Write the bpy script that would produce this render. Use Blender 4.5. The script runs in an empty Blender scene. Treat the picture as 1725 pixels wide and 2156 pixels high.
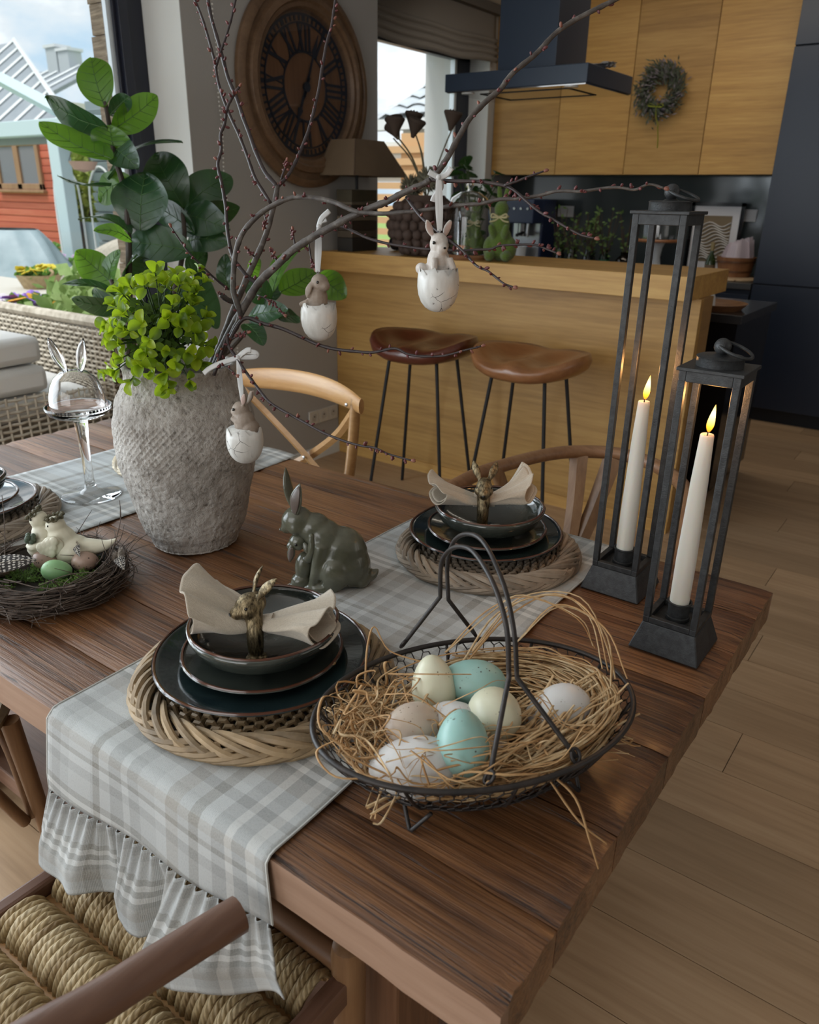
import bpy, bmesh, math, random
from math import sin, cos, pi, radians as rad, sqrt, atan2, hypot
from mathutils import Vector, Matrix, Euler, noise as mnoise
rng = random.Random(7)
S = bpy.context.scene
COL = S.collection
# ------------------------------------------------------------------ camera
cd = bpy.data.cameras.new('camera'); cam = bpy.data.objects.new('camera', cd); COL.objects.link(cam)
cd.sensor_fit = 'HORIZONTAL'; cd.sensor_width = 36; cd.lens = 33.934
cd.clip_start = .02; cd.clip_end = 300
_p, _r, _y = rad(22.3423), rad(.9173), rad(36.0271)
f0 = Vector((-sin(_y), cos(_y), 0)); r0 = Vector((cos(_y), sin(_y), 0)); u0 = Vector((0, 0, 1))
fw = f0*cos(_p)-u0*sin(_p); up = u0*cos(_p)+f0*sin(_p)
rt = r0*cos(_r)+up*sin(_r); uu = up*cos(_r)-r0*sin(_r)
cam.matrix_world = Matrix(((rt.x, uu.x, -fw.x, 0), (rt.y, uu.y, -fw.y, 0), (rt.z, uu.z, -fw.z, 1.44), (0, 0, 0, 1)))
S.camera = cam
cd.dof.use_dof = True; cd.dof.focus_distance = 1.3; cd.dof.aperture_fstop = 8.5
# ------------------------------------------------------------------ world, lights, exposure
vs = S.view_settings
vs.view_transform = 'Standard'; vs.look = 'None'; vs.gamma = 1; vs.use_curve_mapping = False; vs.exposure = 0.0
SKY = 1.9
W = bpy.data.worlds.new('sky'); S.world = W; W.use_nodes = True
wn = W.node_tree; wn.nodes.clear()
def wnode(t, **k):
    n = wn.nodes.new(t)
    for a, b in k.items(): setattr(n, a, b)
    return n
_tc = wnode('ShaderNodeTexCoord'); _mp = wnode('ShaderNodeMapping'); _mp.inputs['Scale'].default_value = (1.6, 1.6, 3.4)
_nz = wnode('ShaderNodeTexNoise'); _nz.inputs['Scale'].default_value = 1.7; _nz.inputs['Detail'].default_value = 7; _nz.inputs['Roughness'].default_value = .55
_cr = wnode('ShaderNodeValToRGB'); _cr.color_ramp.elements[0].position = .34; _cr.color_ramp.elements[0].color = (.27, .40, .51, 1)
_cr.color_ramp.elements[1].position = .56; _cr.color_ramp.elements[1].color = (.80, .83, .85, 1)
_e = _cr.color_ramp.elements.new(.45); _e.color = (.46, .51, .54, 1)
_bg = wnode('ShaderNodeBackground'); _bg.inputs['Strength'].default_value = SKY; _wo = wnode('ShaderNodeOutputWorld')
for a, b in ((_tc.outputs['Generated'], _mp.inputs['Vector']), (_mp.outputs[0], _nz.inputs['Vector']), (_nz.outputs['Fac'], _cr.inputs[0]), (_cr.outputs[0], _bg.inputs['Color']), (_bg.outputs[0], _wo.inputs[0])): wn.links.new(a, b)
def area(name, loc, direction, sx, sy, power, color=(1, 1, 1), spread=180):
    l = bpy.data.lights.new(name, 'AREA'); l.shape = 'RECTANGLE'; l.size = sx; l.size_y = sy; l.energy = power; l.color = color; l.spread = rad(spread)
    o = bpy.data.objects.new(name, l); COL.objects.link(o); o.location = loc
    o.rotation_euler = Vector(direction).to_track_quat('-Z', 'Y').to_euler(); return o
# daylight through the glazing that lies outside the frame: the rest of the sliding window on the left; after it, added fill lights
area('daylight_side_window', (-3.12, -.45, 1.25), (1, 0, -.12), 3.0, 2.2, 120, (.82, .92, 1))
area('rear_fill', (-.9, -2.9, 1.5), (.0, 1, -.12), 3.0, 1.9, 38, (1, .97, .94))  # area light added behind the viewer as fill for the front faces
area('right_fill', (3.35, 2.4, 1.6), (-1, 0, -.35), 2.6, 1.7, 12, (1, .95, .88))  # added fill towards the floor; the right wall has no window
area('kitchen_fill', (-1.9, 4.9, 2.72), (0, .35, -1), 2.2, .5, 14, (1, .90, .76))  # unseen area light, added to brighten the upper cabinets and worktop
sl = bpy.data.lights.new('sun', 'SUN'); sl.energy = 2.6; sl.angle = rad(20); sl.color = (1, .98, .94)
so = bpy.data.objects.new('sun', sl); COL.objects.link(so); so.rotation_euler = Vector((.10, .5, -1)).to_track_quat('-Z', 'Y').to_euler()
# ------------------------------------------------------------------ mesh helpers
def V(*a): return Vector(a[0]) if len(a) == 1 else Vector(a)
def crv(P, n=6, closed=False):
    P = [Vector(p) for p in P]; N = len(P); out = []
    if N < 3 and not closed: return [P[0].lerp(P[-1], i/n) for i in range(n+1)]
    for i in range(N if closed else N-1):
        p0 = P[(i-1) % N] if closed or i > 0 else P[0]*2-P[1]
        p1 = P[i]; p2 = P[(i+1) % N]
        p3 = P[(i+2) % N] if closed or i < N-2 else P[-1]*2-P[-2]
        for k in range(n):
            t = k/n
            out.append(.5*((2*p1)+(p2-p0)*t+(2*p0-5*p1+4*p2-p3)*t*t+(3*p1-p0-3*p2+p3)*t**3))
    if not closed: out.append(P[-1])
    return out
class M:
    def __init__(s): s.v = []; s.f = []; s.uv = None
    def add(s, vs_, fs):
        k = len(s.v); s.v += [tuple(v) for v in vs_]; s.f += [tuple(i+k for i in f) for f in fs]; return s
    def box(s, c, d, rot=None, top=None):
        x, y, z = d[0]/2, d[1]/2, d[2]/2; tx, ty = top if top else (x, y)
        P = [V(-x, -y, -z), V(x, -y, -z), V(x, y, -z), V(-x, y, -z), V(-tx, -ty, z), V(tx, -ty, z), V(tx, ty, z), V(-tx, ty, z)]
        if rot is not None:
            R = Euler(rot).to_matrix() if not isinstance(rot, Matrix) else rot
            P = [R @ p for p in P]
        return s.add([p+V(c) for p in P], [(3, 2, 1, 0), (4, 5, 6, 7), (0, 1, 5, 4), (1, 2, 6, 5), (2, 3, 7, 6), (3, 0, 4, 7)])
    def bb(s, a, b):
        a, b = V(a), V(b); return s.box((a+b)/2, b-a)
    def tube(s, P, r, seg=8, closed=False, caps=True, flat=None, up=None, twist=0):
        P = [Vector(p) for p in P]; n = len(P)
        R = list(r) if isinstance(r, (list, tuple)) else [r]*n
        if len(R) == 2 and n != 2: R = [R[0]+(R[1]-R[0])*i/(n-1) for i in range(n)]
        T = []
        for i in range(n):
            a = P[(i-1) % n] if closed or i > 0 else P[i]; b = P[(i+1) % n] if closed or i < n-1 else P[i]
            d = b-a; T.append(d.normalized() if d.length > 1e-9 else V(0, 0, 1))
        N = Vector(up) if up is not None else (V(0, 0, 1) if abs(T[0].z) < .9 else V(1, 0, 0))
        base = len(s.v); fy = flat if flat else 1
        for i in range(n):
            N = N-T[i]*N.dot(T[i])
            if N.length < 1e-6: N = T[i].orthogonal()
            N.normalize(); B = T[i].cross(N); tw = twist*i
            for k in range(seg):
                a = 2*pi*k/seg+tw
                s.v.append(tuple(P[i]+(B*cos(a)+N*sin(a)*fy)*R[i]))
        m = n if closed else n-1
        for i in range(m):
            j = (i+1) % n
            for k in range(seg):
                l = (k+1) % seg
                s.f.append((base+i*seg+k, base+i*seg+l, base+j*seg+l, base+j*seg+k))
        if caps and not closed:
            s.f.append(tuple(base+k for k in range(seg-1, -1, -1))); s.f.append(tuple(base+(n-1)*seg+k for k in range(seg)))
        return s
    def lathe(s, prof, seg=32, c=(0, 0, 0), wob=None, close=False):
        base = len(s.v); c = V(c)
        for j, (r, z) in enumerate(prof):
            for k in range(seg):
                a = 2*pi*k/seg; q = wob(a, r, z) if wob else (r, z)
                s.v.append((c.x+q[0]*cos(a), c.y+q[0]*sin(a), c.z+q[1]))
        n = len(prof)
        for j in range(n if close else n-1):
            jj = (j+1) % n
            for k in range(seg):
                l = (k+1) % seg
                s.f.append((base+j*seg+k, base+j*seg+l, base+jj*seg+l, base+jj*seg+k))
        if not close:
            if prof[0][0] > 1e-6: s.f.append(tuple(base+k for k in range(seg-1, -1, -1)))
            if prof[-1][0] > 1e-6: s.f.append(tuple(base+(n-1)*seg+k for k in range(seg)))
        return s
    def ell(s, c, r, rot=None, seg=14, rings=9, sx=None):
        R = Euler(rot).to_matrix() if rot is not None and not isinstance(rot, Matrix) else rot
        vs_ = []; r = (r, r, r) if not isinstance(r, (tuple, list)) else r
        for j in range(rings+1):
            t = pi*j/rings
            for k in range(seg):
                a = 2*pi*k/seg; p = V(r[0]*sin(t)*cos(a), r[1]*sin(t)*sin(a), r[2]*cos(t))
                if R is not None: p = R @ p
                vs_.append(p+V(c))
        fs = []
        for j in range(rings):
            for k in range(seg):
                l = (k+1) % seg; q = [j*seg+k, (j+1)*seg+k, (j+1)*seg+l, j*seg+l]
                if j == 0: q = [q[0], q[1], q[2]]
                elif j == rings-1: q = [q[0], q[1], q[3]]
                fs.append(tuple(q))
        return s.add(vs_, fs)
    def grid(s, fn, nu, nv, uv=None, closeu=False):
        base = len(s.v)
        for i in range(nu+1):
            for j in range(nv+1): s.v.append(tuple(fn(i/nu, j/nv)))
        if uv:
            if s.uv is None: s.uv = {}
            for i in range(nu+1):
                for j in range(nv+1): s.uv[base+i*(nv+1)+j] = uv(i/nu, j/nv)
        for i in range(nu):
            for j in range(nv):
                a = base+i*(nv+1)+j; s.f.append((a, a+nv+1, a+nv+2, a+1))
        return s
    def prism(s, poly, d, o=(0, 0, 0), ax='z'):
        n = len(poly); o = V(o)
        def mp(p, h): return {'z': V(p[0], p[1], h), 'y': V(p[0], h, p[1]), 'x': V(h, p[0], p[1])}[ax]+o
        return s.add([mp(p, 0) for p in poly]+[mp(p, d) for p in poly], [tuple(range(n-1, -1, -1)), tuple(range(n, 2*n))]+[(i, (i+1) % n, n+(i+1) % n, n+i) for i in range(n)])
    def mesh(s, name, off=None):
        me = bpy.data.meshes.new(name)
        vv = [(a[0]-off[0], a[1]-off[1], a[2]-off[2]) for a in s.v] if off is not None else s.v
        me.from_pydata(vv, [], s.f)
        if s.uv:
            ul = me.uv_layers.new(name='UVMap')
            for lp in me.loops: ul.data[lp.index].uv = s.uv.get(lp.vertex_index, (0, 0))
        bm = bmesh.new(); bm.from_mesh(me); bmesh.ops.recalc_face_normals(bm, faces=bm.faces); bm.to_mesh(me); bm.free()
        return me
    def obj(s, name, mat, parent=None, smooth=True, world=False, bevel=0, sub=0, solid=0, ang=40):
        off = parent.location if (world and parent is not None) else None
        me = s.mesh(name, off)
        o = bpy.data.objects.new(name, me); COL.objects.link(o)
        if mat is not None: me.materials.append(mat)
        if smooth:
            me.polygons.foreach_set('use_smooth', [True]*len(me.polygons))
            if ang < 180:
                try: me.set_sharp_from_angle(angle=rad(ang))
                except Exception: pass
        if solid:
            m = o.modifiers.new('s', 'SOLIDIFY'); m.thickness = solid; m.offset = 0
        if bevel:
            m = o.modifiers.new('b', 'BEVEL'); m.width = bevel; m.segments = 2; m.limit_method = 'ANGLE'; m.angle_limit = rad(50)
        if sub:
            m = o.modifiers.new('u', 'SUBSURF'); m.levels = sub; m.render_levels = sub
        if parent is not None: o.parent = parent
        return o
def tag(o, label=None, cat=None, group=None, kind=None):
    if label: o['label'] = label
    if cat: o['category'] = cat
    if group: o['group'] = group
    if kind: o['kind'] = kind
    return o
def thing(name, label, cat, loc=(0, 0, 0), rz=0, group=None):
    o = bpy.data.objects.new(name, None); COL.objects.link(o); o.location = loc; o.rotation_euler = (0, 0, rz); o.empty_display_size = .05
    return tag(o, label, cat, group)
def struct(name, m, mat, **k):
    o = m.obj(name, mat, **k); o['kind'] = 'structure'; return o
def stuff(o): o['kind'] = 'stuff'; return o
def dup1(o, parent=None, name=None):
    c = o.copy(); COL.objects.link(c)
    if parent is not None: c.parent = parent
    return c
def dup(root, label, loc=None, rz=None, group=None):
    def rec(o, par):
        c = o.copy(); COL.objects.link(c)
        if par is not None: c.parent = par
        for ch in list(kids.get(o.name, ())): rec(ch, c)
        return c
    kids = {}
    for o in bpy.data.objects:
        if o.parent is not None: kids.setdefault(o.parent.name, []).append(o)
    r = rec(root, None); r['label'] = label
    if loc is not None: r.location = loc
    if rz is not None: r.rotation_euler = (0, 0, rz)
    if group: r['group'] = group
    return r
def inst(mesh, name, parent, loc, rot=(0, 0, 0), sc=1, mat=None):
    o = bpy.data.objects.new(name, mesh); COL.objects.link(o); o.parent = parent
    o.location = loc
    if isinstance(rot, Matrix): o.rotation_euler = rot.to_euler()
    else: o.rotation_euler = rot
    o.scale = (sc, sc, sc) if not isinstance(sc, (tuple, list)) else sc
    return o
def shade(me, ang=180):
    me.polygons.foreach_set('use_smooth', [True]*len(me.polygons)); return me
def fig(m, voxel, smooth, name, mat, parent=None, world=False):
    """melt overlapping shapes into one continuous body"""
    off = parent.location if (world and parent is not None) else None
    me = m.mesh('tmp', off); o = bpy.data.objects.new('tmp', me); COL.objects.link(o)
    a = o.modifiers.new('r', 'REMESH'); a.mode = 'VOXEL'; a.voxel_size = voxel
    b = o.modifiers.new('s', 'SMOOTH'); b.factor = .5; b.iterations = smooth
    dg = bpy.context.evaluated_depsgraph_get(); ev = o.evaluated_get(dg)
    nm = bpy.data.meshes.new_from_object(ev); bpy.data.objects.remove(o); bpy.data.meshes.remove(me)
    nm.name = name; nm.materials.clear(); nm.materials.append(mat); shade(nm)
    r = bpy.data.objects.new(name, nm); COL.objects.link(r)
    if parent is not None: r.parent = parent
    return r
# ------------------------------------------------------------------ materials
MC = {}
class NT:
    def __init__(s, name):
        s.m = bpy.data.materials.new(name); s.m.use_nodes = True; s.t = s.m.node_tree; s.b = s.t.nodes['Principled BSDF']; s.out = s.t.nodes['Material Output']
    def n(s, typ, ins=None, out=0, **at):
        d = s.t.nodes.new('ShaderNode'+typ)
        for a, b in at.items(): setattr(d, a, b)
        for k, v in (ins or {}).items(): s.set(d, k, v)
        d_out = d.outputs[out]; return d_out
    def set(s, d, k, v):
        i = d.inputs[k]
        if isinstance(v, bpy.types.NodeSocket): s.t.links.new(v, i)
        elif isinstance(v, (tuple, list)) and len(v) == 3 and i.type == 'RGBA': i.default_value = (*v, 1)
        else: i.default_value = v
    def p(s, **k):
        for a, v in k.items(): s.set(s.b, a.replace('_', ' '), v)
        return s
    def co(s, scale=(1, 1, 1), kind='Object', loc=(0, 0, 0), rot=(0, 0, 0), rnd=False):
        c = s.n('TexCoord', out={'Generated': 0, 'Normal': 1, 'UV': 2, 'Object': 3}[kind])
        if rnd:
            r = s.n('ObjectInfo', out='Random'); q = s.n('Math', {0: r, 1: 37.0}, operation='MULTIPLY')
            cx = s.n('CombineXYZ', {0: q, 1: q, 2: q}); c = s.n('VectorMath', {0: c, 1: cx}, operation='ADD')
        return s.n('Mapping', {'Vector': c, 'Scale': scale, 'Location': loc, 'Rotation': rot})
    def noise(s, v, scale=5, detail=4, rough=.5, dist=0, out='Fac'): return s.n('TexNoise', {'Vector': v, 'Scale': scale, 'Detail': detail, 'Roughness': rough, 'Distortion': dist}, out=out)
    def ramp(s, fac, stops, mode='LINEAR'):
        d = s.t.nodes.new('ShaderNodeValToRGB'); r = d.color_ramp; r.interpolation = mode
        while len(r.elements) < len(stops): r.elements.new(.5)
        for e, (p_, c) in zip(r.elements, stops):
            e.position = p_; e.color = (*c, 1) if isinstance(c, (tuple, list)) else (c, c, c, 1)
        s.t.links.new(fac, d.inputs[0]); return d.outputs[0]
    def mix(s, f, a, b, mode='MIX'): 
        d = s.t.nodes.new('ShaderNodeMix'); d.data_type = 'RGBA'; d.blend_type = mode
        s.set(d, 0, f); s.set(d, 6, a); s.set(d, 7, b); return d.outputs[2]
    def math(s, op, a, b=0, c=0): return s.n('Math', {0: a, 1: b, 2: c}, operation=op)
    def bump(s, h, dist=.002, strength=1, normal=None):
        i = {'Height': h, 'Distance': dist, 'Strength': strength}
        if normal is not None: i['Normal'] = normal
        return s.n('Bump', i)
def plain(name, col, rough=.5, metal=0, col2=None, vs=12, bump=0, bs=60, coat=0, spec=.5, sheen=0, rnd=False, trans=0, emit=0, var=.5):
    if name in MC: return MC[name]
    a = NT(name); a.p(Roughness=rough, Metallic=metal); a.b.inputs['Specular IOR Level'].default_value = spec
    c = col
    if col2:
        nz = a.noise(a.co((1, 1, 1), rnd=rnd), vs, 5, .6); c = a.ramp(nz, [(.5-var*.5, col), (.5+var*.5, col2)])
    a.p(Base_Color=c)
    if coat: a.p(Coat_Weight=coat, Coat_Roughness=.08)
    if sheen: a.p(Sheen_Weight=sheen)
    if bump: a.p(Normal=a.bump(a.noise(a.co(rnd=rnd), bs, 4, .6), bump))
    if emit: a.p(Emission_Color=col, Emission_Strength=emit)
    if trans:
        tr = a.n('BsdfTranslucent', {'Color': c}); mx = a.n('MixShader', {0: trans, 1: a.b.outputs[0], 2: tr}); a.t.links.new(mx, a.out.inputs[0])
    MC[name] = a.m; return a.m
def wood(name, dark, mid, light, axis='x', sc=1.0, rough=.5, bump=.0015, rnd=True, fine=1.0, coat=0, contrast=.28):
    if name in MC: return MC[name]
    a = NT(name); k = {'x': (.06, 1, 1), 'y': (1, .06, 1), 'z': (1, 1, .06)}[axis]
    v = a.co(tuple(q*14*sc for q in k), rnd=rnd)
    n1 = a.noise(v, 1.0, 6, .62, .9); n2 = a.noise(a.co(tuple(q*90*sc for q in k), rnd=rnd), 1, 3, .6)
    v3 = a.co(tuple(q*3*sc for q in k), rnd=rnd); n3 = a.noise(v3, 1, 3, .5, .4)
    g = a.math('ADD', a.math('MULTIPLY', n1, .62), a.math('MULTIPLY', n2, .38*fine))
    g = a.math('ADD', g, a.math('MULTIPLY', a.math('SUBTRACT', n3, .5), .35))
    c = a.ramp(g, [(.5-contrast, dark), (.5, mid), (.5+contrast, light)])
    rv = a.n('ObjectInfo', out='Random'); hsv = a.n('HueSaturation', {'Color': c, 'Value': a.math('ADD', a.math('MULTIPLY', rv, .3), .85)})
    a.p(Base_Color=hsv, Roughness=rough)
    if coat: a.p(Coat_Weight=coat, Coat_Roughness=.15)
    if bump: a.p(Normal=a.bump(g, bump))
    MC[name] = a.m; return a.m
def glassy(name, col=(1, 1, 1), rough=0, ior=1.45):
    if name in MC: return MC[name]
    a = NT(name); a.p(Base_Color=col, Roughness=rough, IOR=ior, Transmission_Weight=1.0); MC[name] = a.m; return a.m
def thin_glass(name, col=(1, 1, 1), refl=.07):
    """a flat pane: mostly clear, with a mirror reflection that grows at grazing angles"""
    if name in MC: return MC[name]
    a = NT(name); fr = a.math('ADD', a.math('MULTIPLY', a.math('POWER', a.n('LayerWeight', {'Blend': .5}, out=1), 4.0), .55), .035); tr = a.n('BsdfTransparent', {'Color': col}); gl = a.n('BsdfGlossy', {'Roughness': .02})
    a.t.links.new(a.n('MixShader', {0: fr, 1: tr, 2: gl}), a.out.inputs[0]); MC[name] = a.m; return a.m
# ------------------------------------------------------------------ shared materials
wall_paint = plain('wall_paint', (.40, .39, .375), .85, bump=.0006, bs=140)
reveal_paint = plain('reveal_paint', (.72, .75, .75), .8, bump=.0006, bs=140)
ceil_paint = plain('ceiling_paint', (.7, .69, .67), .9)
navy = plain('navy_lacquer', (.012, .020, .040), .38, bump=.0002, bs=300)
navy_metal = plain('navy_metal', (.028, .045, .075), .32, bump=.0002, bs=300)
frame_navy = plain('window_frame_navy', (.012, .015, .028), .35)
black = plain('black_gloss', (.006, .006, .008), .12)
blackmatt = plain('black_matt', (.008, .008, .009), .6)
alu = plain('aluminium', (.75, .82, .88), .35, .6)
oak = wood('oak_veneer', (.30, .155, .042), (.47, .265, .075), (.60, .37, .12), 'x', .8, .5, .0003, contrast=.22)
oak_end = wood('oak_end', (.20, .11, .04), (.30, .17, .06), (.38, .23, .09), 'y', .8, .5, .0003)
floor_wood = wood('floor_oak', (.26, .160, .085), (.43, .285, .165), (.55, .385, .24), 'x', .7, .45, .0004, contrast=.3)
table_wood = None
pane = thin_glass('window_pane')
clear = glassy('clear_glass')
white_fabric = plain('white_cushion', (.78, .79, .78), .9, bump=.001, bs=90)
dark_glass = plain('splashback_glass', (.055, .068, .072), .10)
# ------------------------------------------------------------------ floor
t = M().bb((-4.0, -3.2, -.12), (3.6, 6.4, -.012)).obj('floor', plain('subfloor', (.03, .02, .012), .9), smooth=False); t['kind'] = 'structure'
PW, PL = .205, 1.32
pm = M().box((0, 0, 0), (PL-.0022, PW-.0022, .012)).mesh('plank'); pm.materials.append(floor_wood)
row = 0; y = 1.25-PW*20
while y < 6.3:
    off = (row*.47) % PL; x = -4.0-off+(.30 if 1.0 < y < 1.4 else 0)
    while x < 2.4:
        near = not (x > 1.3 or y < -.9)
        if near:
            o = inst(pm, 'plank', t, (x+PL/2, y+PW/2, -.006))
        x += PL
    y += PW; row += 1
struct('floor_far', M().bb((1.3, -3.2, -.012), (3.6, 6.4, 0)).bb((-4, -3.2, -.012), (1.3, -.9, 0)), floor_wood, smooth=False)
# ------------------------------------------------------------------ walls
XW, YR, YE, XK, YB, H = -2.98, 2.435, 3.738, -3.56, 6.30, 2.75
struct('wall_left', M().bb((-3.58, YR, 0), (XW, YE, H)).bb((-3.58, -3.2, 2.55), (XW, YR, H)).bb((-3.58, -3.2, 0), (XW, -2.0, 2.55)), wall_paint, smooth=False)
struct('wall_kitchen', M().bb((-4.05, YE-.1, 0), (XK, 5.86, 1.02)).bb((-4.05, YE-.1, 2.47), (XK, 5.86, H)).bb((-4.05, 5.86, 0), (XK, YB, H)).bb((-4.05, YE-.1, 1.02), (XK, YE+.25, 2.47)), wall_paint, smooth=False)
struct('wall_back', M().bb((-4.05, YB, 0), (3.6, YB+.2, H)), wall_paint, smooth=False)
struct('wall_right', M().bb((3.5, -3.2, 0), (3.7, YB, H)), wall_paint, smooth=False)
struct('wall_front', M().bb((-4.0, -3.3, 0), (-2.5, -3.1, H)).bb((.7, -3.3, 0), (3.6, -3.1, H)).bb((-2.5, -3.3, 0), (.7, -3.1, .5)).bb((-2.5, -3.3, 2.5), (.7, -3.1, H)), wall_paint, smooth=False)
struct('ceiling', M().bb((-4.05, -3.3, H), (3.7, 6.5, H+.15)), ceil_paint, smooth=False)
# painted reveal of the sliding window (far jamb) and its dark frame
struct('trim_1', M().bb((-3.225, YR-.004, 0), (XW+.001, YR, 2.55)), reveal_paint, smooth=False)
w1 = M(); w1.bb((-3.30, 2.285, 0), (-3.225, YR-.004, 2.55)).bb((-3.285, 2.30, 0), (-3.205, 2.345, 2.55)).bb((-3.30, -2.0, 2.45), (-3.225, YR, 2.55)).bb((-3.30, -2.0, 0), (-3.225, YR, .07)).bb((-3.30, -.3, 0), (-3.225, -.18, 2.5))
w1o = struct('window_1', w1, frame_navy, smooth=False, bevel=.004)
M().bb((-3.262, 2.262, .07), (-3.238, 2.286, 2.45)).obj('glazing_bead', alu, w1o, smooth=False)
M().bb((-3.272, 2.272, .07), (-3.268, 2.280, 2.45)).bb((-3.256, -2.0, .07), (-3.250, 2.284, 2.45)).obj('pane', pane, w1o, smooth=False)
# ribbed stone blocks on the outer reveal
stone = NT('ribbed_stone'); _v = stone.co((1, 1, 1)); _n = stone.noise(stone.co((6, 6, 60)), 1.2, 4, .6, .6)
stone.p(Base_Color=stone.ramp(_n, [(.3, (.22, .17, .12)), (.7, (.52, .43, .33))]), Roughness=.9, Normal=stone.bump(_n, .02)); stone = stone.m
ow = M().bb((-3.575, YR+.0, 0), (-3.30, YR+.012, 2.75)).obj('trim_2', plain('mortar', (.4, .38, .35), .95), smooth=False); ow['kind'] = 'structure'
sb = M().box((0, 0, 0), (.27, .03, .118)).mesh('stone_block'); sb.materials.append(stone)
for i in range(23): inst(sb, 'stone_block', ow, (-3.44+(.006 if i % 2 else -.004), YR-.012, .06+i*.1225))
# kitchen window
k2 = M(); k2.bb((-3.80, 5.69, 1.02), (-3.74, 5.86, 2.47)).bb((-3.80, YE+.25, 2.40), (-3.74, 5.86, 2.47)).bb((-3.80, YE+.25, 1.02), (-3.74, 5.86, 1.07)).bb((-3.80, YE+.25, 1.02), (-3.74, YE+.33, 2.47))
k2o = struct('window_2', k2, frame_navy, smooth=False, bevel=.004)
M().bb((-3.79, 5.655, 1.07), (-3.75, 5.692, 2.40)).obj('glazing_bead', alu, k2o, smooth=False)
M().bb((-3.775, YE+.3, 1.06), (-3.769, 5.67, 2.41)).obj('pane', pane, k2o, smooth=False)
struct('trim_3', M().bb((-3.745, 5.856, 1.02), (XK+.001, 5.861, 2.47)).bb((-4.05, 5.69, 1.0), (-3.80, 5.70, 2.5)), reveal_paint, smooth=False)
# roman shade with gathered folds at its lower edge
lin = plain('shade_linen', (.20, .185, .17), .95, bump=.0008, bs=200)
def shade_f(u, v):
    y = 3.76+u*2.08; sag = .035*sin(pi*u)*v*v
    fold = .022*(abs(sin(v*pi*9+sin(u*7)*.25)) if v > .55 else 0)
    return (XK+.045+fold+.02*v*v, y, 2.74-.36*v-sag-.006*sin(u*19)*v)
rs = thing('roman_shade', 'gathered grey linen roman shade drawn up over the kitchen window', 'blind', (XK+.05, 4.8, 2.4))
M().grid(shade_f, 40, 60).obj('shade_cloth', lin, rs, world=True, ang=180, solid=.004)
M().bb((XK+.002, 3.75, 2.69), (XK+.10, 5.86, 2.745)).obj('headrail', plain('shade_rail', (.12, .11, .10), .8), rs, world=True, smooth=False)
# bead chain of the roller blind beside the clock
ch = M()
for i in range(118):
    z = 2.7-i*.0175
    ch.ell((XW+.014, 2.60+.004*sin(i*.35), z), .0042, seg=6, rings=4)
tag(ch.obj('bead_chain', plain('chain_plastic', (.62, .61, .58), .5)), 'thin white bead chain hanging down the grey wall left of the round clock', 'chain')
struct('baseboard_left', M().bb((XW, YR, 0), (XW+.012, 3.36, .07)), reveal_paint, smooth=False)
# triple socket low on the wall
sk = thing('wall_socket', 'white triple power socket low on the grey wall behind the cross-back chair', 'socket', (XW, 3.225, .25))
cream = plain('socket_plastic', (.58, .55, .49), .4)
for i in range(3):
    yy = (i-1)*.081
    f = M().box((.005, yy, 0), (.010, .079, .08)).obj('socket_plate', cream, sk, bevel=.003)
    M().lathe([(.021, 0), (.021, .002), (.017, -.006), (0, -.006)], 20).obj('socket_cup', plain('socket_cup', (.5, .47, .42), .4), f).matrix_local = Matrix.Translation((.011, yy, 0)) @ Matrix.Rotation(pi/2, 4, 'Y')
    M().tube([(.010, yy, .006), (.014, yy, .006)], .004, 8).obj('contact_hole', blackmatt, f)
# ------------------------------------------------------------------ outside: terrace, lawn, neighbouring houses
paving = plain('terrace_paving', (.55, .54, .50), .9, col2=(.42, .41, .38), vs=5)
lawn = plain('lawn', (.18, .30, .06), 1, col2=(.30, .42, .12), vs=30)
struct('ground', M().bb((-60, -30, -.3), (-12, 60, -.05)), lawn, smooth=False)
struct('terrace', M().bb((-12, -30, -.3), (-3.58, 30, -.03)), paving, smooth=False)
redclad = wood('red_cladding', (.30, .055, .03), (.44, .095, .055), (.52, .16, .10), 'x', .5, .7, .001)
blueg = plain('pale_blue_paint', (.48, .60, .63), .6)
shed = thing('garden_shed', 'red clad garden shed with a brown framed window behind the pergola post', 'shed', (-15.5, 8.4, 0))
for i in range(19): M().box((0, -.4+(.008 if i % 2 else 0), .09+i*.118), (4.2, .05, .112)).obj('cladding_board', redclad, shed, smooth=False, bevel=.01)
M().bb((-2.1, -.38, 0), (2.1, -.08, 2.3)).obj('shed_body', redclad, shed, smooth=False)
brownf = wood('shed_window_wood', (.20, .10, .05), (.32, .17, .09), (.42, .25, .14), 'z', 1, .6, .001)
wf = M(); wx0, wx1, wz0, wz1 = .28, 1.74, 1.42, 2.22
wf.bb((wx0, -.47, wz0), (wx0+.1, -.4, wz1)).bb((wx1-.1, -.47, wz0), (wx1, -.4, wz1)).bb((wx0, -.47, wz0), (wx1, -.4, wz0+.1)).bb((wx0, -.47, wz1-.1), (wx1, -.4, wz1)).bb((.93, -.47, wz0), (1.09, -.4, wz1)).bb((wx0-.05, -.5, wz0-.05), (wx1+.05, -.4, wz0))
wfo = wf.obj('window_frame', brownf, shed, smooth=False, bevel=.01)
for a, b in ((.38, .93), (1.09, 1.64)): M().bb((a, -.44, wz0+.1), (b, -.43, wz1-.1)).obj('pane', plain('shed_glass', (.16, .15, .16), .1), wfo, smooth=False)
perg = thing('pergola', 'pale blue timber pergola frame standing before the red shed', 'pergola', (-9.9, 6, 0))
M().bb((-.115, -.08, 0), (.115, .08, 2.1)).obj('post', blueg, perg, smooth=False, bevel=.01)
M().bb((-4.6, -.1, 2.06), (1.0, .1, 2.24)).obj('beam', blueg, perg, smooth=False, bevel=.01)
M().tube([(-1.2, .05, 2.75), (.9, .05, 2.05)], .09, 4).obj('rafter', blueg, perg, smooth=False)
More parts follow.
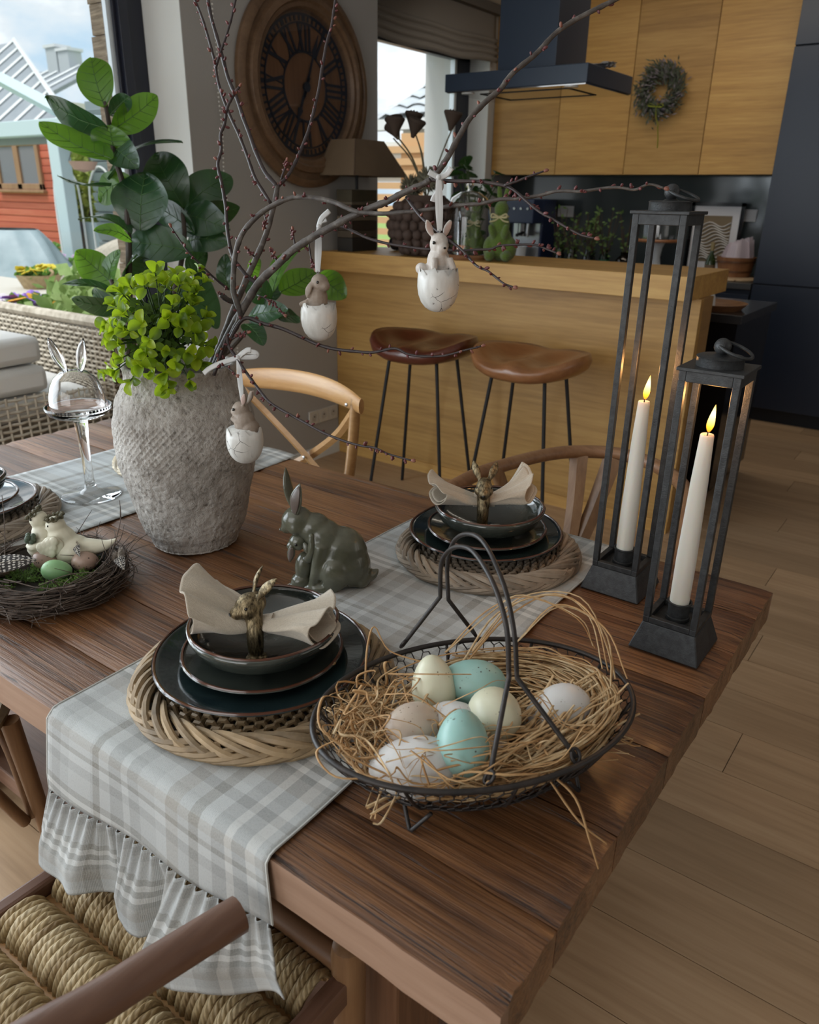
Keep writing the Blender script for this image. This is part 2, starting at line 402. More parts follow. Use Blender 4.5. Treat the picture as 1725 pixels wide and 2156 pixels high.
M().bb((-4.6, .12, 1.98), (1.0, .2, 2.07)).obj('gutter', plain('gutter_grey', (.20, .22, .22), .5), perg, smooth=False)
zinc = plain('zinc_roof', (.20, .235, .265), .6, col2=(.28, .31, .34), vs=3)
seamw = plain('seam_white', (.75, .78, .78), .5)
def metal_house(name, label, ridge, eave, xs, apex_x=None, chim=()):
    """house with a standing seam roof: eave line (x0..x1) at eave, ridge at ridge height"""
    (x0, x1), (y0, z0), (y1, z1) = xs, eave, ridge
    h = thing(name, label, 'house', ((x0+x1)/2, y1, 0)); c = h.location
    hip = apex_x if apex_x is not None else x1
    M().add([(x0, y0, z0), (x1, y0, z0), (hip, y1, z1), (x0, y1, z1), (x0, y0, z0-.12), (x1, y0, z0-.12), (hip, y1, z1-.12), (x0, y1, z1-.12)], [(0, 1, 2, 3), (4, 7, 6, 5), (0, 4, 5, 1), (1, 5, 6, 2), (2, 6, 7, 3), (3, 7, 4, 0)]).obj('roof', zinc, h, smooth=False, world=True)
    M().bb((x0, y0+.3, 0), (hip-.2, y1, z0)).obj('wall', plain('house_render', (.62, .60, .56), .9), h, smooth=False, world=True)
    x = x0+.3
    while x < x1-.2:
        f = 1 if x < hip else max(.05, (x1-x)/(x1-hip))
        M().tube([(x, y0, z0+.04), (x, y0+(y1-y0)*f, z0+(z1-z0)*f+.04)], .035, 4).obj('standing_seam', seamw, h, smooth=False, world=True)
        x += .85
    if hip < x1-.1: M().tube([(x1, y0, z0+.05), (hip, y1, z1+.05)], .07, 4).obj('hip_cap', plain('hip_cap', (.58, .62, .64), .5), h, smooth=False, world=True)
    for (cx, cy, cz, ch_) in chim:
        k = M().box((cx, cy, cz+ch_/2), (.62, .5, ch_)).obj('chimney', plain('chimney_grey', (.42, .46, .48), .8), h, smooth=False, world=True)
        M().box((cx, cy, cz+ch_+.04), (.74, .6, .09)).obj('chimney_cap', plain('chimney_cap', (.6, .63, .64), .8), k, smooth=False, world=False).location = -Vector((c.x, c.y, c.z))
    return h
metal_house('neighbour_house', 'grey metal roofed house with a hip, left of the twin chimneys', (13.5, 5.22), (10.2, 2.68), (-30, -16.24), -23.73)
metal_house('chimney_house', 'grey metal roofed house carrying twin chimneys, behind the fig tree top', (17.5, 5.3), (15.0, 4.05), (-34, -25.4), chim=((-27.95, 17.4, 4.9, 1.0), (-27.25, 17.4, 4.9, .85)))
gs = thing('slatted_house', 'grey horizontally slatted house wall behind the fig leaves', 'house', (-9.12, 6.6, 0))
grey_slat = plain('slat_grey', (.22, .27, .28), .7)
M().bb((-1.05, .02, 0), (1.2, .4, 2.5)).obj('wall', grey_slat, gs, smooth=False)
for i in range(19): M().box((.08, 0, .1+i*.125), (2.26, .05, .10), (.25, 0, 0)).obj('slat', grey_slat, gs, smooth=False)
# conifer hedge, fence, arch
def bush(name, label, cat, c, r, n, size, cols, seed, group=None, base=True):
    rg = random.Random(seed); m = M()
    for i in range(n):
        d = V(rg.gauss(0, 1), rg.gauss(0, 1), rg.gauss(0, 1)).normalized()*(rg.random()**.33)
        p = V(d.x*r[0], d.y*r[1], d.z*r[2]); s_ = size*rg.uniform(.6, 1.3)
        a = V(rg.gauss(0, 1), rg.gauss(0, 1), rg.gauss(.4, 1)).normalized(); b = a.orthogonal().normalized()
        q = a.cross(b)
        m.add([p, p+a*s_*.5+b*s_*.28, p+a*s_, p+a*s_*.5-b*s_*.28+q*s_*.1], [(0, 1, 2, 3)])
    root = thing(name, label, cat, c, 0, group)
    stuff(m.obj('foliage', plain('foliage_'+name, cols[0], .6, col2=cols[1], vs=9, trans=.35), root, ang=180))
    if base: M().tube([(0, 0, -c[2]-.05), (0.02, 0, 0), (0, .02, r[2]*.6)], [.05, .02], 6).obj('stem', plain('bush_stem', (.12, .08, .04), .9), root)
    return root
bush('conifer_hedge', 'bright green conifer hedge beyond the pergola post', 'hedge', (-14.3, 9.1, 1.15), (1.1, .35, 1.15), 2600, .16, ((.16, .26, .04), (.42, .50, .10)), 3)
bush('young_olive_bush', 'loose pale green leafy bush on the terrace behind the wicker sofa', 'bush', (-4.75, 3.05, .62), (.55, .42, .36), 620, .13, ((.20, .34, .08), (.42, .56, .22)), 4)
bush('round_shrub', 'low yellow green shrub by the grey fence', 'bush', (-10.6, 7.4, .35), (.45, .3, .28), 500, .12, ((.30, .42, .06), (.5, .55, .15)), 5)
fe = thing('garden_fence', 'blue grey board fence below the conifer hedge', 'fence', (-12.3, 8.45, 0))
for i in range(12): M().box((-1.6+i*.29, 0, .45), (.27, .03, .9)).obj('fence_board', plain('fence_blue', (.20, .27, .33), .7), fe, smooth=False)
ar = thing('garden_arch', 'thin white metal garden arch beside the pergola post', 'arch', (-10.1, 6.4, 0))
for q in (-.16, .16): M().tube(crv([(q-.3, q, 0), (q-.3, q, 1.3), (q-.2, q, 1.6), (q, q, 1.72), (q+.2, q, 1.6), (q+.3, q, 1.3), (q+.3, q, 0)], 5), .014, 6).obj('hoop', plain('arch_white', (.8, .82, .82), .5), ar)
# wicker outdoor furniture
wick = NT('terrace_wicker'); _v = wick.co((1, 1, 1)); 
wick.p(Base_Color=wick.ramp(wick.noise(_v, 24, 4), [(.3, (.42, .37, .29)), (.7, (.72, .67, .57))]), Roughness=.7); wick = wick.m
def weave(o, ux, uz, w, h, nx, nz, amp=.008, r=.009):
    """woven wall: horizontal strands passing in and out of upright stakes; one joined piece"""
    m = M(); o, ux, uz = V(o), V(ux).normalized(), V(uz).normalized(); nn = ux.cross(uz)
    for j in range(nz):
        z = (j+.5)*h/nz; P = []
        for i in range(nx*2+1):
            P.append(o+ux*(w*i/(nx*2))+uz*z+nn*(amp*(1 if (i+j*2) % 4 < 2 else -1) if i % 2 else 0))
        m.tube(P, r, 4, flat=.8, caps=False)
    for i in range(nx): m.tube([o+ux*(w*(i+.5)/nx), o+ux*(w*(i+.5)/nx)+uz*h], r*.7, 4, caps=False)
    return m
sofa = thing('wicker_corner_sofa', 'woven grey wicker corner sofa on the terrace right outside the glass', 'sofa', (-4.4, 1.6, 0))
dk = plain('wicker_dark', (.26, .22, .17), .8)
M().bb((-5.6, .2, .05), (-3.66, 2.3, .38)).bb((-5.6, 2.335, .05), (-3.67, 2.50, .74)).obj('core', dk, sofa, world=True, smooth=False)
stuff(weave((-5.6, 2.315, .05), (1, 0, 0), (0, 0, 1), 2.0, .72, 46, 27).obj('backrest_weave', wick, sofa, world=True))
stuff(weave((-3.64, .2, .0), (0, 1, 0), (0, 0, 1), 2.1, .52, 44, 18).obj('apron_weave', wick, sofa, world=True))
stuff(weave((-3.64, 2.31, .0), (0, 1, 0), (0, 0, 1), .22, .77, 6, 28).obj('arm_weave', wick, sofa, world=True))
M().tube(crv([(-5.6, 2.40, .775), (-4.4, 2.40, .78), (-3.68, 2.40, .785), (-3.64, 2.44, .77), (-3.65, 2.5, .76)], 4), .032, 8).obj('top_rail', wick, sofa, world=True)
M().bb((-5.55, .3, .38), (-3.68, 2.28, .50)).obj('seat_cushion', white_fabric, sofa, world=True, bevel=.03)
for i, z in enumerate((.575, .715)):
    c = M().box((0, 0, 0), (.62, .60, .13)).obj('seat_cushion', white_fabric, None, bevel=.035)
    c.location = (-3.98-.01*i, 1.70-.012*i, z); c.rotation_euler = (0, 0, .05*i)
    tag(c, ('lower' if i == 0 else 'upper')+' of two loose white cushions stacked on the wicker sofa outside', 'cushion', 'cushions stacked on the terrace sofa')
wc = thing('wicker_armchair', 'pale wicker armchair with a rounded back farther out on the terrace', 'armchair', (-6.7, 4.2, 0))
def arc_back(u, v):
    a = pi*(-.15+1.3*u); R = .52
    return (R*cos(a), R*.9*sin(a), v*(.55+.48*max(0, sin(pi*u))**1.4))
m = M(); m.grid(arc_back, 34, 14)
stuff(m.obj('wicker_shell', plain('wicker_pale', (.46, .43, .36), .8, col2=(.60, .56, .48), vs=40, bump=.01, bs=60), wc, solid=.03))
M().box((0, .02, .36), (.86, .8, .16)).obj('seat_cushion', white_fabric, wc, bevel=.04)
wt = thing('wicker_table', 'low wicker terrace table carrying a flower basket', 'table', (-6.75, 3.35, 0))
M().box((0, 0, .66), (1.9, .9, .03)).obj('tabletop', plain('terrace_table_top', (.55, .53, .47), .8), wt, smooth=False)
stuff(weave((-.9, -.42, .05), (1, 0, 0), (0, 0, 1), 1.8, .6, 36, 18, .01, .014).obj('side_weave', wick, wt))
tp = thing('covered_grill', 'grey tarpaulin cover draped over a grill on the terrace', 'cover', (-9.9, 5.2, 0))
def tarp_f(u, v):
    a = 2*pi*u; R = (.35+.55*v)*(1+.06*sin(a*5+v*4)+.04*sin(a*9)); return (R*cos(a)*1.2, R*sin(a)*.8, .98-.9*v**1.3+.03*sin(a*7)*v)
M().grid(tarp_f, 40, 10).obj('tarpaulin', plain('tarp', (.22, .30, .33), .5, col2=(.36, .45, .48), vs=4), tp, ang=180)
M().bb((-.3, -.2, 0), (.3, .2, .9)).obj('grill_body', blackmatt, tp, smooth=False)
def flower_pot(name, label, loc, w, hgt, mat, cols, seed, n=26, wicker=False):
    p = thing(name, label, 'planter', loc); rg = random.Random(seed)
    pr = [(w*.36, 0), (w*.5, hgt), (w*.47, hgt), (w*.4, hgt*.6), (0, hgt*.6)]
    M().lathe(pr, 18).obj('pot', mat, p)
    if wicker:
        for s_ in (-1, 1): M().tube(crv([(s_*w*.48, 0, hgt*.9), (s_*w*.62, 0, hgt*1.25), (s_*w*.5, 0, hgt*1.4)], 4), w*.03, 6).obj('handle', mat, p)
    m = M()
    for i in range(160):
        a = rg.uniform(0, 2*pi); q = w*.46*sqrt(rg.random()); pt = V(q*cos(a), q*sin(a), hgt*rg.uniform(.8, 1.25)); d = V(rg.gauss(0, 1), rg.gauss(0, 1), 1).normalized()*w*.13; b = d.orthogonal()*.4
        m.add([pt, pt+d*.5+b, pt+d, pt+d*.5-b], [(0, 1, 2, 3)])
    stuff(m.obj('leaves', plain('pot_leaf', (.14, .30, .05), .7, trans=.3), p, ang=180))
    for i in range(n):
        a = rg.uniform(0, 2*pi); q = w*.42*sqrt(rg.random()); me = M()
        for k in range(5):
            b = 2*pi*k/5; me.ell((.022*w/.3*cos(b), .022*w/.3*sin(b), 0), (.02*w/.3, .02*w/.3, .006), seg=6, rings=4)
        o = me.obj('flower', plain('petal_%d' % (seed*10+i % len(cols)), cols[i % len(cols)], .7, trans=.2), p); o.location = (q*cos(a), q*sin(a), hgt*rg.uniform(1.1, 1.45)); o.rotation_euler = (rg.uniform(-.8, .8), rg.uniform(-.8, .8), 0)
    return p
basketm = plain('planter_wicker', (.50, .38, .22), .8, col2=(.30, .21, .11), vs=30, bump=.01, bs=40)
flower_pot('flower_basket', 'wicker flower basket of yellow blooms on the terrace table', (-6.42, 3.55, .675), .36, .11, basketm, [(.75, .62, .05), (.8, .7, .12)], 1, wicker=True)
flower_pot('pansy_box', 'orange planter of purple and yellow pansies behind the wicker sofa', (-5.5, 2.95, .50), .50, .16, plain('planter_orange', (.55, .27, .06), .6), [(.30, .14, .60), (.36, .20, .7), (.8, .42, .04), (.75, .7, .75)], 2)
flower_pot('tall_planter', 'pale woven planter standing against the red shed', (-12.2, 6.9, 0), .5, .5, plain('planter_pale', (.5, .47, .36), .8), [(.6, .5, .6)], 3, n=8)
flower_pot('terracotta_pot', 'small terracotta flower pot at the foot of the pergola post', (-9.55, 5.75, .3), .34, .25, plain('terracotta', (.5, .16, .07), .8), [(.55, .4, .6)], 4, n=8)
hb = thing('hanging_basket', 'hanging flower basket below the pergola rafter', 'planter', (-9.25, 5.9, 1.75))
M().lathe([(0, -.12), (.12, -.09), (.17, 0), (.15, 0), (0, -.02)], 16).obj('bowl', plain('hang_pot', (.42, .28, .22), .8), hb)
for k in range(3): M().tube([(.16*cos(k*2.1), .16*sin(k*2.1), 0), (0, 0, .4)], .005, 5).obj('chain', blackmatt, hb)
# neighbour seen through the kitchen window: fence of pale slats, tiled roof
nf = thing('slatted_fence', 'orange wooden fence of horizontal slats outside the kitchen window', 'fence', (-7.0, 9.2, 0))
orange = plain('fence_orange', (.62, .38, .19), .7)
for i in range(13): M().box((0, 0, .2+i*.15), (2.8, .04, .085)).obj('slat', orange, nf, smooth=False)
M().bb((.05, .03, 0), (1.5, .07, 2.2)).obj('panel', orange, nf, smooth=False)
M().bb((-1.4, .03, 1.6), (.05, .05, 2.1)).obj('lattice', plain('lattice_white', (.72, .75, .72), .7), nf, smooth=False)
th = thing('tiled_roof_house', 'grey tile roofed neighbouring house outside the kitchen window', 'house', (-6.2, 12.4, 0))
tile = plain('roof_tile', (.42, .47, .50), .6, col2=(.55, .60, .63), vs=8)
tm = M(); 
def tile_f(u, v): return ((u-.5)*.36, v*.40, .045*sin(u*pi)+.02*(1-v))
tm.grid(tile_f, 6, 2); tmm = tm.mesh('roof_tile'); shade(tmm); tmm.materials.append(tile)
slope = rad(25)
M().add([(-1.8, -2.4, 2.45), (1.8, -2.4, 2.45), (1.8, 1.6, 4.32), (-1.8, 1.6, 4.32), (-1.8, -2.4, 2.3), (1.8, -2.4, 2.3), (1.8, 1.6, 4.17), (-1.8, 1.6, 4.17)], [(0, 1, 2, 3), (7, 6, 5, 4), (0, 4, 5, 1), (1, 5, 6, 2), (2, 6, 7, 3), (3, 7, 4, 0)]).obj('roof_deck', plain('roof_deck', (.4, .44, .46), .8), th, smooth=False)
for i in range(12):
    for j in range(10):
        inst(tmm, 'roof_tile', th, (-1.65+j*.37, -2.4+i*.36*cos(slope), 2.47+i*.36*sin(slope)), (slope-.03, 0, 0))
M().bb((-1.6, -2.0, 0), (1.6, 1.6, 2.4)).obj('wall', plain('house_render', (.62, .60, .56), .9), th, smooth=False)
M().box((0, -2.42, 2.38), (3.6, .12, .14)).obj('gutter', plain('gutter_white', (.75, .77, .77), .5), th, smooth=False)
# ------------------------------------------------------------------ kitchen
up_c = thing('upper_cabinets', 'oak veneer wall cabinets running across the kitchen above the dark splashback', 'cabinet', (-2.43, 6.12, 1.6))
M().bb((-3.555, 5.972, 1.602), (-1.33, YB-.002, H-.002)).obj('carcass', oak_end, up_c, world=True, smooth=False)
for a, b in ((-3.555, -2.985), (-2.981, -2.428), (-2.424, -1.877), (-1.873, -1.330)):
    M().bb((a, 5.95, 1.60), (b-.0015, 5.971, H-.004)).obj('door', oak, up_c, world=True, smooth=False)
struct('splashback', M().bb((-3.555, YB-.012, .925), (-1.33, YB-.001, 1.60)), dark_glass, smooth=False)
lc = thing('base_cabinets', 'navy base cabinets below the dark worktop', 'cabinet', (-2.45, 6, 0))
M().bb((-3.55, 5.715, .1), (-1.335, YB-.002, .878)).bb((-3.55, 5.78, 0), (-1.335, YB-.002, .1)).obj('carcass', navy, lc, world=True, smooth=False)
for i in range(4): M().bb((-3.55+i*.554, 5.69, .10), (-3.55+i*.554+.55, 5.714, .845)).obj('door', navy, lc, world=True, smooth=False, bevel=.002)
tag(M().bb((-3.555, 5.68, .88), (-1.332, YB-.013, .92)).obj('worktop', plain('worktop_dark', (.05, .052, .056), .35), bevel=.003), 'dark grey kitchen worktop along the splashback', 'worktop')
fr = thing('tall_cabinets', 'tall navy cabinet wall with a fridge door split at worktop height', 'cabinet', (-.4, 6, 0))
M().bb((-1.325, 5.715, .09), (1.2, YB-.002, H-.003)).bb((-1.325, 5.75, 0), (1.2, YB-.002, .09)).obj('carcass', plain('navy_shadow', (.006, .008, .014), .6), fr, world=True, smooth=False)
for i in range(3):
    for z0, z1 in ((.10, .918), (.926, 2.299), (2.307, H-.004)): M().bb((-1.325+i*.84, 5.69, z0), (-1.325+i*.84+.835, 5.714, z1)).obj('door', navy, fr, world=True, smooth=False, bevel=.002)
# island block behind the bar
isl = thing('kitchen_island', 'glossy black kitchen island block behind the oak bar', 'island', (-1.9, 4.15, 0))
M().bb((-2.93, 3.845, .08), (-.93, 4.50, .905)).bb((-2.9, 3.88, 0), (-.98, 4.46, .08)).obj('body', black, isl, world=True, smooth=False)
M().bb((-2.95, 3.835, .905), (-.912, 4.52, .945)).obj('worktop', plain('island_top', (.03, .03, .032), .2), isl, world=True, smooth=False, bevel=.003)
tr = thing('wooden_tray', 'shallow brown wooden tray on the corner of the black island', 'tray', (-1.10, 4.02, .945))
M().lathe([(0, .004), (.12, .006), (.15, .03), (.158, .03), (.13, 0), (0, 0)], 24).obj('dish', wood('tray_wood', (.10, .04, .02), (.2, .09, .04), (.3, .15, .07), 'x', 1, .35, .0004), tr)
M().lathe([(0, .006), (.03, .01), (.026, .05), (.012, .08), (0, .085)], 12).obj('knob', plain('white_glaze', (.7, .7, .7), .2), tr).location = (-.03, .03, 0)
# cooker hood
hood = thing('cooker_hood', 'navy island cooker hood hanging from the ceiling on a square chimney', 'cooker hood', (-2.29, 4.29, 1.965))
M().bb((-2.715, 4.0, 1.965), (-1.87, 4.58, 2.052)).obj('canopy', navy_metal, hood, world=True, smooth=False, bevel=.004)
M().bb((-2.705, 4.01, 1.960), (-1.88, 4.57, 1.965)).obj('underside', plain('hood_mirror', (.55, .55, .55), .08, 1), hood, world=True, smooth=False)
ring = M()
for a, b in (((-2.56, 4.12), (-2.02, 4.13)), ((-2.56, 4.45), (-2.02, 4.46)), ((-2.56, 4.12), (-2.55, 4.46)), ((-2.03, 4.12), (-2.02, 4.46))): ring.bb((*a, 1.957), (*b, 1.960))
ring.obj('filter_gap', blackmatt, hood, world=True, smooth=False)
M().bb((-2.444, 4.1, 2.052), (-2.10, 4.46, H-.002)).obj('chimney', navy_metal, hood, world=True, smooth=False, bevel=.003)
for i in range(2): M().lathe([(0, -.002), (.035, -.002), (.035, .003), (0, .003)], 16, (-2.6+i*.62, 4.06, 1.957)).obj('lamp_lens', plain('hood_lens', (.7, .7, .68), .2), hood, world=True)
cl = M()
for i in range(9): cl.grid(lambda u, v, i=i: (-1.985+.12*u+.01*sin(v*9+i), 4.2+.12*v, 2.056+.012*sin(u*7+i)*sin(v*6)+.02*u*v+.002*i), 5, 5)
tag(cl.obj('crumpled_cloth', plain('cloth_grey', (.33, .33, .35), .9), ang=180), 'crumpled grey cloth lying on top of the cooker hood', 'cloth')
# wreath on the cabinet
wr = thing('wreath', 'grey green herb wreath with a lime ribbon hanging on an oak cabinet door', 'wreath', (-2.20, 5.905, 2.13))
rg = random.Random(5); m = M(); m2 = M()
for i in range(1500):
    a = rg.uniform(0, 2*pi); q = .108+rg.gauss(0, .030); c = V(q*cos(a), rg.uniform(-.045, .02), q*1.05*sin(a)); d = V(cos(a+.8)+rg.gauss(0, .5), rg.gauss(-.4, .5), sin(a+.8)+rg.gauss(0, .5)).normalized()*rg.uniform(.025, .055)
    b = d.orthogonal().normalized()*.006; (m if i % 4 else m2).add([c, c+d*.5+b, c+d, c+d*.5-b], [(0, 1, 2, 3)])
stuff(m.obj('leaves', plain('wreath_leaf', (.055, .07, .045), .9, col2=(.12, .14, .10), vs=40), wr, ang=180)); stuff(m2.obj('blossoms', plain('wreath_blossom', (.20, .18, .21), .9), wr, ang=180))
M().tube([(.105*cos(k*2*pi/24), 0, .105*sin(k*2*pi/24)) for k in range(24)], .012, 6, closed=True).obj('hoop', plain('wreath_hoop', (.06, .045, .03), .9), wr)
lime = plain('lime_ribbon', (.36, .42, .06), .6, trans=.2)
rb = M()
for P in ([(0, -.05, -.10), (.012, -.055, -.17), (.03, -.04, -.22)], [(.02, -.03, -.22), (.03, -.02, -.30), (.034, -.02, -.36)], [(0, -.05, -.10), (-.04, -.06, -.08), (-.05, -.06, -.095), (0, -.05, -.10)], [(0, -.05, -.10), (.04, -.06, -.085), (.05, -.06, -.105), (0, -.05, -.10)]): rb.tube(crv(P, 6), .011, 6, flat=.15)
rb.obj('ribbon', lime, wr)
# things on the worktop at the back
bk = 6.1; WZ = .92
pf = thing('picture_frame', 'black framed white paper-relief picture leaning on the splashback', 'picture', (-1.775, 6.20, WZ), 0)
fm = M()
for a, b in (((-.19, 0, 0), (-.165, .02, .50)), ((.165, 0, 0), (.19, .02, .50)), ((-.19, 0, 0), (.19, .02, .025)), ((-.19, 0, .475), (.19, .02, .50))): fm.bb(a, b)
fm.obj('frame', black, pf, smooth=False)
M().bb((-.166, .008, .024), (.166, .014, .476)).obj('mount', plain('mount_paper', (.72, .72, .76), .8), pf, smooth=False)
M().bb((-.112, .005, .09), (.112, .0085, .41)).obj('backing', plain('mount_taupe', (.22, .17, .11), .9), pf, smooth=False)
for i in range(12):
    y0 = .10+i*.022; P = [(-.11+.22*k/10, .002, y0+.018*sin(k*.75+i*.5)+.015*k/10) for k in range(11)]
    M().tube(P, .0085, 6, flat=.5).obj('paper_strip', plain('paper_white', (.75, .74, .73), .85), pf)
plate = M().box((-1.56, YB-.017, 1.335), (.085, .01, .085)).obj('switch_plate', plain('switch_white', (.6, .6, .62), .3), bevel=.003); tag(plate, 'white square switch plate on the splashback right of the picture', 'switch')
pl2 = M().box((-3.02, YB-.017, 1.33), (.14, .01, .085)).obj('switch_plate', plain('switch_white', (.6, .6, .62), .3), bevel=.003); tag(pl2, 'pale double socket plate on the splashback behind the coffee machine', 'switch')
cs = thing('cake_stand', 'white footed cake stand with wooden plate under a glass dome', 'cake stand', (-2.12, 6.02, WZ))
M().lathe([(0, 0), (.078, 0), (.082, .015), (.040, .045), (.028, .11), (.036, .18), (.055, .222), (0, .222)], 24).obj('foot', plain('stand_white', (.66, .68, .70), .3), cs)
M().lathe([(0, .222), (.165, .222), (.17, .232), (.165, .242), (0, .242)], 32).obj('wooden_plate', wood('cake_wood', (.20, .07, .025), (.34, .14, .055), (.42, .2, .09), 'x', 1, .4, .0004), cs)
M().lathe([(.15, .244), (.15, .36), (.142, .40), (.10, .425), (.02, .435), (.018, .45), (.024, .47), (0, .48)], 32).obj('glass_dome', clear, cs, solid=.003)
M().lathe([(0, .244), (.035, .244), (.03, .30), (.038, .33), (.02, .36), (0, .365)], 16).obj('white_jar', plain('stand_white', (.66, .68, .70), .3), cs).location = (-.05, 0, 0)
wb = thing('wine_bottle', 'small green wine bottle in front of the framed picture', 'bottle', (-1.705, 5.98, WZ))
M().lathe([(0, 0), (.034, .002), (.036, .01), (.036, .10), (.030, .125), (.014, .16), (.0125, .215), (.015, .22), (.0125, .235), (0, .235)], 20).obj('glass', plain('bottle_green', (.025, .045, .012), .1), wb)
M().lathe([(.0367, .03), (.0367, .085)], 20).obj('paper_label', plain('label_brown', (.16, .11, .07), .7), wb)
M().lathe([(.0138, .18), (.0155, .222), (.0135, .238), (0, .239)], 14).obj('foil_cap', plain('foil_gold', (.28, .22, .10), .4), wb)
bw = thing('wooden_bowl', 'brown wooden bowl holding a clear plastic bag', 'bowl', (-1.53, 5.98, WZ+.018))
M().lathe([(0, 0), (.105, 0), (.132, .13), (.125, .13), (.10, .012), (0, .012)], 32).obj('staves', wood('bowl_wood', (.14, .055, .022), (.26, .115, .05), (.36, .18, .08), 'z', 1.4, .45, .0008), bw)
for z, r in ((.035, .1145), (.10, .1275)): M().lathe([(r-.002, z-.006), (r+.002, z-.006), (r+.002, z+.006), (r-.002, z+.006)], 32, close=True).obj('hoop', plain('hoop_dark', (.12, .05, .02), .4), bw)
pb = M()
for i in range(8): pb.grid(lambda u, v, i=i: ((-.10+.2*u)*(1-.3*v), (-.07+.02*i)+.03*sin(u*8+i)+.02*v, .10+.10*v+.02*sin(u*11+i*2)+.05*u*v), 8, 5)
pbo = pb.obj('plastic_bag', plain('plastic_bag', (.75, .66, .72), .15, trans=.3), ang=180); pbo.location = bw.location; tag(pbo, 'crumpled clear plastic bag inside the brown wooden bowl', 'bag')
bd = thing('bread_board', 'round pale bread board under the wooden bowl at the worktop end', 'board', (-1.52, 5.93, WZ)); M().lathe([(0, 0), (.185, 0), (.19, .008), (.185, .016), (0, .017)], 40).obj('disc', wood('board_wood', (.34, .22, .12), (.5, .36, .22), (.6, .46, .3), 'x', 1, .6, .0003), bd)
for i in range(3): M().tube([(-.1+.08*i, -.189, .006), (-.09+.08*i, -.191, .010)], .006, 6).obj('edge_notch', plain('notch', (.2, .12, .06), .8), bd)
cm = thing('coffee_machine', 'dark navy coffee machine at the left end of the worktop', 'coffee machine', (-3.22, 6.05, WZ))
M().bb((-.14, -.05, 0), (.14, .18, .50)).bb((-.14, -.22, .32), (.14, -.05, .50)).bb((-.14, -.22, 0), (.14, -.05, .05)).obj('body', plain('machine_navy', (.015, .025, .07), .3), cm, bevel=.008, smooth=False)
M().bb((-.12, -.05, .05), (.12, -.052, .32)).obj('splash_plate', plain('machine_steel', (.35, .36, .38), .25, .8), cm, smooth=False)
M().lathe([(0, .22), (.035, .22), (.035, .32), (0, .32)], 16, (0, -.13, 0)).obj('brew_head', plain('machine_steel', (.35, .36, .38), .25, .8), cm)
M().tube([(.02, -.14, .25), (.05, -.30, .235)], [.011, .014], 8).obj('portafilter_handle', blackmatt, cm)
M().lathe([(0, .05), (.04, .05), (.045, .14), (.038, .14), (0, .06)], 16, (0, -.13, 0)).obj('cup', plain('stand_white', (.66, .68, .70), .3), cm)
for i in range(4): M().lathe([(0, 0), (.01, 0), (.01, .008), (0, .008)], 10).obj('dial', plain('machine_steel', (.35, .36, .38), .25, .8), cm).matrix_local = Matrix.Translation((-.09+.06*i, -.222, .43)) @ Matrix.Rotation(pi/2, 4, 'X')
M().tube([(.10, -.215, .32), (.10, -.225, .22)], .012, 8).obj('steam_wand', plain('machine_steel', (.35, .36, .38), .25, .8), cm)
# vases with twigs along the island back edge
rg = random.Random(11)
gl_b = [('clear glass jar of budding twigs, leftmost of the twig jars', (-2.88, 5.95), (.4, .42, .42)), ('glass jar with a yellow band holding green twigs', (-2.75, 5.90), (.42, .42, .38)), ('dark glass jar of leafy twigs, behind the yellow-banded jar', (-2.64, 6.0), (.2, .22, .2)), ('green glass bottle of leafy twigs', (-2.49, 5.92), (.03, .30, .16)), ('round brown glass vase of bare twigs, nearest the cake stand', (-2.34, 5.95), (.20, .12, .07)), ('blue grey glass jar with a few twigs', (-2.60, 5.86), (.16, .25, .3))]
for i, (lb, (x, y), c) in enumerate(gl_b):
    j = thing('twig_jar', lb, 'vase', (x, y, WZ), 0, 'glass jars of twigs on the worktop')
    pr = [(0, 0), (.034, 0), (.037, .01), (.037, .09), (.022, .125), (.021, .145), (.025, .15)] if i != 4 else [(0, 0), (.05, .005), (.07, .05), (.06, .09), (.03, .12), (.034, .14)]
    M().lathe(pr, 18).obj('glass', glassy('jar_%d' % i, c, .02), j, solid=.003)
    if i in (1, 3): M().lathe([(.0378, .03), (.0378, .08)], 18).obj('band', plain('band_%d' % i, [(.5, .45, .1), (.1, .45, .3)][i == 3], .6), j)
    tw = M(); lf = M()
    for k in range(9):
        a = rg.uniform(0, 2*pi); q = rg.uniform(.02, .13); tip = V(q*cos(a), q*sin(a), rg.uniform(.28, .44)); P = crv([(0, 0, .02), (tip.x*.3, tip.y*.3, .14), tip], 5); tw.tube(P, [.004, .002], 5)
        for n in range(8 if i != 4 else 2):
            p = P[rg.randrange(4, len(P))]; d = V(rg.gauss(0, 1), rg.gauss(0, 1), rg.gauss(.5, .7)).normalized()*rg.uniform(.025, .05); b = d.orthogonal().normalized()*.011; lf.add([p, p+d*.5+b, p+d, p+d*.5-b], [(0, 1, 2, 3)])
    tw.obj('twigs', plain('twig_brown', (.07, .04, .025), .8), j); stuff(lf.obj('leaflets', plain('leaflet', (.09, .17, .05), .7, col2=(.20, .32, .10), vs=30, trans=.3), j, ang=180))
# ------------------------------------------------------------------ oak bar
bar = thing('breakfast_bar', 'oak breakfast bar with thick overhanging slab top', 'bar', (-2.0, 3.4, 0))
M().bb((-2.978, 3.24, 1.057), (-.985, 3.76, 1.153)).obj('slab', oak, bar, world=True, smooth=False, bevel=.002)
M().bb((-2.978, 3.36, 0), (-.97, 3.40, 1.057)).obj('front_panel', oak, bar, world=True, smooth=False)
M().bb((-1.01, 3.40, 0), (-.97, 3.53, 1.057)).obj('end_panel', oak_end, bar, world=True, smooth=False)
M().bb((-2.978, 3.352, 0), (-.97, 3.36, .06)).obj('plinth', oak, bar, world=True, smooth=False)
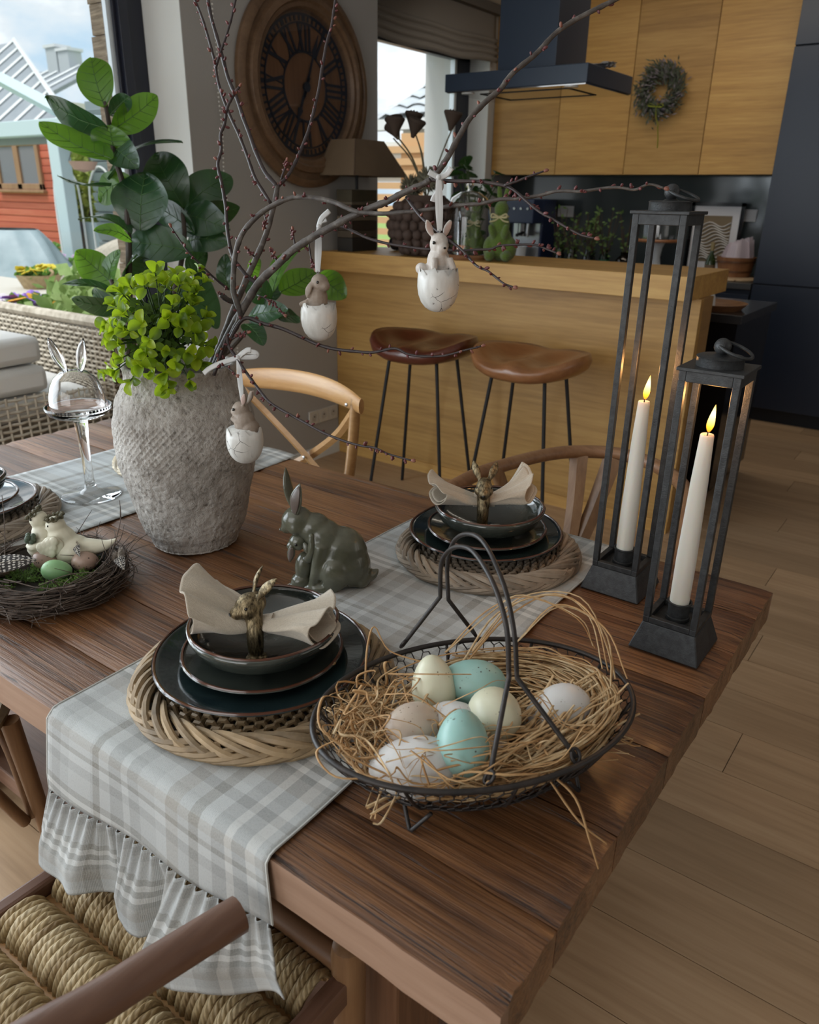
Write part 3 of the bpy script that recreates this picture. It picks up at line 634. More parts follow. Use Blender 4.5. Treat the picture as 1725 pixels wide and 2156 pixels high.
# stools
def stool(loc, rz, label, mat):
    s = thing('bar_stool', label, 'stool', loc, rz, 'carved wooden bar stools at the oak bar')
    A, B = .255, .20
    def topz(x, y):
        u, v = x/A, y/B
        r2 = u*u+v*v
        return .055*abs(u)**2.6+.012*max(0, v)**2-.024*math.exp(-(((abs(u)-.42)/.32)**2+((v-.05)/.55)**2))+.016*math.exp(-(u/.16)**2)*(.5-.6*v)-.012*max(0, -v)**2+.030*max(0, v)**3*(1-.5*math.exp(-(u/.3)**2))
    m = M(); NA, NR = 44, 9
    vs_ = []; 
    for lay in range(NR+1):
        q = lay/NR
        for k in range(NA):
            a = 2*pi*k/NA; e = 2.4; ca, sa = cos(a), sin(a); rr = (abs(ca)**e+abs(sa)**e)**(-1/e)
            x, y = A*q*rr*ca, B*q*rr*sa; vs_.append((x, y, topz(x, y)-.012*q**8))
    for (q, dz) in ((1.035, -.028), (1.0, -.058), (.88, -.074), (.5, -.078), (.01, -.078)):
        for k in range(NA):
            a = 2*pi*k/NA; e = 2.4; ca, sa = cos(a), sin(a); rr = (abs(ca)**e+abs(sa)**e)**(-1/e)
            x, y = A*q*rr*ca, B*q*rr*sa; zz = (.040*abs(x/A)**2.6+.012*max(0, y/B)**2) if q > .8 else 0; vs_.append((x, y, zz+dz))
    L = NR+6; fs = [(l*NA+k, (l+1)*NA+k, (l+1)*NA+(k+1) % NA, l*NA+(k+1) % NA) for l in range(L-1) for k in range(NA)]
    m.add([(a, b, c+.79) for a, b, c in vs_], fs); m.obj('seat', mat, s, ang=180)
    for sx in (-1, 1):
        for sy in (-1, 1): M().tube([(sx*.13, sy*.095, .720), (sx*.215, sy*.16, 0)], .0085, 8).obj('leg', blackmatt, s)
    return s
stool((-2.14, 3.035, 0), rad(4), 'dark reddish brown carved bar stool, left of the pair', wood('stool_dark', (.055, .012, .006), (.095, .022, .011), (.14, .04, .02), 'x', 1, .28, .0002, coat=.3))
stool((-1.56, 3.02, 0), rad(-2), 'lighter tan brown carved bar stool, right of the pair', wood('stool_tan', (.15, .058, .02), (.25, .105, .04), (.33, .155, .065), 'x', 1, .3, .0002, coat=.3))
# ------------------------------------------------------------------ wall clock
ck = thing('wall_clock', 'large round wooden wall clock with roman numerals on the grey wall', 'clock', (XW, 3.155, 1.92))
RM = Matrix.Rotation(pi/2, 4, 'Y')   # local z of the turned parts -> +x (out of the wall)
clockwood = wood('clock_wood', (.075, .04, .02), (.13, .075, .04), (.19, .115, .065), 'z', .8, .5, .0008)
def on_wall(o, dx=0): o.matrix_local = Matrix.Translation((dx, 0, 0)) @ RM; return o
R_ = .455; ri = .318
on_wall(M().lathe([(R_-.01, 0), (R_, .012), (R_, .032), (R_-.015, .044), (R_-.035, .046), (R_-.04, .036), (R_-.065, .036), (R_-.07, .052), (R_-.095, .058), (R_-.105, .046), (R_-.122, .046), (ri+.006, .030), (ri, .012), (ri, 0)], 72).obj('frame', clockwood, ck))
on_wall(M().lathe([(0, .004), (ri+.002, .004), (ri+.002, .008), (0, .008)], 64).obj('dial', wood('clock_dial', (.10, .045, .018), (.20, .095, .04), (.27, .14, .065), 'x', .7, .5, .0003), ck), .001)
iron = plain('clock_iron', (.012, .015, .024), .5)
on_wall(M().lathe([(.312, .010), (.312, .014), (.300, .014), (.300, .010)], 64, close=True).lathe([(.275, .010), (.275, .014), (.268, .014), (.268, .010)], 64, close=True).lathe([(.152, .010), (.152, .014), (.146, .014), (.146, .010)], 48, close=True).obj('numeral_ring', iron, ck))
mk = M()
for i in range(60):
    a = 2*pi*i/60; mk.box((.290*cos(a), .290*sin(a), .012), (.024, .010 if i % 5 else .02, .004), (0, 0, a))
on_wall(stuff(mk.obj('minute_marks', iron, ck, smooth=False)))
nums = {12: 'XII', 1: 'I', 2: 'II', 3: 'III', 4: 'IIII', 5: 'V', 6: 'VI', 7: 'VII', 8: 'VIII', 9: 'IX', 10: 'X', 11: 'XI'}
for h, tx in nums.items():
    m = M(); wd = {'I': .026, 'V': .046, 'X': .048}; tot = sum(wd[c] for c in tx); x = -tot/2; r0_, r1_ = .152, .268; hh = r1_-r0_; rm = (r0_+r1_)/2
    for c in tx:
        cxx = x+wd[c]/2
        if c == 'I': m.box((cxx, rm, .013), (.012, hh, .004))
        else:
            off = .015
            if c == 'X': m.box((cxx, rm, .013), (.015, hh*1.03, .004), (0, 0, atan2(2*off, hh))).box((cxx, rm, .0135), (.006, hh*1.03, .004), (0, 0, -atan2(2*off, hh)))
            else: m.box((cxx-off*.5, rm, .013), (.014, hh, .004), (0, 0, atan2(off, hh))).box((cxx+off*.5, rm, .0135), (.006, hh, .004), (0, 0, -atan2(off, hh)))
        for ry in (r0_, r1_): m.box((cxx, ry, .013), (wd[c]*.85, .008, .004))
        x += wd[c]
    o = m.obj('numeral', iron, ck, smooth=False)
    # dial plane: numeral "up" points outward; on the wall: local x-> -? build with +y of dial = world z, +x of dial = world y
    a = -2*pi*h/12
    o.matrix_local = Matrix(((0, 0, 1, 0), (cos(a), -sin(a), 0, 0), (sin(a), cos(a), 0, 0), (0, 0, 0, 1)))
def hand(name, L, ang, w):
    o = M().prism([(-w, -.05), (w, -.05), (w*.6, L*.6), (w*1.8, L*.66), (0, L), (-w*1.8, L*.66), (-w*.6, L*.6)], .003, (0, 0, .018)).obj(name, iron, ck, smooth=False)
    a = -ang; o.matrix_local = Matrix(((0, 0, 1, 0), (cos(a), -sin(a), 0, 0), (sin(a), cos(a), 0, 0), (0, 0, 0, 1)))
hand('minute_hand', .25, rad(22), .008); hand('hour_hand', .17, rad(205), .010)
on_wall(M().lathe([(0, .016), (.022, .016), (.022, .026), (0, .026)], 24).obj('hub', iron, ck))
on_wall(M().lathe([(0, .0295), (ri+.004, .0295), (ri+.004, .0315), (0, .0315)], 64).obj('cover_glass', thin_glass('window_pane'), ck))
# ------------------------------------------------------------------ on the bar
BT = 1.153
lamp = thing('table_lamp', 'table lamp with a striped wooden block base and a brown tapered shade', 'lamp', (-2.868, 3.42, BT))
cols = [((.030, .026, .022), .07), ((.10, .075, .05), .035), ((.05, .035, .022), .05), ((.20, .16, .11), .022), ((.045, .032, .02), .055), ((.16, .13, .09), .018), ((.075, .062, .035), .058)]
z = 0
for i, (c, h_) in enumerate(cols): M().bb((-.0525, -.105, z), (.0525, .105, z+h_-.0015)).obj('block', plain('lamp_block_%d' % i, c, .6, col2=tuple(q*.7 for q in c), vs=20, bump=.0006), lamp, smooth=False, bevel=.002); z += h_
M().tube([(0, 0, z), (0, 0, z+.09)], .008, 8).obj('stem', blackmatt, lamp)
shm = plain('lamp_shade', (.155, .105, .062), .8, col2=(.20, .14, .085), vs=6, bump=.0006, trans=.15)
M().add([(-.108, -.205, z+.065), (.155, -.205, z+.065), (.155, .24, z+.065), (-.108, .24, z+.065), (-.075, -.11, z+.235), (.085, -.11, z+.235), (.085, .12, z+.235), (-.075, .12, z+.235)], [(0, 1, 5, 4), (1, 2, 6, 5), (2, 3, 7, 6), (3, 0, 4, 7)]).obj('shade', shm, lamp, smooth=False, solid=.003)
M().tube([(.155, -.205, z+.065), (.085, -.11, z+.235)], .004, 5).tube([(.155, .24, z+.065), (.085, .12, z+.235)], .004, 5).tube([(-.108, -.205, z+.065), (-.075, -.11, z+.235)], .004, 5).obj('shade_seams', plain('shade_seam', (.10, .065, .04), .8), lamp)
pot = thing('bubble_vase', 'brown knobbly ceramic vase holding dried lotus pods', 'vase', (-2.40, 3.40, BT))
vb = plain('bubble_brown', (.085, .052, .038), .8, col2=(.055, .034, .026), vs=10)
prof = [(.09, 0), (.105, .01), (.15, .06), (.172, .13), (.168, .19), (.14, .245), (.10, .275), (.092, .285), (.08, .285), (.085, .26), (0, .24)]
M().lathe(prof, 36).obj('body', vb, pot)
bub = M().ell((0, 0, 0), .026, seg=10, rings=7).mesh('bubble'); shade(bub); bub.materials.append(vb)
for j, (rr, zz) in enumerate(((.115, .03), (.148, .065), (.168, .105), (.173, .145), (.167, .19), (.147, .232))):
    n = int(2*pi*rr/.049)
    for k in range(n): a = 2*pi*(k+.5*(j % 2))/n; inst(bub, 'bubble', pot, (rr*cos(a), rr*sin(a), zz), (0, 0, 0), .85+.3*rng.random())
pods = [(-2.64, 3.44, 1.752, -.55), (-2.575, 3.36, 1.772, -.25), (-2.515, 3.44, 1.795, .2), (-2.455, 3.38, 1.757, .35), (-2.52, 3.30, 1.76, 0), (-2.27, 3.42, 1.787, .2)]
podm = plain('lotus_brown', (.050, .032, .022), .85)
for i, (x, y, z, tl) in enumerate(pods):
    lb = ['leftmost dried lotus pod leaning out over the lamp', 'small dried lotus pod second from the left', 'topmost dried lotus pod of the cluster', 'dried lotus pod right of the topmost pod', 'dried lotus pod in front, under the topmost pod', 'single dried lotus pod standing apart by the hood'][i]
    p = thing('lotus_pod', lb, 'dried flower', (x, y, z), 0, 'dried lotus pods in the brown vase')
    b = V(-2.40, 3.40, BT+.27); t_ = V(x, y, z)
    M().tube(crv([b-t_, (b-t_)*.5+V(.01, 0, .01), V(0, 0, -.05)], 6), .0035, 6).obj('stalk', plain('stalk_green', (.10, .085, .045), .8), p)
    h_ = M().lathe([(0, -.062), (.008, -.06), (.018, -.035), (.036, -.004), (.044, .012), (.040, .020), (.02, .023), (0, .024)], 18).obj('seed_head', podm, p); h_.rotation_euler = (0, tl, 0); h_.scale = (1.05, 1.05, 1.05)
    M().ell((.015, 0, .022), .005, seg=6, rings=4).ell((-.012, .012, .023), .005, seg=6, rings=4).ell((-.008, -.016, .022), .005, seg=6, rings=4).obj('seed', plain('seed_dark', (.03, .02, .015), .7), h_)
for k, (x, y, lb) in enumerate(((-2.49, 3.40, 'grey green spiky dried protea head at the left of the vase mouth'), (-2.36, 3.36, 'grey green spiky dried protea head, higher one in the vase mouth'))):
    m = M(); rg = random.Random(k)
    for i in range(150):
        d = V(rg.gauss(0, 1), rg.gauss(0, 1), rg.gauss(.2, 1)).normalized(); p = d*.035; m.tube([p, d*.062+V(0, 0, .006)], [.006, .001], 4, caps=False)
    o = m.ell((0, 0, 0), .040, seg=12, rings=8).obj('dried_protea', plain('protea', (.10, .095, .06), .9, col2=(.18, .17, .12), vs=40)); o.location = (x, y, BT+.32+.03*k); tag(o, lb, 'dried flower')
# glass cloche with a moss rabbit inside
cl = thing('glass_cloche', 'tall glass cloche on a wooden base next to the moss rabbit', 'cloche', (-2.135, 3.385, BT))
M().lathe([(0, 0), (.125, 0), (.13, .012), (.12, .022), (0, .022)], 36).obj('wooden_base', wood('cloche_wood', (.12, .05, .02), (.22, .10, .045), (.3, .16, .08), 'x', 1, .5, .0003), cl)
M().lathe([(.108, .023), (.110, .18), (.105, .23), (.085, .275), (.045, .30), (.012, .305), (.010, .318), (.017, .33), (.012, .345), (0, .348)], 40).obj('dome', clear, cl, solid=.0025)
moss = NT('moss_flock'); _n = moss.noise(moss.co(), 260, 3, .7); moss.p(Base_Color=moss.ramp(_n, [(.3, (.045, .085, .008)), (.7, (.13, .20, .025))]), Roughness=1, Normal=moss.bump(_n, .004), Sheen_Weight=.3); moss = moss.m
def moss_rabbit(name, label, loc, s, rz):
    r = thing(name, label, 'figurine', loc, rz); m = M()
    m.ell((0, 0, .085*s), (.058*s, .055*s, .085*s)).ell((0, -.02*s, .165*s), (.046*s, .042*s, .05*s)).ell((0, -.01*s, .235*s), (.034*s, .038*s, .038*s))
    for q in (-1, 1):
        m.ell((q*.040*s, -.045*s, .026*s), (.026*s, .038*s, .026*s)).ell((q*.046*s, 0, .06*s), (.036*s, .046*s, .055*s)).ell((q*.030*s, -.052*s, .135*s), (.017*s, .018*s, .04*s), (.4, q*.3, 0))
        m.ell((q*.016*s, .012*s, .30*s), (.013*s, .010*s, .048*s), (-.15, q*.16, 0))
    m.ell((0, .055*s, .04*s), .02*s)
    fig(m, .004*s, 3, 'body', moss, r)
    bm_ = M(); col = plain('raffia_bow', (.45, .40, .22), .8)
    bm_.tube([(.036*s*cos(2*pi*k/16), -.012*s+.038*s*sin(2*pi*k/16), .203*s) for k in range(16)], .004*s, 5, closed=True)
    for q in (-1, 1): bm_.tube(crv([(0, -.052*s, .20*s), (q*.03*s, -.06*s, .215*s), (q*.035*s, -.06*s, .20*s), (0, -.052*s, .20*s)], 4), .004*s, 4).tube(crv([(0, -.052*s, .20*s), (q*.02*s, -.058*s, .185*s), (q*.045*s, -.06*s, .18*s)], 4), .0035*s, 4)
    bm_.obj('raffia_bow', col, r)
    return r
moss_rabbit('moss_rabbit', 'standing moss covered rabbit with a raffia bow, right of the glass cloche', (-1.94, 3.36, BT), .98, rad(20))
moss_rabbit('moss_rabbit', 'moss covered rabbit with a raffia bow under the glass cloche', (-2.10, 3.39, BT+.022), .72, rad(20))
cr_ = thing('moss_carrot', 'orange felt carrot lying under the glass cloche', 'ornament', (-2.17, 3.34, BT+.045)); M().tube(crv([(0, 0, 0), (.04, .01, .005), (.085, .02, .0)], 5), [.021, .004], 10).obj('root', plain('carrot', (.5, .17, .04), .9, bump=.001), cr_)
for k in range(5): M().tube([(0, 0, 0), (-.025, .012*(k-2), .015+.004*k)], [.003, .002], 5).obj('stalk', moss, cr_)
# trailing plant on the worktop by the window
pp = thing('round_leaf_plant', 'round leaved green plant on the island under the cooker hood', 'plant', (-2.63, 4.20, .945))
M().lathe([(0, 0), (.06, 0), (.08, .13), (.072, .13), (0, .11)], 20).obj('pot', plain('pot_dark', (.06, .06, .06), .6), pp)
lm = M().grid(lambda u, v: ((u-.5)*.085*sin(pi*v)**.6, v*.085, .012*(u-.5)**2*4-.01*v*v), 6, 6).mesh('leaf'); shade(lm); lm.materials.append(plain('pilea', (.025, .075, .02), .35, col2=(.06, .14, .03), vs=6, trans=.3))
rg = random.Random(21); st = M()
for i in range(46):
    a = rg.uniform(0, 2*pi); q = rg.uniform(.03, .17); z = rg.uniform(.25, .74)-.5*q; p = V(q*cos(a), q*sin(a), z)
    st.tube(crv([(0, 0, .1), (p.x*.5, p.y*.5, z*.75), p], 4), .003, 4, caps=False)
    inst(lm, 'leaf', pp, p, (rg.uniform(-.9, .3), rg.uniform(-.5, .5), rg.uniform(0, 6.3)), rg.uniform(.8, 1.25))
stuff(st.obj('stems', plain('pilea_stem', (.06, .10, .03), .7), pp))
# small red and white ornament with leaves glimpsed beside the lamp
gn = thing('bird_ornament', 'small red and white bird ornament on the bar beside the lamp', 'ornament', (-2.66, 3.55, BT)); m = M().ell((0, 0, .05), (.03, .022, .045)).ell((.005, 0, .10), (.02, .018, .022)); fig(m, .004, 3, 'body', plain('orn_white', (.7, .65, .6), .5), gn)
M().ell((.008, -.008, .105), (.017, .015, .016), seg=10, rings=6).obj('red_cap', plain('orn_red', (.6, .03, .03), .5), gn)
for i, (y, r_) in enumerate(((3.60, .045), (3.66, .05))):
    o = M().ell((0, 0, r_*.9), (r_, r_, r_*.9)).ell((0, 0, r_*1.8), (r_*.3, r_*.3, r_*.3)).obj('dark_ornament', blackmatt); o.location = (-2.72+.06*i, y-.02, BT); tag(o, ('left' if i == 0 else 'right')+' round black ornament behind the lamp on the bar', 'ornament')
# ------------------------------------------------------------------ dining table
TZ = .76
def table_wood_mat():
    a = NT('reclaimed_oak')
    v = a.co((.9, 14, 14), rnd=True); n1 = a.noise(v, 1.0, 7, .65, 1.2)
    vf = a.co((4.0, 190, 190), rnd=True); n2 = a.noise(vf, 1, 4, .65, .4)
    vb = a.co((1.1, 3.2, 3.2), rnd=True); n3 = a.noise(vb, 1.3, 4, .55, .6)
    vg = a.co((2.2, 85, 85), rnd=True); n4 = a.noise(vg, 1, 5, .6, 1.6)
    g = a.math('ADD', a.math('MULTIPLY', n1, .42), a.math('MULTIPLY', n2, .58))
    g = a.math('ADD', g, a.math('MULTIPLY', a.math('SUBTRACT', n3, .5), .55))
    c = a.ramp(g, [(.32, (.030, .011, .0045)), (.44, (.110, .045, .0170)), (.55, (.195, .085, .033)), (.70, (.30, .150, .068))])
    groove = a.ramp(n4, [(.30, 0.0), (.39, 1.0)])
    c = a.mix(groove, (.03, .013, .007), c)
    rv = a.n('ObjectInfo', out='Random'); c = a.n('HueSaturation', {'Color': c, 'Value': a.math('ADD', a.math('MULTIPLY', rv, .35), .80)})
    h = a.math('ADD', a.math('MULTIPLY', n2, .45), a.math('MULTIPLY', groove, .8)); h = a.math('ADD', h, a.math('MULTIPLY', n1, .7))
    rgh = a.ramp(n1, [(.3, .48), (.7, .28)])
    a.p(Base_Color=c, Roughness=rgh, Normal=a.bump(h, .0048, .95), Coat_Weight=.25, Coat_Roughness=.22)
    return a.m
twood = table_wood_mat()
edgewood = wood('table_edge_wood', (.18, .10, .062), (.30, .185, .125), (.40, .265, .19), 'x', .9, .6, .0012)
table = thing('dining_table', 'large rustic reclaimed oak dining table with worn grooved boards', 'table', (-1.2, .943, 0))
TX0, TX1, TY0, TY1 = -2.20, -.204, .433, 1.453
ys = [TY0, .545, .70, .872, 1.035, 1.18, 1.325, TY1]
rg = random.Random(3)
def edge_wob(x, k): return .0022*mnoise.noise(V(x*9, k*3.1, 0))+.0012*mnoise.noise(V(x*37, k*5.7, 1))
for b in range(7):
    a0, a1 = ys[b]+.0008, ys[b+1]-.0008; nx, ny = 90, 8; m = M(); base = []
    def top(i, j, b=b, a0=a0, a1=a1):
        x = TX0+(TX1-TX0)*i/nx; f = j/ny; y = a0+(a1-a0)*f
        if j == 0: y += edge_wob(x, b*2)-(.0 if b else 0)
        if j == ny: y += edge_wob(x, b*2+1)
        e = min(f, 1-f); z = TZ-.0035*max(0, 1-e/.10)**2+.0011*mnoise.noise(V(x*5, y*26, b))
        if i == 0 or i == nx:
            x += .004*mnoise.noise(V(y*40, i, 2)); z -= .002
        return V(x, y, z)
    P = [[top(i, j) for j in range(ny+1)] for i in range(nx+1)]
    idx = {}
    for i in range(nx+1):
        for j in range(ny+1): idx[i, j] = len(m.v); m.v.append(tuple(P[i][j]))
    for i in range(nx):
        for j in range(ny): m.f.append((idx[i, j], idx[i+1, j], idx[i+1, j+1], idx[i, j+1]))
    lo = {}
    ring_ = [(i, 0) for i in range(nx+1)]+[(nx, j) for j in range(1, ny+1)]+[(i, ny) for i in range(nx-1, -1, -1)]+[(0, j) for j in range(ny-1, 0, -1)]
    for q in ring_: p = P[q[0]][q[1]]; lo[q] = len(m.v); m.v.append((p.x, p.y, .699+.001*mnoise.noise(V(p.x*11, p.y*3, 7))))
    for q, q2 in zip(ring_, ring_[1:]+ring_[:1]): m.f.append((idx[q], lo[q], lo[q2], idx[q2]))
    m.f.append(tuple(lo[q] for q in ring_[::-1]))
    o = m.obj('tabletop_board', twood, table, world=True, ang=50)
    o.data.materials.append(edgewood)
    for p in o.data.polygons:
        if abs(p.normal.z) < .5 and ((b == 0 and p.center.y+.943 < TY0+.02) or (b == 6 and p.center.y+.943 > TY1-.02)): p.material_index = 1
legwood = wood('table_leg_wood', (.07, .03, .014), (.15, .07, .035), (.23, .12, .065), 'z', .9, .55, .002)
legx = wood('table_base_wood', (.09, .045, .028), (.19, .105, .068), (.28, .17, .12), 'x', .9, .5, .002)
for x in (-.50, -1.85):
    M().bb((x-.055, .60, .10), (x+.055, .72, .699)).obj('leg', legwood, table, world=True, smooth=False, bevel=.006)
    M().bb((x-.055, 1.17, .10), (x+.055, 1.29, .699)).obj('leg', legwood, table, world=True, smooth=False, bevel=.006)
    M().bb((x-.05, .56, .62), (x+.05, 1.33, .698)).obj('cross_beam', legwood, table, world=True, smooth=False, bevel=.006)
    M().bb((x-.055, .57, 0), (x+.055, 1.32, .045)).obj('foot', legwood, table, world=True, smooth=False, bevel=.006)
for y in (.645, .80, .96, 1.11): M().bb((-2.05, y, .046), (-.445, y+.145, .10)).obj('base_board', legx, table, world=True, smooth=False, bevel=.004)
# ------------------------------------------------------------------ plaid linen runners
def plaid(name, base, tint):
    a = NT(name); uv = a.n('TexCoord', out=2); sp = a.t.nodes.new('ShaderNodeSeparateXYZ'); a.t.links.new(uv, sp.inputs[0]); U, Vv = sp.outputs[0], sp.outputs[1]
    T = tuple(q*.48 for q in (base[0], base[1]*.93, base[2]*.82)); Wt = (.80, .80, .77); G = tuple(q*.71 for q in base); B = base; LB = tuple(min(1, q*1.2) for q in base); TT = tuple(q*.74 for q in (base[0]*1.06, base[1]*.97, base[2]*.88))
    # across the runner (metres of width; 0..1)
    ru = a.ramp(U, [(0, B), (.035, G), (.085, B), (.13, LB), (.24, B), (.252, T), (.285, LB), (.33, G), (.39, LB), (.42, G), (.47, B), (.55, LB), (.60, TT), (.655, B), (.70, T), (.74, LB), (.79, G), (.84, Wt), (.87, G), (.92, Wt), (.955, B)], 'CONSTANT')
    fv = a.math('FRACT', Vv, 0)
    rv = a.ramp(fv, [(0, B), (.04, T), (.085, Wt), (.125, T), (.165, Wt), (.205, T), (.245, TT), (.34, B), (.42, LB), (.47, G), (.53, LB), (.60, B), (.68, TT), (.735, B), (.78, T), (.81, LB), (.86, G), (.92, B)], 'CONSTANT')
    c = a.mix(.5, ru, rv)
    w1 = a.n('TexWave', {'Vector': a.n('Mapping', {'Vector': uv, 'Scale': (1, .6, 1)}), 'Scale': 110.0, 'Distortion': 1.2, 'Detail': 1.0}, bands_direction='X'); w2 = a.n('TexWave', {'Vector': uv, 'Scale': 60.0, 'Distortion': 1.2, 'Detail': 1.0}, bands_direction='Y')
    wv = a.math('ADD', w1, w2); sl = a.noise(a.n('Mapping', {'Vector': uv, 'Scale': (160, 60, 1)}), 1.5, 3, .7)
    c = a.mix(a.ramp(sl, [(.35, .0), (.65, .22)]), c, (.80, .80, .78)); c = a.mix(a.ramp(sl, [(.25, .25), (.45, 0)]), c, (.16, .15, .14))
    a.p(Base_Color=c, Roughness=.92, Sheen_Weight=.25, Normal=a.bump(a.math('ADD', wv, a.math('MULTIPLY', sl, 1.2)), .0006, .7))
    tr = a.n('BsdfTranslucent', {'Color': c}); a.t.links.new(a.n('MixShader', {0: .12, 1: a.b.outputs[0], 2: tr}), a.out.inputs[0])
    return a.m
linen = plaid('plaid_linen', (.55, .575, .575), 0)
PER = .26
def drape(s, x):
    """distance along the cloth from the table's near edge (s>0 hangs): returns (y,z)"""
    r = .015
    if s <= 0: return TY0+.008-s, TZ+.0045
    q = s/(r*1.57)
    if q < 1: a = q*pi/2; return TY0+.008-r*sin(a), TZ+.0045-r*(1-cos(a))
    d = (q-1)*r*1.57
    return TY0+.008-r-.010*min(1, d/.1), TZ+.0045-r-d
run = thing('table_runner', 'plaid linen table runner under the two near place settings with a ruffled hem', 'table runner', (-.72, .9, TZ))
RX0, RX1 = -.935, -.500
def run_f(u, v):
    e = .150-.050*u; s = e-v*(e+1.0); x = RX0+(RX1-RX0)*u
    y, z = drape(s, x)
    if s > .02: y -= .004*sin(u*11)*min(1, s/.1); x += .03*(u-.5)*s/.13
    else: z += .0012*(.5+.5*sin(u*23+v*9))*(1 if .05 < u < .95 else .3); x += .003*sin(v*14)
    return (x, y, z)
M().grid(run_f, 44, 130, uv=lambda u, v: (u, (.150-.050*u-v*(1.150-.050*u))/PER+.62)).obj('cloth', linen, run, world=True, ang=180, solid=.0016)
hm = M(); hm.tube([V(*run_f(0, v/120))+V(.001, 0, .0008) for v in range(121)], .0016, 5).tube([V(*run_f(1, v/120))+V(-.001, 0, .0008) for v in range(121)], .0016, 5)
hm.obj('hem', plain('hem_linen', (.47, .475, .455), .95), run, world=True)
def lerpf(u, K):
    for (a, p), (b, q) in zip(K, K[1:]):
        if u <= b: t = (u-a)/(b-a); t = t*t*(3-2*t); return p+(q-p)*t
    return K[-1][1]
RB = [(0, .012), (.07, .030), (.22, .036), (.335, .006), (.42, .036), (.50, .034), (.575, -.004), (.66, .060), (.80, .048), (.90, .022), (1, .020)]
RL = [(0, .122), (.15, .130), (.335, .112), (.45, .125), (.575, .112), (.67, .128), (.85, .100), (1, .066)]
RX = [(0, -.040), (.22, -.010), (.335, .012), (.42, -.004), (.575, .016), (.66, -.016), (.85, .022), (1, .036)]
def ruf_f(u, v):
    x, y, z = run_f(u, 0); w_ = min(1, v*1.4+.05)
    g = .0045*sin(u*150)*(1-v)**2+.0035*sin(u*47+1)*v
    return (x+lerpf(u, RX)*v, y-lerpf(u, RB)*w_+g, z-lerpf(u, RL)*v)
M().grid(ruf_f, 190, 22, uv=lambda u, v: (u*1.55 % 1 if False else u*1.0, v*.165/PER+.845)).obj('ruffle', linen, run, world=True, ang=180, solid=.0014)
# far runner
linen2 = plaid('plaid_linen_far', (.56, .60, .61), 0)
run2 = thing('table_runner', 'plaid linen table runner at the far end under the vase and the glass rabbit', 'table runner', (-1.68, .95, TZ))
def run2_f(u, v): return (-1.908+.452*u+.002*sin(v*11), .36+v*1.112, TZ+.0022+.0014*sin(u*17+v*7)*.5+(.0025*sin(u*9) if v > .93 else 0)) if True else None
def run2_g(u, v):
    x, y, z = run2_f(u, v)
    return (x, max(y, TY0+.006), z)
M().grid(run2_g, 30, 70, uv=lambda u, v: (u, v*1.112/PER)).obj('cloth', linen2, run2, world=True, ang=180, solid=.0014)
# ------------------------------------------------------------------ woven placemats
def rodmat(name, c):
    a = NT(name); v = a.co((1, 1, 1), rnd=True); n = a.noise(v, 22, 5, .6); n2 = a.noise(v, 140, 3, .6)
    rv = a.n('ObjectInfo', out='Random'); cc = a.ramp(a.math('ADD', a.math('MULTIPLY', n, .7), a.math('MULTIPLY', rv, .3)), [(.25, tuple(q*.45 for q in c)), (.5, c), (.75, tuple(min(1, q*1.5) for q in c))])
    a.p(Base_Color=cc, Roughness=.55, Normal=a.bump(n2, .0006)); return a.m
def placemat(label, loc, R, mat, seed, rz=0):
    p = thing('placemat', label, 'placemat', loc, rz, 'round willow placemats'); rg = random.Random(seed)
    w = M(); ns = 30
    for k in range(ns):
        a = 2*pi*k/ns; w.tube([(.03*cos(a), .03*sin(a), .012), (R*.86*cos(a), R*.86*sin(a), .012)], .0042, 6)
    r = .04; j = 0
    while r < R*.80:
        n = ns*4; w.tube([(r*cos(2*pi*i/n), r*sin(2*pi*i/n), .012+(.0062 if ((i//2)+j) % 2 else -.0062)*(1 if i % 2 else .75)) for i in range(n)], .0044, 6, closed=True, flat=.8); r += .0092; j += 1
    stuff(w.obj('weave', mat, p))
    # braided border: thick rods that come up from inside, cross over the rim and tuck under
    NB = 36
    for k in range(NB):
        a0 = 2*pi*k/NB+rg.uniform(-.02, .02); P = []
        prof_ = [(0, .80, .018), (.16, .845, .025), (.34, .915, .026), (.52, .975, .018), (.68, .985, .009), (.84, .95, .004)]
        for da, fr_, z in prof_: a = a0+da; P.append((R*fr_*cos(a)+rg.uniform(-.0012, .0012), R*fr_*sin(a), z+rg.uniform(-.001, .001)))
        M().tube(crv(P, 3), [.0058, .0056][:1]*16 if False else .0062*rg.uniform(.85, 1.1), 7).obj('rod', mat, p)
    for k in range(NB):
        a0 = 2*pi*(k+.5)/NB; P = [(R*f_*cos(a0+d), R*f_*sin(a0+d), z) for d, f_, z in ((0, .93, .003), (.2, .99, .007), (.42, 1.0, .012), (.6, .97, .018), (.74, .91, .021))]
        M().tube(crv(P, 3), .0052*rg.uniform(.85, 1.15), 6).obj('rod', mat, p)
    return p
mat_near = rodmat('willow_honey', (.27, .19, .105)); mat_far = rodmat('willow_grey', (.25, .20, .15))
placemat('honey brown willow placemat under the nearest plate stack', (-.742, .661, TZ+.004), .190, mat_near, 1)
placemat('grey willow placemat under the plate stack by the tall lantern', (-.708, 1.247, TZ+.004), .183, mat_far, 2, 1.0)
placemat('willow placemat under the plates at the left edge of the photo', (-1.70, .692, TZ+.004), .183, mat_far, 3, 2.0)
placemat('pale willow placemat mostly hidden behind the stone vase', (-1.655, 1.235, TZ+.004), .175, rodmat('willow_pale', (.42, .35, .24)), 4, .5)
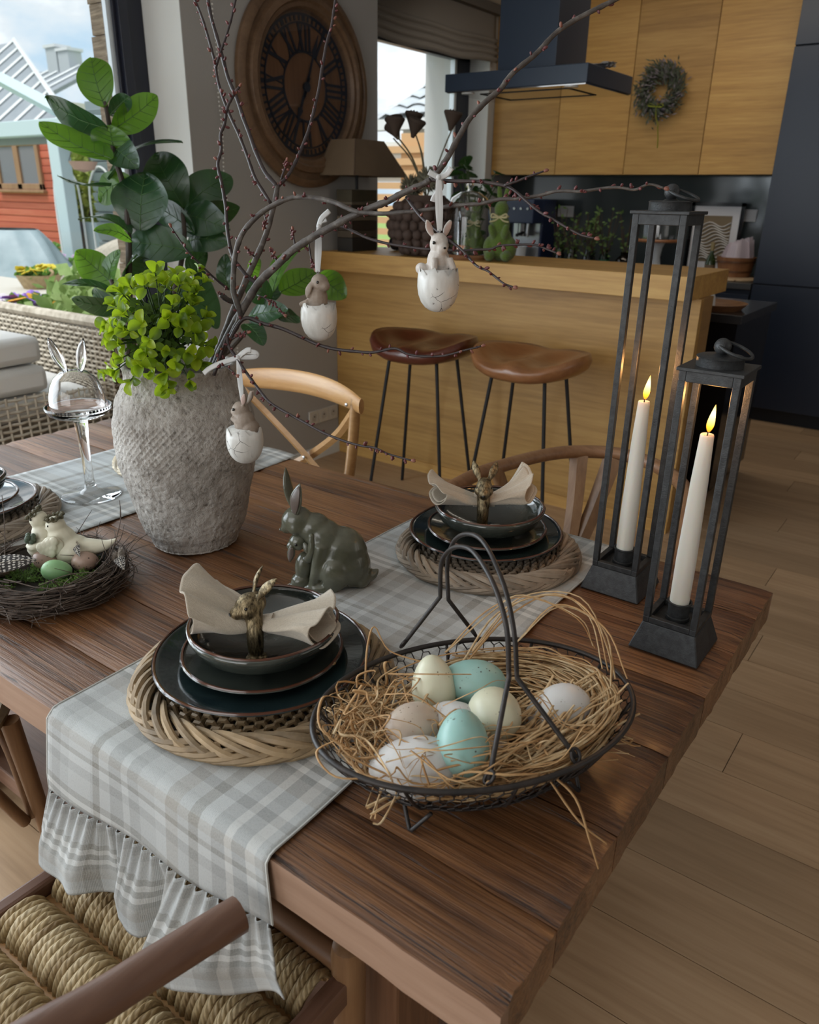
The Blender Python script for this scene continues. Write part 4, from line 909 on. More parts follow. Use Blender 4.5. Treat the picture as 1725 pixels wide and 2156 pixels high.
# ------------------------------------------------------------------ ceramics
def glaze(name, c1, c2):
    a = NT(name); n = a.noise(a.co((1, 1, 1), rnd=True), 9, 6, .62, .7); n2 = a.noise(a.co(), 60, 3, .6)
    a.p(Base_Color=a.ramp(n, [(.34, c1), (.66, c2)]), Roughness=.10, Coat_Weight=.6, Coat_Roughness=.03, Normal=a.bump(n, .0012)); return a.m
glz = glaze('slate_green_glaze', (.010, .015, .014), (.052, .060, .050)); glz2 = glaze('deep_teal_glaze', (.005, .011, .014), (.018, .032, .033))
rim_m = plain('rim_brown', (.085, .030, .016), .18, coat=.5)
def wob(seed, amp):
    def f(a, r, z):
        k = amp*(mnoise.noise(V(cos(a)*1.3, sin(a)*1.3, seed))+.5*mnoise.noise(V(cos(a)*3, sin(a)*3, seed+5)))
        return r*(1+k), z+k*.25*r
    return f
def dish(name, label, cat, loc, prof, mat, seed, group, amp=.02):
    d = thing(name, label, cat, loc, seed*1.3, group); w = wob(seed, amp)
    M().lathe(prof, 64, wob=w).obj('body', mat, d, ang=180)
    ri_ = max(range(len(prof)), key=lambda i: (prof[i][0])); r, z = prof[ri_]
    zt = max(p[1] for p in prof); rr = [p[0] for p in prof if p[1] == zt]; rr = sum(rr)/len(rr)
    P = []
    for k in range(64): a = 2*pi*k/64; q = w(a, rr, zt); P.append((q[0]*cos(a), q[0]*sin(a), q[1]))
    M().tube(P, .0021, 6, closed=True).obj('rim', rim_m, d)
    return d
def plate_prof(R, h, th=.004): return [(0, .002), (R*.50, .0), (R*.56, .003), (R*.74, .009), (R*.97, h-.003), (R, h), (R-.0035, h+.0012), (R*.93, h-.001), (R*.72, .0135), (R*.55, .0075), (0, .0065)]
def bowl_prof(R, h): return [(0, .003), (R*.42, .0), (R*.46, .004), (R*.70, .012), (R*.90, h*.5), (R*.985, h*.85), (R, h), (R-.004, h+.001), (R*.96, h*.85), (R*.86, h*.5), (R*.66, .020), (R*.4, .010), (0, .009)]
def setting(x, y, lab, seed, Rs=(.159, .119, .111), tilt=0):
    z = TZ+.030
    dish('dinner_plate', 'large dark teal glazed dinner plate '+lab, 'plate', (x, y, z), plate_prof(Rs[0], .020), glz2, seed, 'glazed dinner plates')
    dish('salad_plate', 'smaller grey green glazed plate '+lab, 'plate', (x+.002, y, z+.0095), plate_prof(Rs[1], .018), glz, seed+1, 'glazed salad plates')
    return dish('bowl', 'dark glazed bowl '+lab, 'bowl', (x+.005, y+.002, z+.020), bowl_prof(Rs[2], .052), glz, seed+2, 'glazed bowls', .025)
setting(-.752, .668, 'in the nearest plate stack', 1)
setting(-.727, 1.266, 'in the far plate stack by the tall lantern', 5, (.157, .122, .112))
setting(-1.705, .694, 'in the stack at the left photo edge', 9, (.143, .108, .085))
# napkins with rabbit rings
napm = NT('natural_linen'); _w1 = napm.noise(napm.co((900, 120, 900)), 1, 3, .7); _w2 = napm.noise(napm.co((120, 900, 120)), 1, 3, .7)
_n = napm.math('ADD', _w1, _w2); napm.p(Base_Color=napm.ramp(napm.math('MULTIPLY', _n, .5), [(.3, (.40, .345, .27)), (.7, (.60, .535, .44))]), Roughness=.95, Sheen_Weight=.3, Normal=napm.bump(_n, .0006)); napm = napm.m
def napkin(label, loc, rz, L1, L2, left, right, tw=(0, 0)):
    """a linen square gathered through a ring: two open, folded fans joined at a pinched waist"""
    n = thing('napkin', label, 'napkin', loc, rz, 'linen napkins')
    def fan(sgn, L, W, H, droop, ph, name):
        def f(u, v, k=1.0):
            s = u; t = v*2*pi+.6; w_ = .012+(W-.012)*s**.75; h_ = .0085+H*.62*s**.85
            c, q = cos(t), sin(t); rip = .10*sin(t*5+ph+s*2)+.07*sin(t*8+ph*2)
            yy = k*w_*(c+rip*s*.5)*(1-.12*s*s); zz = h_*(.55+.62*q*k)*(1+rip*.8)+.004*sin(t*3+ph+s*4)*s
            if q < -.1: zz += .30*h_*(q+.1)*(c*c)
            x = sgn*L*s*(1-.24*s*abs(c)**2.2+.05*sin(t+ph)*s)
            return (x, yy, zz+droop*s*s*(1+.5*c)+.006*sin(s*5+ph)*c*s-.004)
        M().grid(f, 30, 72).obj(name, napm, n, ang=180, solid=.0016)
        M().grid(lambda u, v: tuple(V(*f(u*.95, v, .80))+V(0, 0, .001)), 22, 48).obj(name, napm, n, ang=180, solid=.0016)
    fan(-1, L1, *left, 'fold'); fan(1, L2, *right, 'fold')
    w = M(); w.tube([(-.02, 0, .003), (0, 0, .001), (.02, 0, .003)], [.0150, .0135, .0150], 14); w.obj('waist', napm, n)
    return n
IMG = atan2(rt.y, rt.x)
napkin('natural linen napkin in the nearest bowl, spread wide on the left', (-.738, .655, .866), IMG-.10, .104, .112, (.066, .080, .006, .5), (.052, .050, .000, 2.2))
napkin('natural linen napkin in the far bowl by the tall lantern', (-.733, 1.262, .870), IMG+.05, .112, .102, (.044, .040, .016, 1.2), (.038, .036, .028, 3.0))
bronze = NT('antique_bronze'); _n = bronze.noise(bronze.co((240, 240, 60)), 1, 4, .7); bronze.p(Base_Color=bronze.ramp(_n, [(.35, (.035, .026, .015)), (.62, (.34, .27, .16))]), Metallic=.85, Roughness=.38, Normal=bronze.bump(_n, .0016)); bronze = bronze.m
eye_m = plain('dark_eye', (.01, .008, .006), .15)
def ear(m, b, t, w, th, bend=0, nrm=(0, -1, 0)):
    b, t = V(b), V(t); ax = t-b; n = V(nrm); s_ = ax.normalized().cross(n).normalized(); n = s_.cross(ax.normalized())
    P = [b+ax*k/8+n*bend*sin(pi*k/8) for k in range(9)]; pr = [.42, .62, .82, .96, 1, .93, .75, .48, .12]
    base = len(m.v)
    for p, q in zip(P, pr):
        for k in range(10): a = 2*pi*k/10; m.v.append(tuple(p+s_*cos(a)*w*q+n*(sin(a)*th*q-(.35*th*abs(cos(a)) if 0 else 0))))
    for i in range(8):
        for k in range(10): l = (k+1) % 10; m.f.append((base+i*10+k, base+i*10+l, base+(i+1)*10+l, base+(i+1)*10+k))
    m.f.append(tuple(base+k for k in range(9, -1, -1))); m.f.append(tuple(base+80+k for k in range(10)))
    return m
def rabbit_ring(label, loc, rz, face):
    """bronze rabbit bust whose body wraps round the napkin. local: x = where the nose points, z up"""
    r = thing('napkin_ring', label, 'napkin ring', loc, rz, 'bronze rabbit napkin rings'); m = M()
    m.ell((.004, 0, .038), (.021, .0165, .019), (0, .25, 0)).ell((.019, 0, .031), (.014, .011, .011), (0, .35, 0)).ell((.010, .009, .033), .010).ell((.010, -.009, .033), .010).ell((-.006, 0, .040), (.015, .015, .016))
    e_ = V(1, 0, 0) if face == 'front' else V(.15, 1, 0).normalized(); Z = V(0, 0, 1); sd = e_.cross(Z)
    m.tube(crv([V(-.002, 0, .032), e_*.005+Z*.016, e_*.012-Z*.004, e_*.010-Z*.026, e_*.004-Z*.040], 5), [.014, .0110], 12)
    m.tube([e_*(.021*cos(2*pi*k/28)-.010)+Z*(.021*sin(2*pi*k/28)-.006) for k in range(28)], .0065, 10, closed=True)
    for q in (-1, 1):
        b_ = e_*.012+sd*(q*.008)-Z*.041; m.ell(b_, (.008, .007, .005)); 
        for j_ in (-1, 0, 1): m.ell(b_+e_*.006+sd*(j_*.004), (.0036, .0036, .0036), seg=8, rings=6)
    for q in (-1, 1): ear(m, (-.006, q*.009, .050), (-.028-.004*(q > 0), q*.024, .084), .0085, .0035, .003, (1, q*.3, .3))
    fig(m, .0016, 3, 'body', bronze, r)
    for q in (-1, 1): M().ell((.0125, q*.0135, .0405), .0028, seg=8, rings=6).obj('eye', eye_m, r)
    M().ell((.0325, 0, .0295), (.0022, .0034, .0024), seg=8, rings=6).obj('nose', eye_m, r)
    return r
rabbit_ring('bronze rabbit napkin ring in the nearest bowl, head in profile to the left', (-.742, .645, .863), IMG+pi+.50, 'side')
rabbit_ring('bronze rabbit napkin ring in the far bowl, facing the viewer', (-.728, 1.252, .866), IMG-pi/2-.1, 'front')
# ------------------------------------------------------------------ rabbit pair figurine
olive = NT('olive_glazed_clay'); _n = olive.noise(olive.co(), 16, 5, .6, .5); _n2 = olive.noise(olive.co((1, 1, 1)), 34, 4, .6)
olive.p(Base_Color=olive.ramp(_n, [(.35, (.070, .072, .048)), (.6, (.105, .106, .074)), (.78, (.19, .19, .145))]), Roughness=.24, Coat_Weight=.35, Coat_Roughness=.12, Normal=olive.bump(_n2, .0008)); olive = olive.m
inear = plain('inner_ear_taupe', (.10, .075, .062), .35)
def flip(m): m.v = [(a, -b, c) for a, b, c in m.v]; return m
rab = thing('rabbit_figurine', 'olive green glazed rabbit figurine hugging a small lop-eared kit', 'figurine', (-.868, .957, TZ), IMG+pi)
m = M()
m.ell((-.012, 0, .062), (.052, .040, .060), (0, -.25, 0)).ell((-.030, 0, .045), (.040, .041, .045)).ell((.016, 0, .094), (.040, .032, .044), (0, .5, 0)).ell((.036, 0, .118), (.034, .025, .028), (0, .55, 0))
m.ell((.064, 0, .133), (.030, .024, .027), (0, .5, 0)).ell((.081, 0, .119), (.015, .0125, .012), (0, .5, 0)).ell((.066, .012, .123), .014).ell((.066, -.012, .123), .014)
for q in (-1, 1):
    m.ell((-.006, q*.032, .040), (.028, .018, .034)).ell((.014, q*.030, .010), (.030, .013, .011)).tube(crv([(.018, q*.022, .095), (.026, q*.026, .055), (.036, q*.024, .012)], 5), [.016, .010], 10).ell((.042, q*.024, .008), (.014, .009, .008))
m.ell((-.05, 0, .02), (.022, .03, .02))
m.tube(crv([(-.058, 0, .018), (-.072, -.004, .024), (-.084, -.006, .034)], 4), [.011, .012, .012, .012, .011, .010, .007, .005, .003], 8)
fig(m, .0026, 13, 'body', olive, rab)
e = M(); ear(e, (.068, .010, .146), (.083, .016, .229), .0150, .0052, .004, (1, .4, 0)); ear(e, (.066, -.011, .144), (.053, -.018, .211), .0150, .0052, .004, (.6, -.8, 0))
flip(e); fig(e, .0018, 3, 'ears', olive, rab)
e = M(); ear(e, (.067, -.0145, .150), (.0545, -.0232, .206), .0108, .0018, .004, (.6, -.8, 0)); flip(e).obj('inner_ear', inear, rab, ang=180)
for q in (-1, 1):
    M().ell((.0775, q*.0165, .137), (.0036, .0026, .0036), seg=10, rings=7).obj('eye', eye_m, rab)
M().ell((.0945, 0, .1145), (.003, .0045, .003), seg=8, rings=6).obj('nose', olive, rab)
k = M(); k.ell((.062, -.010, .095), (.018, .0155, .0165), (0, .6, .2)).ell((.074, -.012, .087), (.010, .009, .009)).ell((.053, -.008, .045), (.018, .017, .030), (0, -.12, 0)).ell((.058, -.010, .016), (.021, .018, .016)).tube(crv([(.044, -.020, .062), (.036, -.027, .085), (.036, -.026, .108)], 4), [.009, .006], 8).ell((.036, -.026, .112), (.006, .005, .007)).ell((.068, -.016, .008), (.014, .008, .008))
flip(k); fig(k, .0022, 4, 'kit', olive, rab)
e = M(); ear(e, (.071, -.022, .094), (.077, -.026, .060), .0082, .003, -.002, (0, -1, 0)); ear(e, (.050, -.024, .100), (.040, -.030, .078), .007, .003, 0, (0, -1, 0)); flip(e); fig(e, .0015, 2, 'kit_ears', olive, rab)
e = M(); ear(e, (.0715, -.0245, .089), (.0768, -.0285, .0635), .0055, .0012, -.002, (0, -1, 0)); flip(e).obj('inner_ear', inear, rab, ang=180)
M().ell((.064, .0258, .095), (.0026, .0016, .0026), seg=8, rings=6).obj('eye', eye_m, rab)
# ------------------------------------------------------------------ stone vase with branches
VX, VY = -1.238, .938
vm = NT('rough_stone_vase'); _v = vm.co(); _n = vm.noise(_v, 9, 6, .65); _n2 = vm.noise(_v, 90, 5, .7); _n3 = vm.noise(_v, 24, 5, .7, 1.0)
_vo = vm.n('TexVoronoi', {'Vector': _v, 'Scale': 150.0}); _pit = vm.ramp(_vo, [(.10, 0.0), (.28, 1.0)])
_c = vm.ramp(_n, [(.3, (.24, .22, .195)), (.5, (.38, .355, .325)), (.7, (.52, .50, .47))]); _c = vm.mix(vm.ramp(_n2, [(.30, .8), (.46, 0)]), _c, (.07, .058, .048)); _c = vm.mix(vm.ramp(_n3, [(.55, 0), (.8, .5)]), _c, (.58, .565, .53))
vm.p(Base_Color=_c, Roughness=.95, Normal=vm.bump(vm.math('ADD', vm.math('MULTIPLY', _n2, 1.0), vm.math('MULTIPLY', _n3, 1.0)), .006)); vm = vm.m
vase = thing('stone_vase', 'large rough grey stone vase with a band of net texture', 'vase', (VX, VY, TZ+.003))
vp = [(0, .006), (.078, .0), (.086, .004), (.0925, .02), (.102, .036), (.109, .062), (.117, .096), (.124, .128), (.130, .158), (.1345, .19), (.1365, .214), (.1365, .24), (.1345, .264), (.130, .288), (.124, .308), (.117, .322), (.1095, .334), (.106, .345), (.106, .356), (.108, .364), (.107, .369), (.100, .370), (.096, .362), (.095, .345), (.105, .325), (.12, .28), (.12, .2), (.09, .06), (0, .05)]
P_ = crv([(r, 0, z) for r, z in vp[:21]], 14); vp2 = [(p.x, p.z) for p in P_]+vp[21:]
def vwob(a, r, z):
    n = mnoise.noise(V(cos(a)*5, sin(a)*5, z*38))*.0022+mnoise.noise(V(cos(a)*16, sin(a)*16, z*120))*.0016
    net = 0
    if .150 < z < .285 and r > .11:
        w_ = min(1, (z-.150)/.03, (.285-z)/.02)*max(0, min(1, .75+1.1*mnoise.noise(V(cos(a)*1.4, sin(a)*1.4, z*4)))); u_ = a*64; q = z*470
        net = .0030*w_*max(abs(sin((u_+q)*.5))**4, abs(sin((u_-q)*.5))**4)-.0010*w_
    return r+n+net, z
M().lathe(vp2, 460, wob=vwob).obj('body', vm, vase, ang=180)
BR = {
'tall_fork':[
   ([(-1.195,0.973,1.118),(-1.192,1.009,1.173),(-1.191,1.061,1.253),(-1.188,1.098,1.308),(-1.186,1.13,1.357),(-1.189,1.16,1.409),(-1.195,1.181,1.45)],0.007,0.0048),
   ([(-1.195,1.181,1.45),(-1.226,1.172,1.486),(-1.26,1.173,1.549),(-1.288,1.175,1.605),(-1.314,1.175,1.651),(-1.332,1.179,1.694),(-1.354,1.183,1.746),(-1.369,1.188,1.784),(-1.378,1.195,1.818)],0.0042,0.0032),
   ([(-1.195,1.181,1.45),(-1.185,1.204,1.474),(-1.179,1.236,1.519),(-1.18,1.266,1.568),(-1.186,1.297,1.626),(-1.199,1.337,1.709),(-1.204,1.365,1.759),(-1.212,1.384,1.801),(-1.221,1.399,1.837)],0.0036,0.0026),
   ([(-1.195,1.16,1.42),(-1.226,1.152,1.465),(-1.247,1.152,1.508),(-1.276,1.15,1.563),(-1.296,1.148,1.603),(-1.314,1.15,1.645),(-1.322,1.153,1.672),(-1.342,1.156,1.722),(-1.357,1.157,1.756),(-1.372,1.156,1.784)],0.0034,0.0024),
   ([(-1.314,1.149,1.663),(-1.311,1.159,1.687),(-1.305,1.174,1.721),(-1.3,1.19,1.762),(-1.298,1.201,1.794)],0.0026,0.002),
   ([(-1.193,1.19,1.464),(-1.193,1.202,1.486),(-1.193,1.207,1.497)],0.0022,0.0014),
   ([(-1.187,1.107,1.319),(-1.191,1.087,1.337)],0.002,0.0012),
  ],
'long_right':[
   ([(-1.181,0.97,1.119),(-1.147,0.988,1.19),(-1.116,1.004,1.244),(-1.09,1.016,1.285),(-1.053,1.031,1.32),(-1.02,1.044,1.348),(-0.987,1.056,1.369),(-0.955,1.067,1.386),(-0.916,1.079,1.405),(-0.883,1.088,1.418),(-0.848,1.098,1.431),(-0.821,1.105,1.444),(-0.793,1.112,1.455),(-0.78,1.116,1.463)],0.0078,0.0047),
   ([(-0.78,1.116,1.463),(-0.771,1.125,1.476),(-0.76,1.138,1.5),(-0.751,1.153,1.529),(-0.74,1.167,1.556),(-0.721,1.186,1.582),(-0.707,1.199,1.597),(-0.695,1.213,1.619),(-0.669,1.236,1.647),(-0.645,1.259,1.679),(-0.611,1.284,1.702),(-0.578,1.308,1.721),(-0.552,1.327,1.737)],0.005,0.0034),
   ([(-0.78,1.116,1.463),(-0.751,1.123,1.461),(-0.713,1.133,1.461),(-0.684,1.139,1.458),(-0.657,1.145,1.454),(-0.639,1.145,1.447),(-0.618,1.144,1.434),(-0.593,1.142,1.419),(-0.57,1.142,1.409),(-0.543,1.141,1.396),(-0.521,1.142,1.388),(-0.5,1.145,1.384)],0.0032,0.0014),
   ([(-0.654,1.136,1.455),(-0.636,1.144,1.461),(-0.62,1.151,1.468),(-0.6,1.16,1.476)],0.0024,0.0014),
   ([(-0.824,1.11,1.436),(-0.792,1.099,1.411),(-0.76,1.094,1.393),(-0.725,1.089,1.375),(-0.693,1.085,1.359),(-0.661,1.076,1.339),(-0.638,1.075,1.332),(-0.609,1.071,1.318),(-0.59,1.07,1.313)],0.0028,0.0014),
   ([(-0.978,1.092,1.385),(-0.953,1.099,1.385),(-0.904,1.104,1.369),(-0.87,1.11,1.362),(-0.817,1.121,1.357),(-0.775,1.13,1.355),(-0.734,1.14,1.355),(-0.686,1.152,1.359),(-0.67,1.157,1.365),(-0.64,1.164,1.368),(-0.611,1.17,1.368),(-0.592,1.172,1.363),(-0.573,1.173,1.358)],0.0026,0.0014),
   ([(-1.119,1.043,1.28),(-1.141,1.032,1.299),(-1.161,1.025,1.326),(-1.173,1.027,1.36),(-1.185,1.035,1.409),(-1.195,1.039,1.448),(-1.207,1.043,1.485),(-1.205,1.052,1.511),(-1.21,1.057,1.537),(-1.206,1.065,1.555),(-1.206,1.074,1.581),(-1.199,1.085,1.603),(-1.193,1.093,1.616)],0.0036,0.0024),
   ([(-1.115,1.037,1.261),(-1.082,1.038,1.252),(-1.044,1.033,1.232)],0.0018,0.001),
   ([(-1.041,1.067,1.346),(-1.049,1.071,1.365),(-1.053,1.074,1.377)],0.0018,0.0012),
   ([(-1.076,1.054,1.317),(-1.084,1.055,1.331),(-1.09,1.055,1.341)],0.0018,0.0012),
   ([(-1.018,1.077,1.36),(-1.002,1.065,1.331),(-0.991,1.061,1.316)],0.0016,0.001),
  ],
'arching':[
   ([(-1.16,0.961,1.123),(-1.138,0.98,1.183),(-1.12,0.994,1.227),(-1.128,0.99,1.269),(-1.127,0.992,1.299),(-1.123,0.997,1.337),(-1.112,1.006,1.371),(-1.09,1.019,1.397),(-1.064,1.032,1.416),(-1.033,1.047,1.431),(-0.997,1.058,1.433),(-0.955,1.068,1.427),(-0.911,1.074,1.415),(-0.892,1.078,1.411),(-0.857,1.087,1.41),(-0.805,1.103,1.414),(-0.766,1.115,1.42),(-0.729,1.126,1.426),(-0.692,1.136,1.429),(-0.665,1.144,1.435),(-0.638,1.151,1.437),(-0.605,1.16,1.442),(-0.58,1.167,1.448),(-0.546,1.174,1.448),(-0.516,1.182,1.453),(-0.487,1.187,1.454),(-0.464,1.191,1.452),(-0.445,1.196,1.46),(-0.423,1.198,1.455)],0.0056,0.0016),
   ([(-1.158,1.025,1.247),(-1.165,1.009,1.25),(-1.171,0.996,1.261)],0.0055,0.005),
   ([(-1.169,1.015,1.269),(-1.189,0.992,1.295),(-1.208,0.971,1.326),(-1.22,0.958,1.349),(-1.231,0.946,1.379)],0.0022,0.0012),
   ([(-1.142,1.09,1.405),(-1.131,1.083,1.391),(-1.128,1.075,1.38)],0.0018,0.001),
  ],
'low_right':[
   ([(-1.158,0.949,1.123),(-1.134,0.971,1.176),(-1.109,0.992,1.222),(-1.066,1.004,1.217),(-1.022,1.016,1.208),(-0.966,1.028,1.191),(-0.918,1.04,1.183),(-0.878,1.053,1.182),(-0.853,1.062,1.183),(-0.82,1.076,1.191),(-0.793,1.082,1.183),(-0.748,1.097,1.184),(-0.718,1.109,1.191),(-0.694,1.119,1.2),(-0.676,1.127,1.206)],0.004,0.0014),
  ],
'drooping':[
   ([(-1.106,0.911,1.132),(-1.088,0.921,1.18),(-1.079,0.926,1.203),(-1.068,0.918,1.188),(-1.038,0.911,1.167),(-1.013,0.906,1.15),(-0.982,0.901,1.13),(-0.944,0.896,1.108),(-0.898,0.899,1.095),(-0.854,0.902,1.082),(-0.811,0.905,1.072),(-0.762,0.912,1.067),(-0.736,0.916,1.067),(-0.709,0.918,1.061),(-0.67,0.923,1.058)],0.0034,0.0014),
   ([(-1.084,0.93,1.19),(-1.065,0.936,1.203),(-1.044,0.943,1.211)],0.0018,0.001),
   ([(-1.087,0.92,1.176),(-1.071,0.896,1.162),(-1.042,0.89,1.157),(-1.012,0.882,1.15)],0.0018,0.001),
  ],
}
bark = NT('plum_bark'); _n = bark.noise(bark.co((1, 1, 1)), 60, 4, .6); _n4 = bark.noise(bark.co(), 420, 3, .6)
bark.p(Base_Color=bark.ramp(_n, [(.3, (.032, .024, .021)), (.55, (.078, .066, .058)), (.75, (.17, .155, .14))]), Roughness=.55, Normal=bark.bump(_n4, .0006)); bark = bark.m
barkd = plain('twig_bark_dark', (.018, .011, .012), .45, col2=(.042, .028, .028), vs=70)
budm = plain('bud_red', (.070, .014, .018), .45, col2=(.15, .040, .040), vs=160)
budt = plain('bud_tip', (.20, .075, .05), .6)
rg = random.Random(17)
def limb(pts, r0_, r1_, name, parent, mat, wig=.0014):
    P = crv(pts, 6); n = len(P); R = []
    for i, p in enumerate(P):
        t = i/(n-1); r = r0_+(r1_-r0_)*t
        if i % 6 == 3: r *= 1.14
        R.append(r)
    P = [p+V(mnoise.noise(p*23), mnoise.noise(p*23+V(5, 0, 0)), mnoise.noise(p*23+V(0, 5, 0)))*wig*min(1, i/4) for i, p in enumerate(P)]
    M().tube(P, R, 9).obj(name, mat, parent, world=True, ang=180); return P
def bud(m, p, d, s):
    d = d.normalized(); q = d.to_track_quat('Z', 'Y').to_matrix(); m.ell(p+d*s*.9, (s*.62, s*.62, s*1.15), q, 7, 6)
lab = {'tall_fork': 'forked branch standing tallest in the vase, before the round clock', 'long_right': 'longest budding branch, reaching up right across the cooker hood', 'arching': 'branch arching right over the vase to the lantern top', 'low_right': 'low budding branch running right towards the dark bar stool', 'drooping': 'drooping twig with a white bow, hanging down right of the vase'}
for k, L in BR.items():
    br_ = thing('budding_branch', lab[k], 'branch', L[0][0][0], 0, 'budding branches in the stone vase'); b1 = M(); b2 = M()
    for i, (pts, r0_, r1_) in enumerate(L):
        P = limb(pts, r0_, r1_, 'stem' if i == 0 else 'twig', br_, bark if r0_ > .0045 else barkd)
        # short buds set alternately along the limb, clusters near tips
        length = sum((b-a).length for a, b in zip(P, P[1:])); n = int(length/(.015 if r0_ < .004 else .022)); 
        for j in range(n):
            t = (j+.5+rg.uniform(-.3, .3))/n*(len(P)-2); a = int(t); p = P[a].lerp(P[a+1], t-a); ax = (P[a+1]-P[a]).normalized()
            if i == 0 and a < 10 and k != 'drooping': continue
            rr = r0_+(r1_-r0_)*a/len(P); side = ax.orthogonal().normalized(); side.rotate(Matrix.Rotation(rg.uniform(0, 6.28), 3, ax))
            for q in range(rg.choice((1, 1, 2, 3))): bud(b1 if rg.random() < .85 else b2, p+side*rr*.8, side+ax*rg.uniform(.1, .9)+V(rg.gauss(0, .35), rg.gauss(0, .35), rg.gauss(0, .35)), rg.uniform(.0026, .0044))
        if i > 0 and len(pts) <= 3:
            for q in range(14): p = P[rg.randrange(len(P)//2, len(P))]; bud(b1, p, V(rg.gauss(0, 1), rg.gauss(0, 1), rg.gauss(.3, 1)), rg.uniform(.0024, .0038))
        bud(b2, P[-1], P[-1]-P[-2], .004); bud(b2, P[-1], (P[-1]-P[-2]).normalized()+V(0, .3, .4), .0035)
    stuff(b1.obj('buds', budm, br_, world=True, ang=180)); stuff(b2.obj('bud_tips', budt, br_, world=True, ang=180))
# ------------------------------------------------------------------ fiddle leaf fig
FL = [(-2.683,1.826,1.704,-2.763,1.848,1.863,0.127),(-2.607,1.776,1.638,-2.796,1.684,1.725,0.056),(-2.644,1.818,1.636,-2.549,1.94,1.742,0.075),(-2.553,1.741,1.536,-2.775,1.64,1.655,0.101),(-2.63,1.808,1.567,-2.597,1.777,1.642,0.143),(-2.615,1.804,1.57,-2.478,1.781,1.513,0.1),(-2.662,1.794,1.463,-2.503,1.981,1.603,0.077),(-2.638,1.811,1.682,-2.534,1.818,1.73,0.04),(-2.525,1.704,1.45,-2.675,1.614,1.486,0.036),(-2.58,1.834,1.478,-2.722,1.787,1.407,0.105),(-2.483,1.772,1.307,-2.518,1.838,1.488,0.188),(-2.498,1.981,1.38,-2.626,1.977,1.556,0.155),(-2.531,2.01,1.371,-2.449,2.166,1.489,0.139),(-2.394,1.942,1.297,-2.552,1.876,1.393,0.079),(-2.544,2.005,1.364,-2.381,2.133,1.382,0.061),(-2.513,1.979,1.356,-2.308,2.014,1.316,0.127),(-2.48,1.977,1.264,-2.312,2.008,1.27,0.103),(-2.352,1.892,1.236,-2.549,1.764,1.265,0.133),(-2.475,1.729,1.295,-2.646,1.651,1.345,0.05),(-2.445,1.705,1.275,-2.487,1.6,1.312,0.053),(-2.505,1.647,1.136,-2.57,1.573,1.239,0.103),(-2.535,1.667,1.129,-2.479,1.672,1.242,0.064),(-2.403,1.598,1.097,-2.492,1.467,1.151,0.039),(-2.411,1.617,1.075,-2.487,1.486,1.095,0.043),(-2.483,1.662,1.062,-2.64,1.654,1.087,0.057),(-2.491,1.681,1.131,-2.414,1.694,1.23,0.03),(-2.485,1.791,1.123,-2.474,1.753,1.218,0.104),(-2.411,1.9,1.159,-2.433,2.012,1.226,0.056),(-2.377,2.063,1.09,-2.361,2.046,1.216,0.066),(-2.3,1.919,0.966,-2.392,1.951,1.161,0.081),(-1.977,1.91,1.125,-1.958,2.053,1.269,0.074),(-1.988,1.954,1.121,-1.962,2.098,1.181,0.098),(-1.832,1.984,1.192,-1.793,2.067,1.116,0.092),(-2.048,1.856,1.042,-1.9,1.887,1.076,0.082),(-1.96,1.92,1.04,-1.859,1.905,1.052,0.033),(-2.041,1.831,1.021,-1.924,1.799,0.975,0.058),(-1.985,1.909,1.101,-2.018,1.822,1.161,0.084),(-2.077,1.91,1.166,-2.124,1.995,1.217,0.029),(-2.37,1.876,1.124,-2.363,1.759,1.068,0.086),(-2.472,1.738,1.06,-2.437,1.627,0.976,0.069),(-2.308,2.138,1.037,-2.304,2.266,1.099,0.074)]
FS = [[(-2.684, 1.829, 1.725), (-2.662, 1.818, 1.671), (-2.631, 1.801, 1.594), (-2.608, 1.79, 1.54), (-2.573, 1.782, 1.474), (-2.537, 1.763, 1.386), (-2.501, 1.731, 1.27), (-2.464, 1.687, 1.131), (-2.42, 1.64, 0.976), (-2.374, 1.595, 0.822)],[(-2.446, 1.933, 1.379), (-2.416, 1.907, 1.284), (-2.403, 1.868, 1.188), (-2.398, 1.806, 1.06), (-2.393, 1.745, 0.932), (-2.389, 1.683, 0.804)],[(-2.501, 1.642, 1.148), (-2.474, 1.638, 1.102), (-2.444, 1.641, 1.064), (-2.42, 1.631, 1.01)],[(-2.023, 1.92, 1.114), (-2.039, 1.861, 1.023), (-2.082, 1.783, 0.931), (-2.137, 1.696, 0.839)]]
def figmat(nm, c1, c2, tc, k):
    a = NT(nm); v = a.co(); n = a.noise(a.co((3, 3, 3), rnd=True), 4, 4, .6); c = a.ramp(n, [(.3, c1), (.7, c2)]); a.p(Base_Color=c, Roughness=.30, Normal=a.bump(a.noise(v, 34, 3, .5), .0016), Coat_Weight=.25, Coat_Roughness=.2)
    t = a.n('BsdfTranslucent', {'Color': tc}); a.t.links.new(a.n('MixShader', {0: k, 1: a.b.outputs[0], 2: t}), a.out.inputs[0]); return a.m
figm = figmat('fig_leaf', (.008, .030, .013), (.020, .062, .022), (.05, .14, .02), .25); figl = figmat('backlit_fig_leaf', (.035, .105, .014), (.075, .17, .022), (.20, .42, .03), .5)  # second, lighter leaf copy: the backlit glow is put into its colour
veinm = plain('leaf_vein', (.07, .15, .04), .5, trans=.3)
fig_tree = thing('fiddle_leaf_fig', 'tall fiddle leaf fig plant with large dark green leaves by the window', 'plant', (-2.42, 1.74, 0))
rg = random.Random(9)
fwv = fw
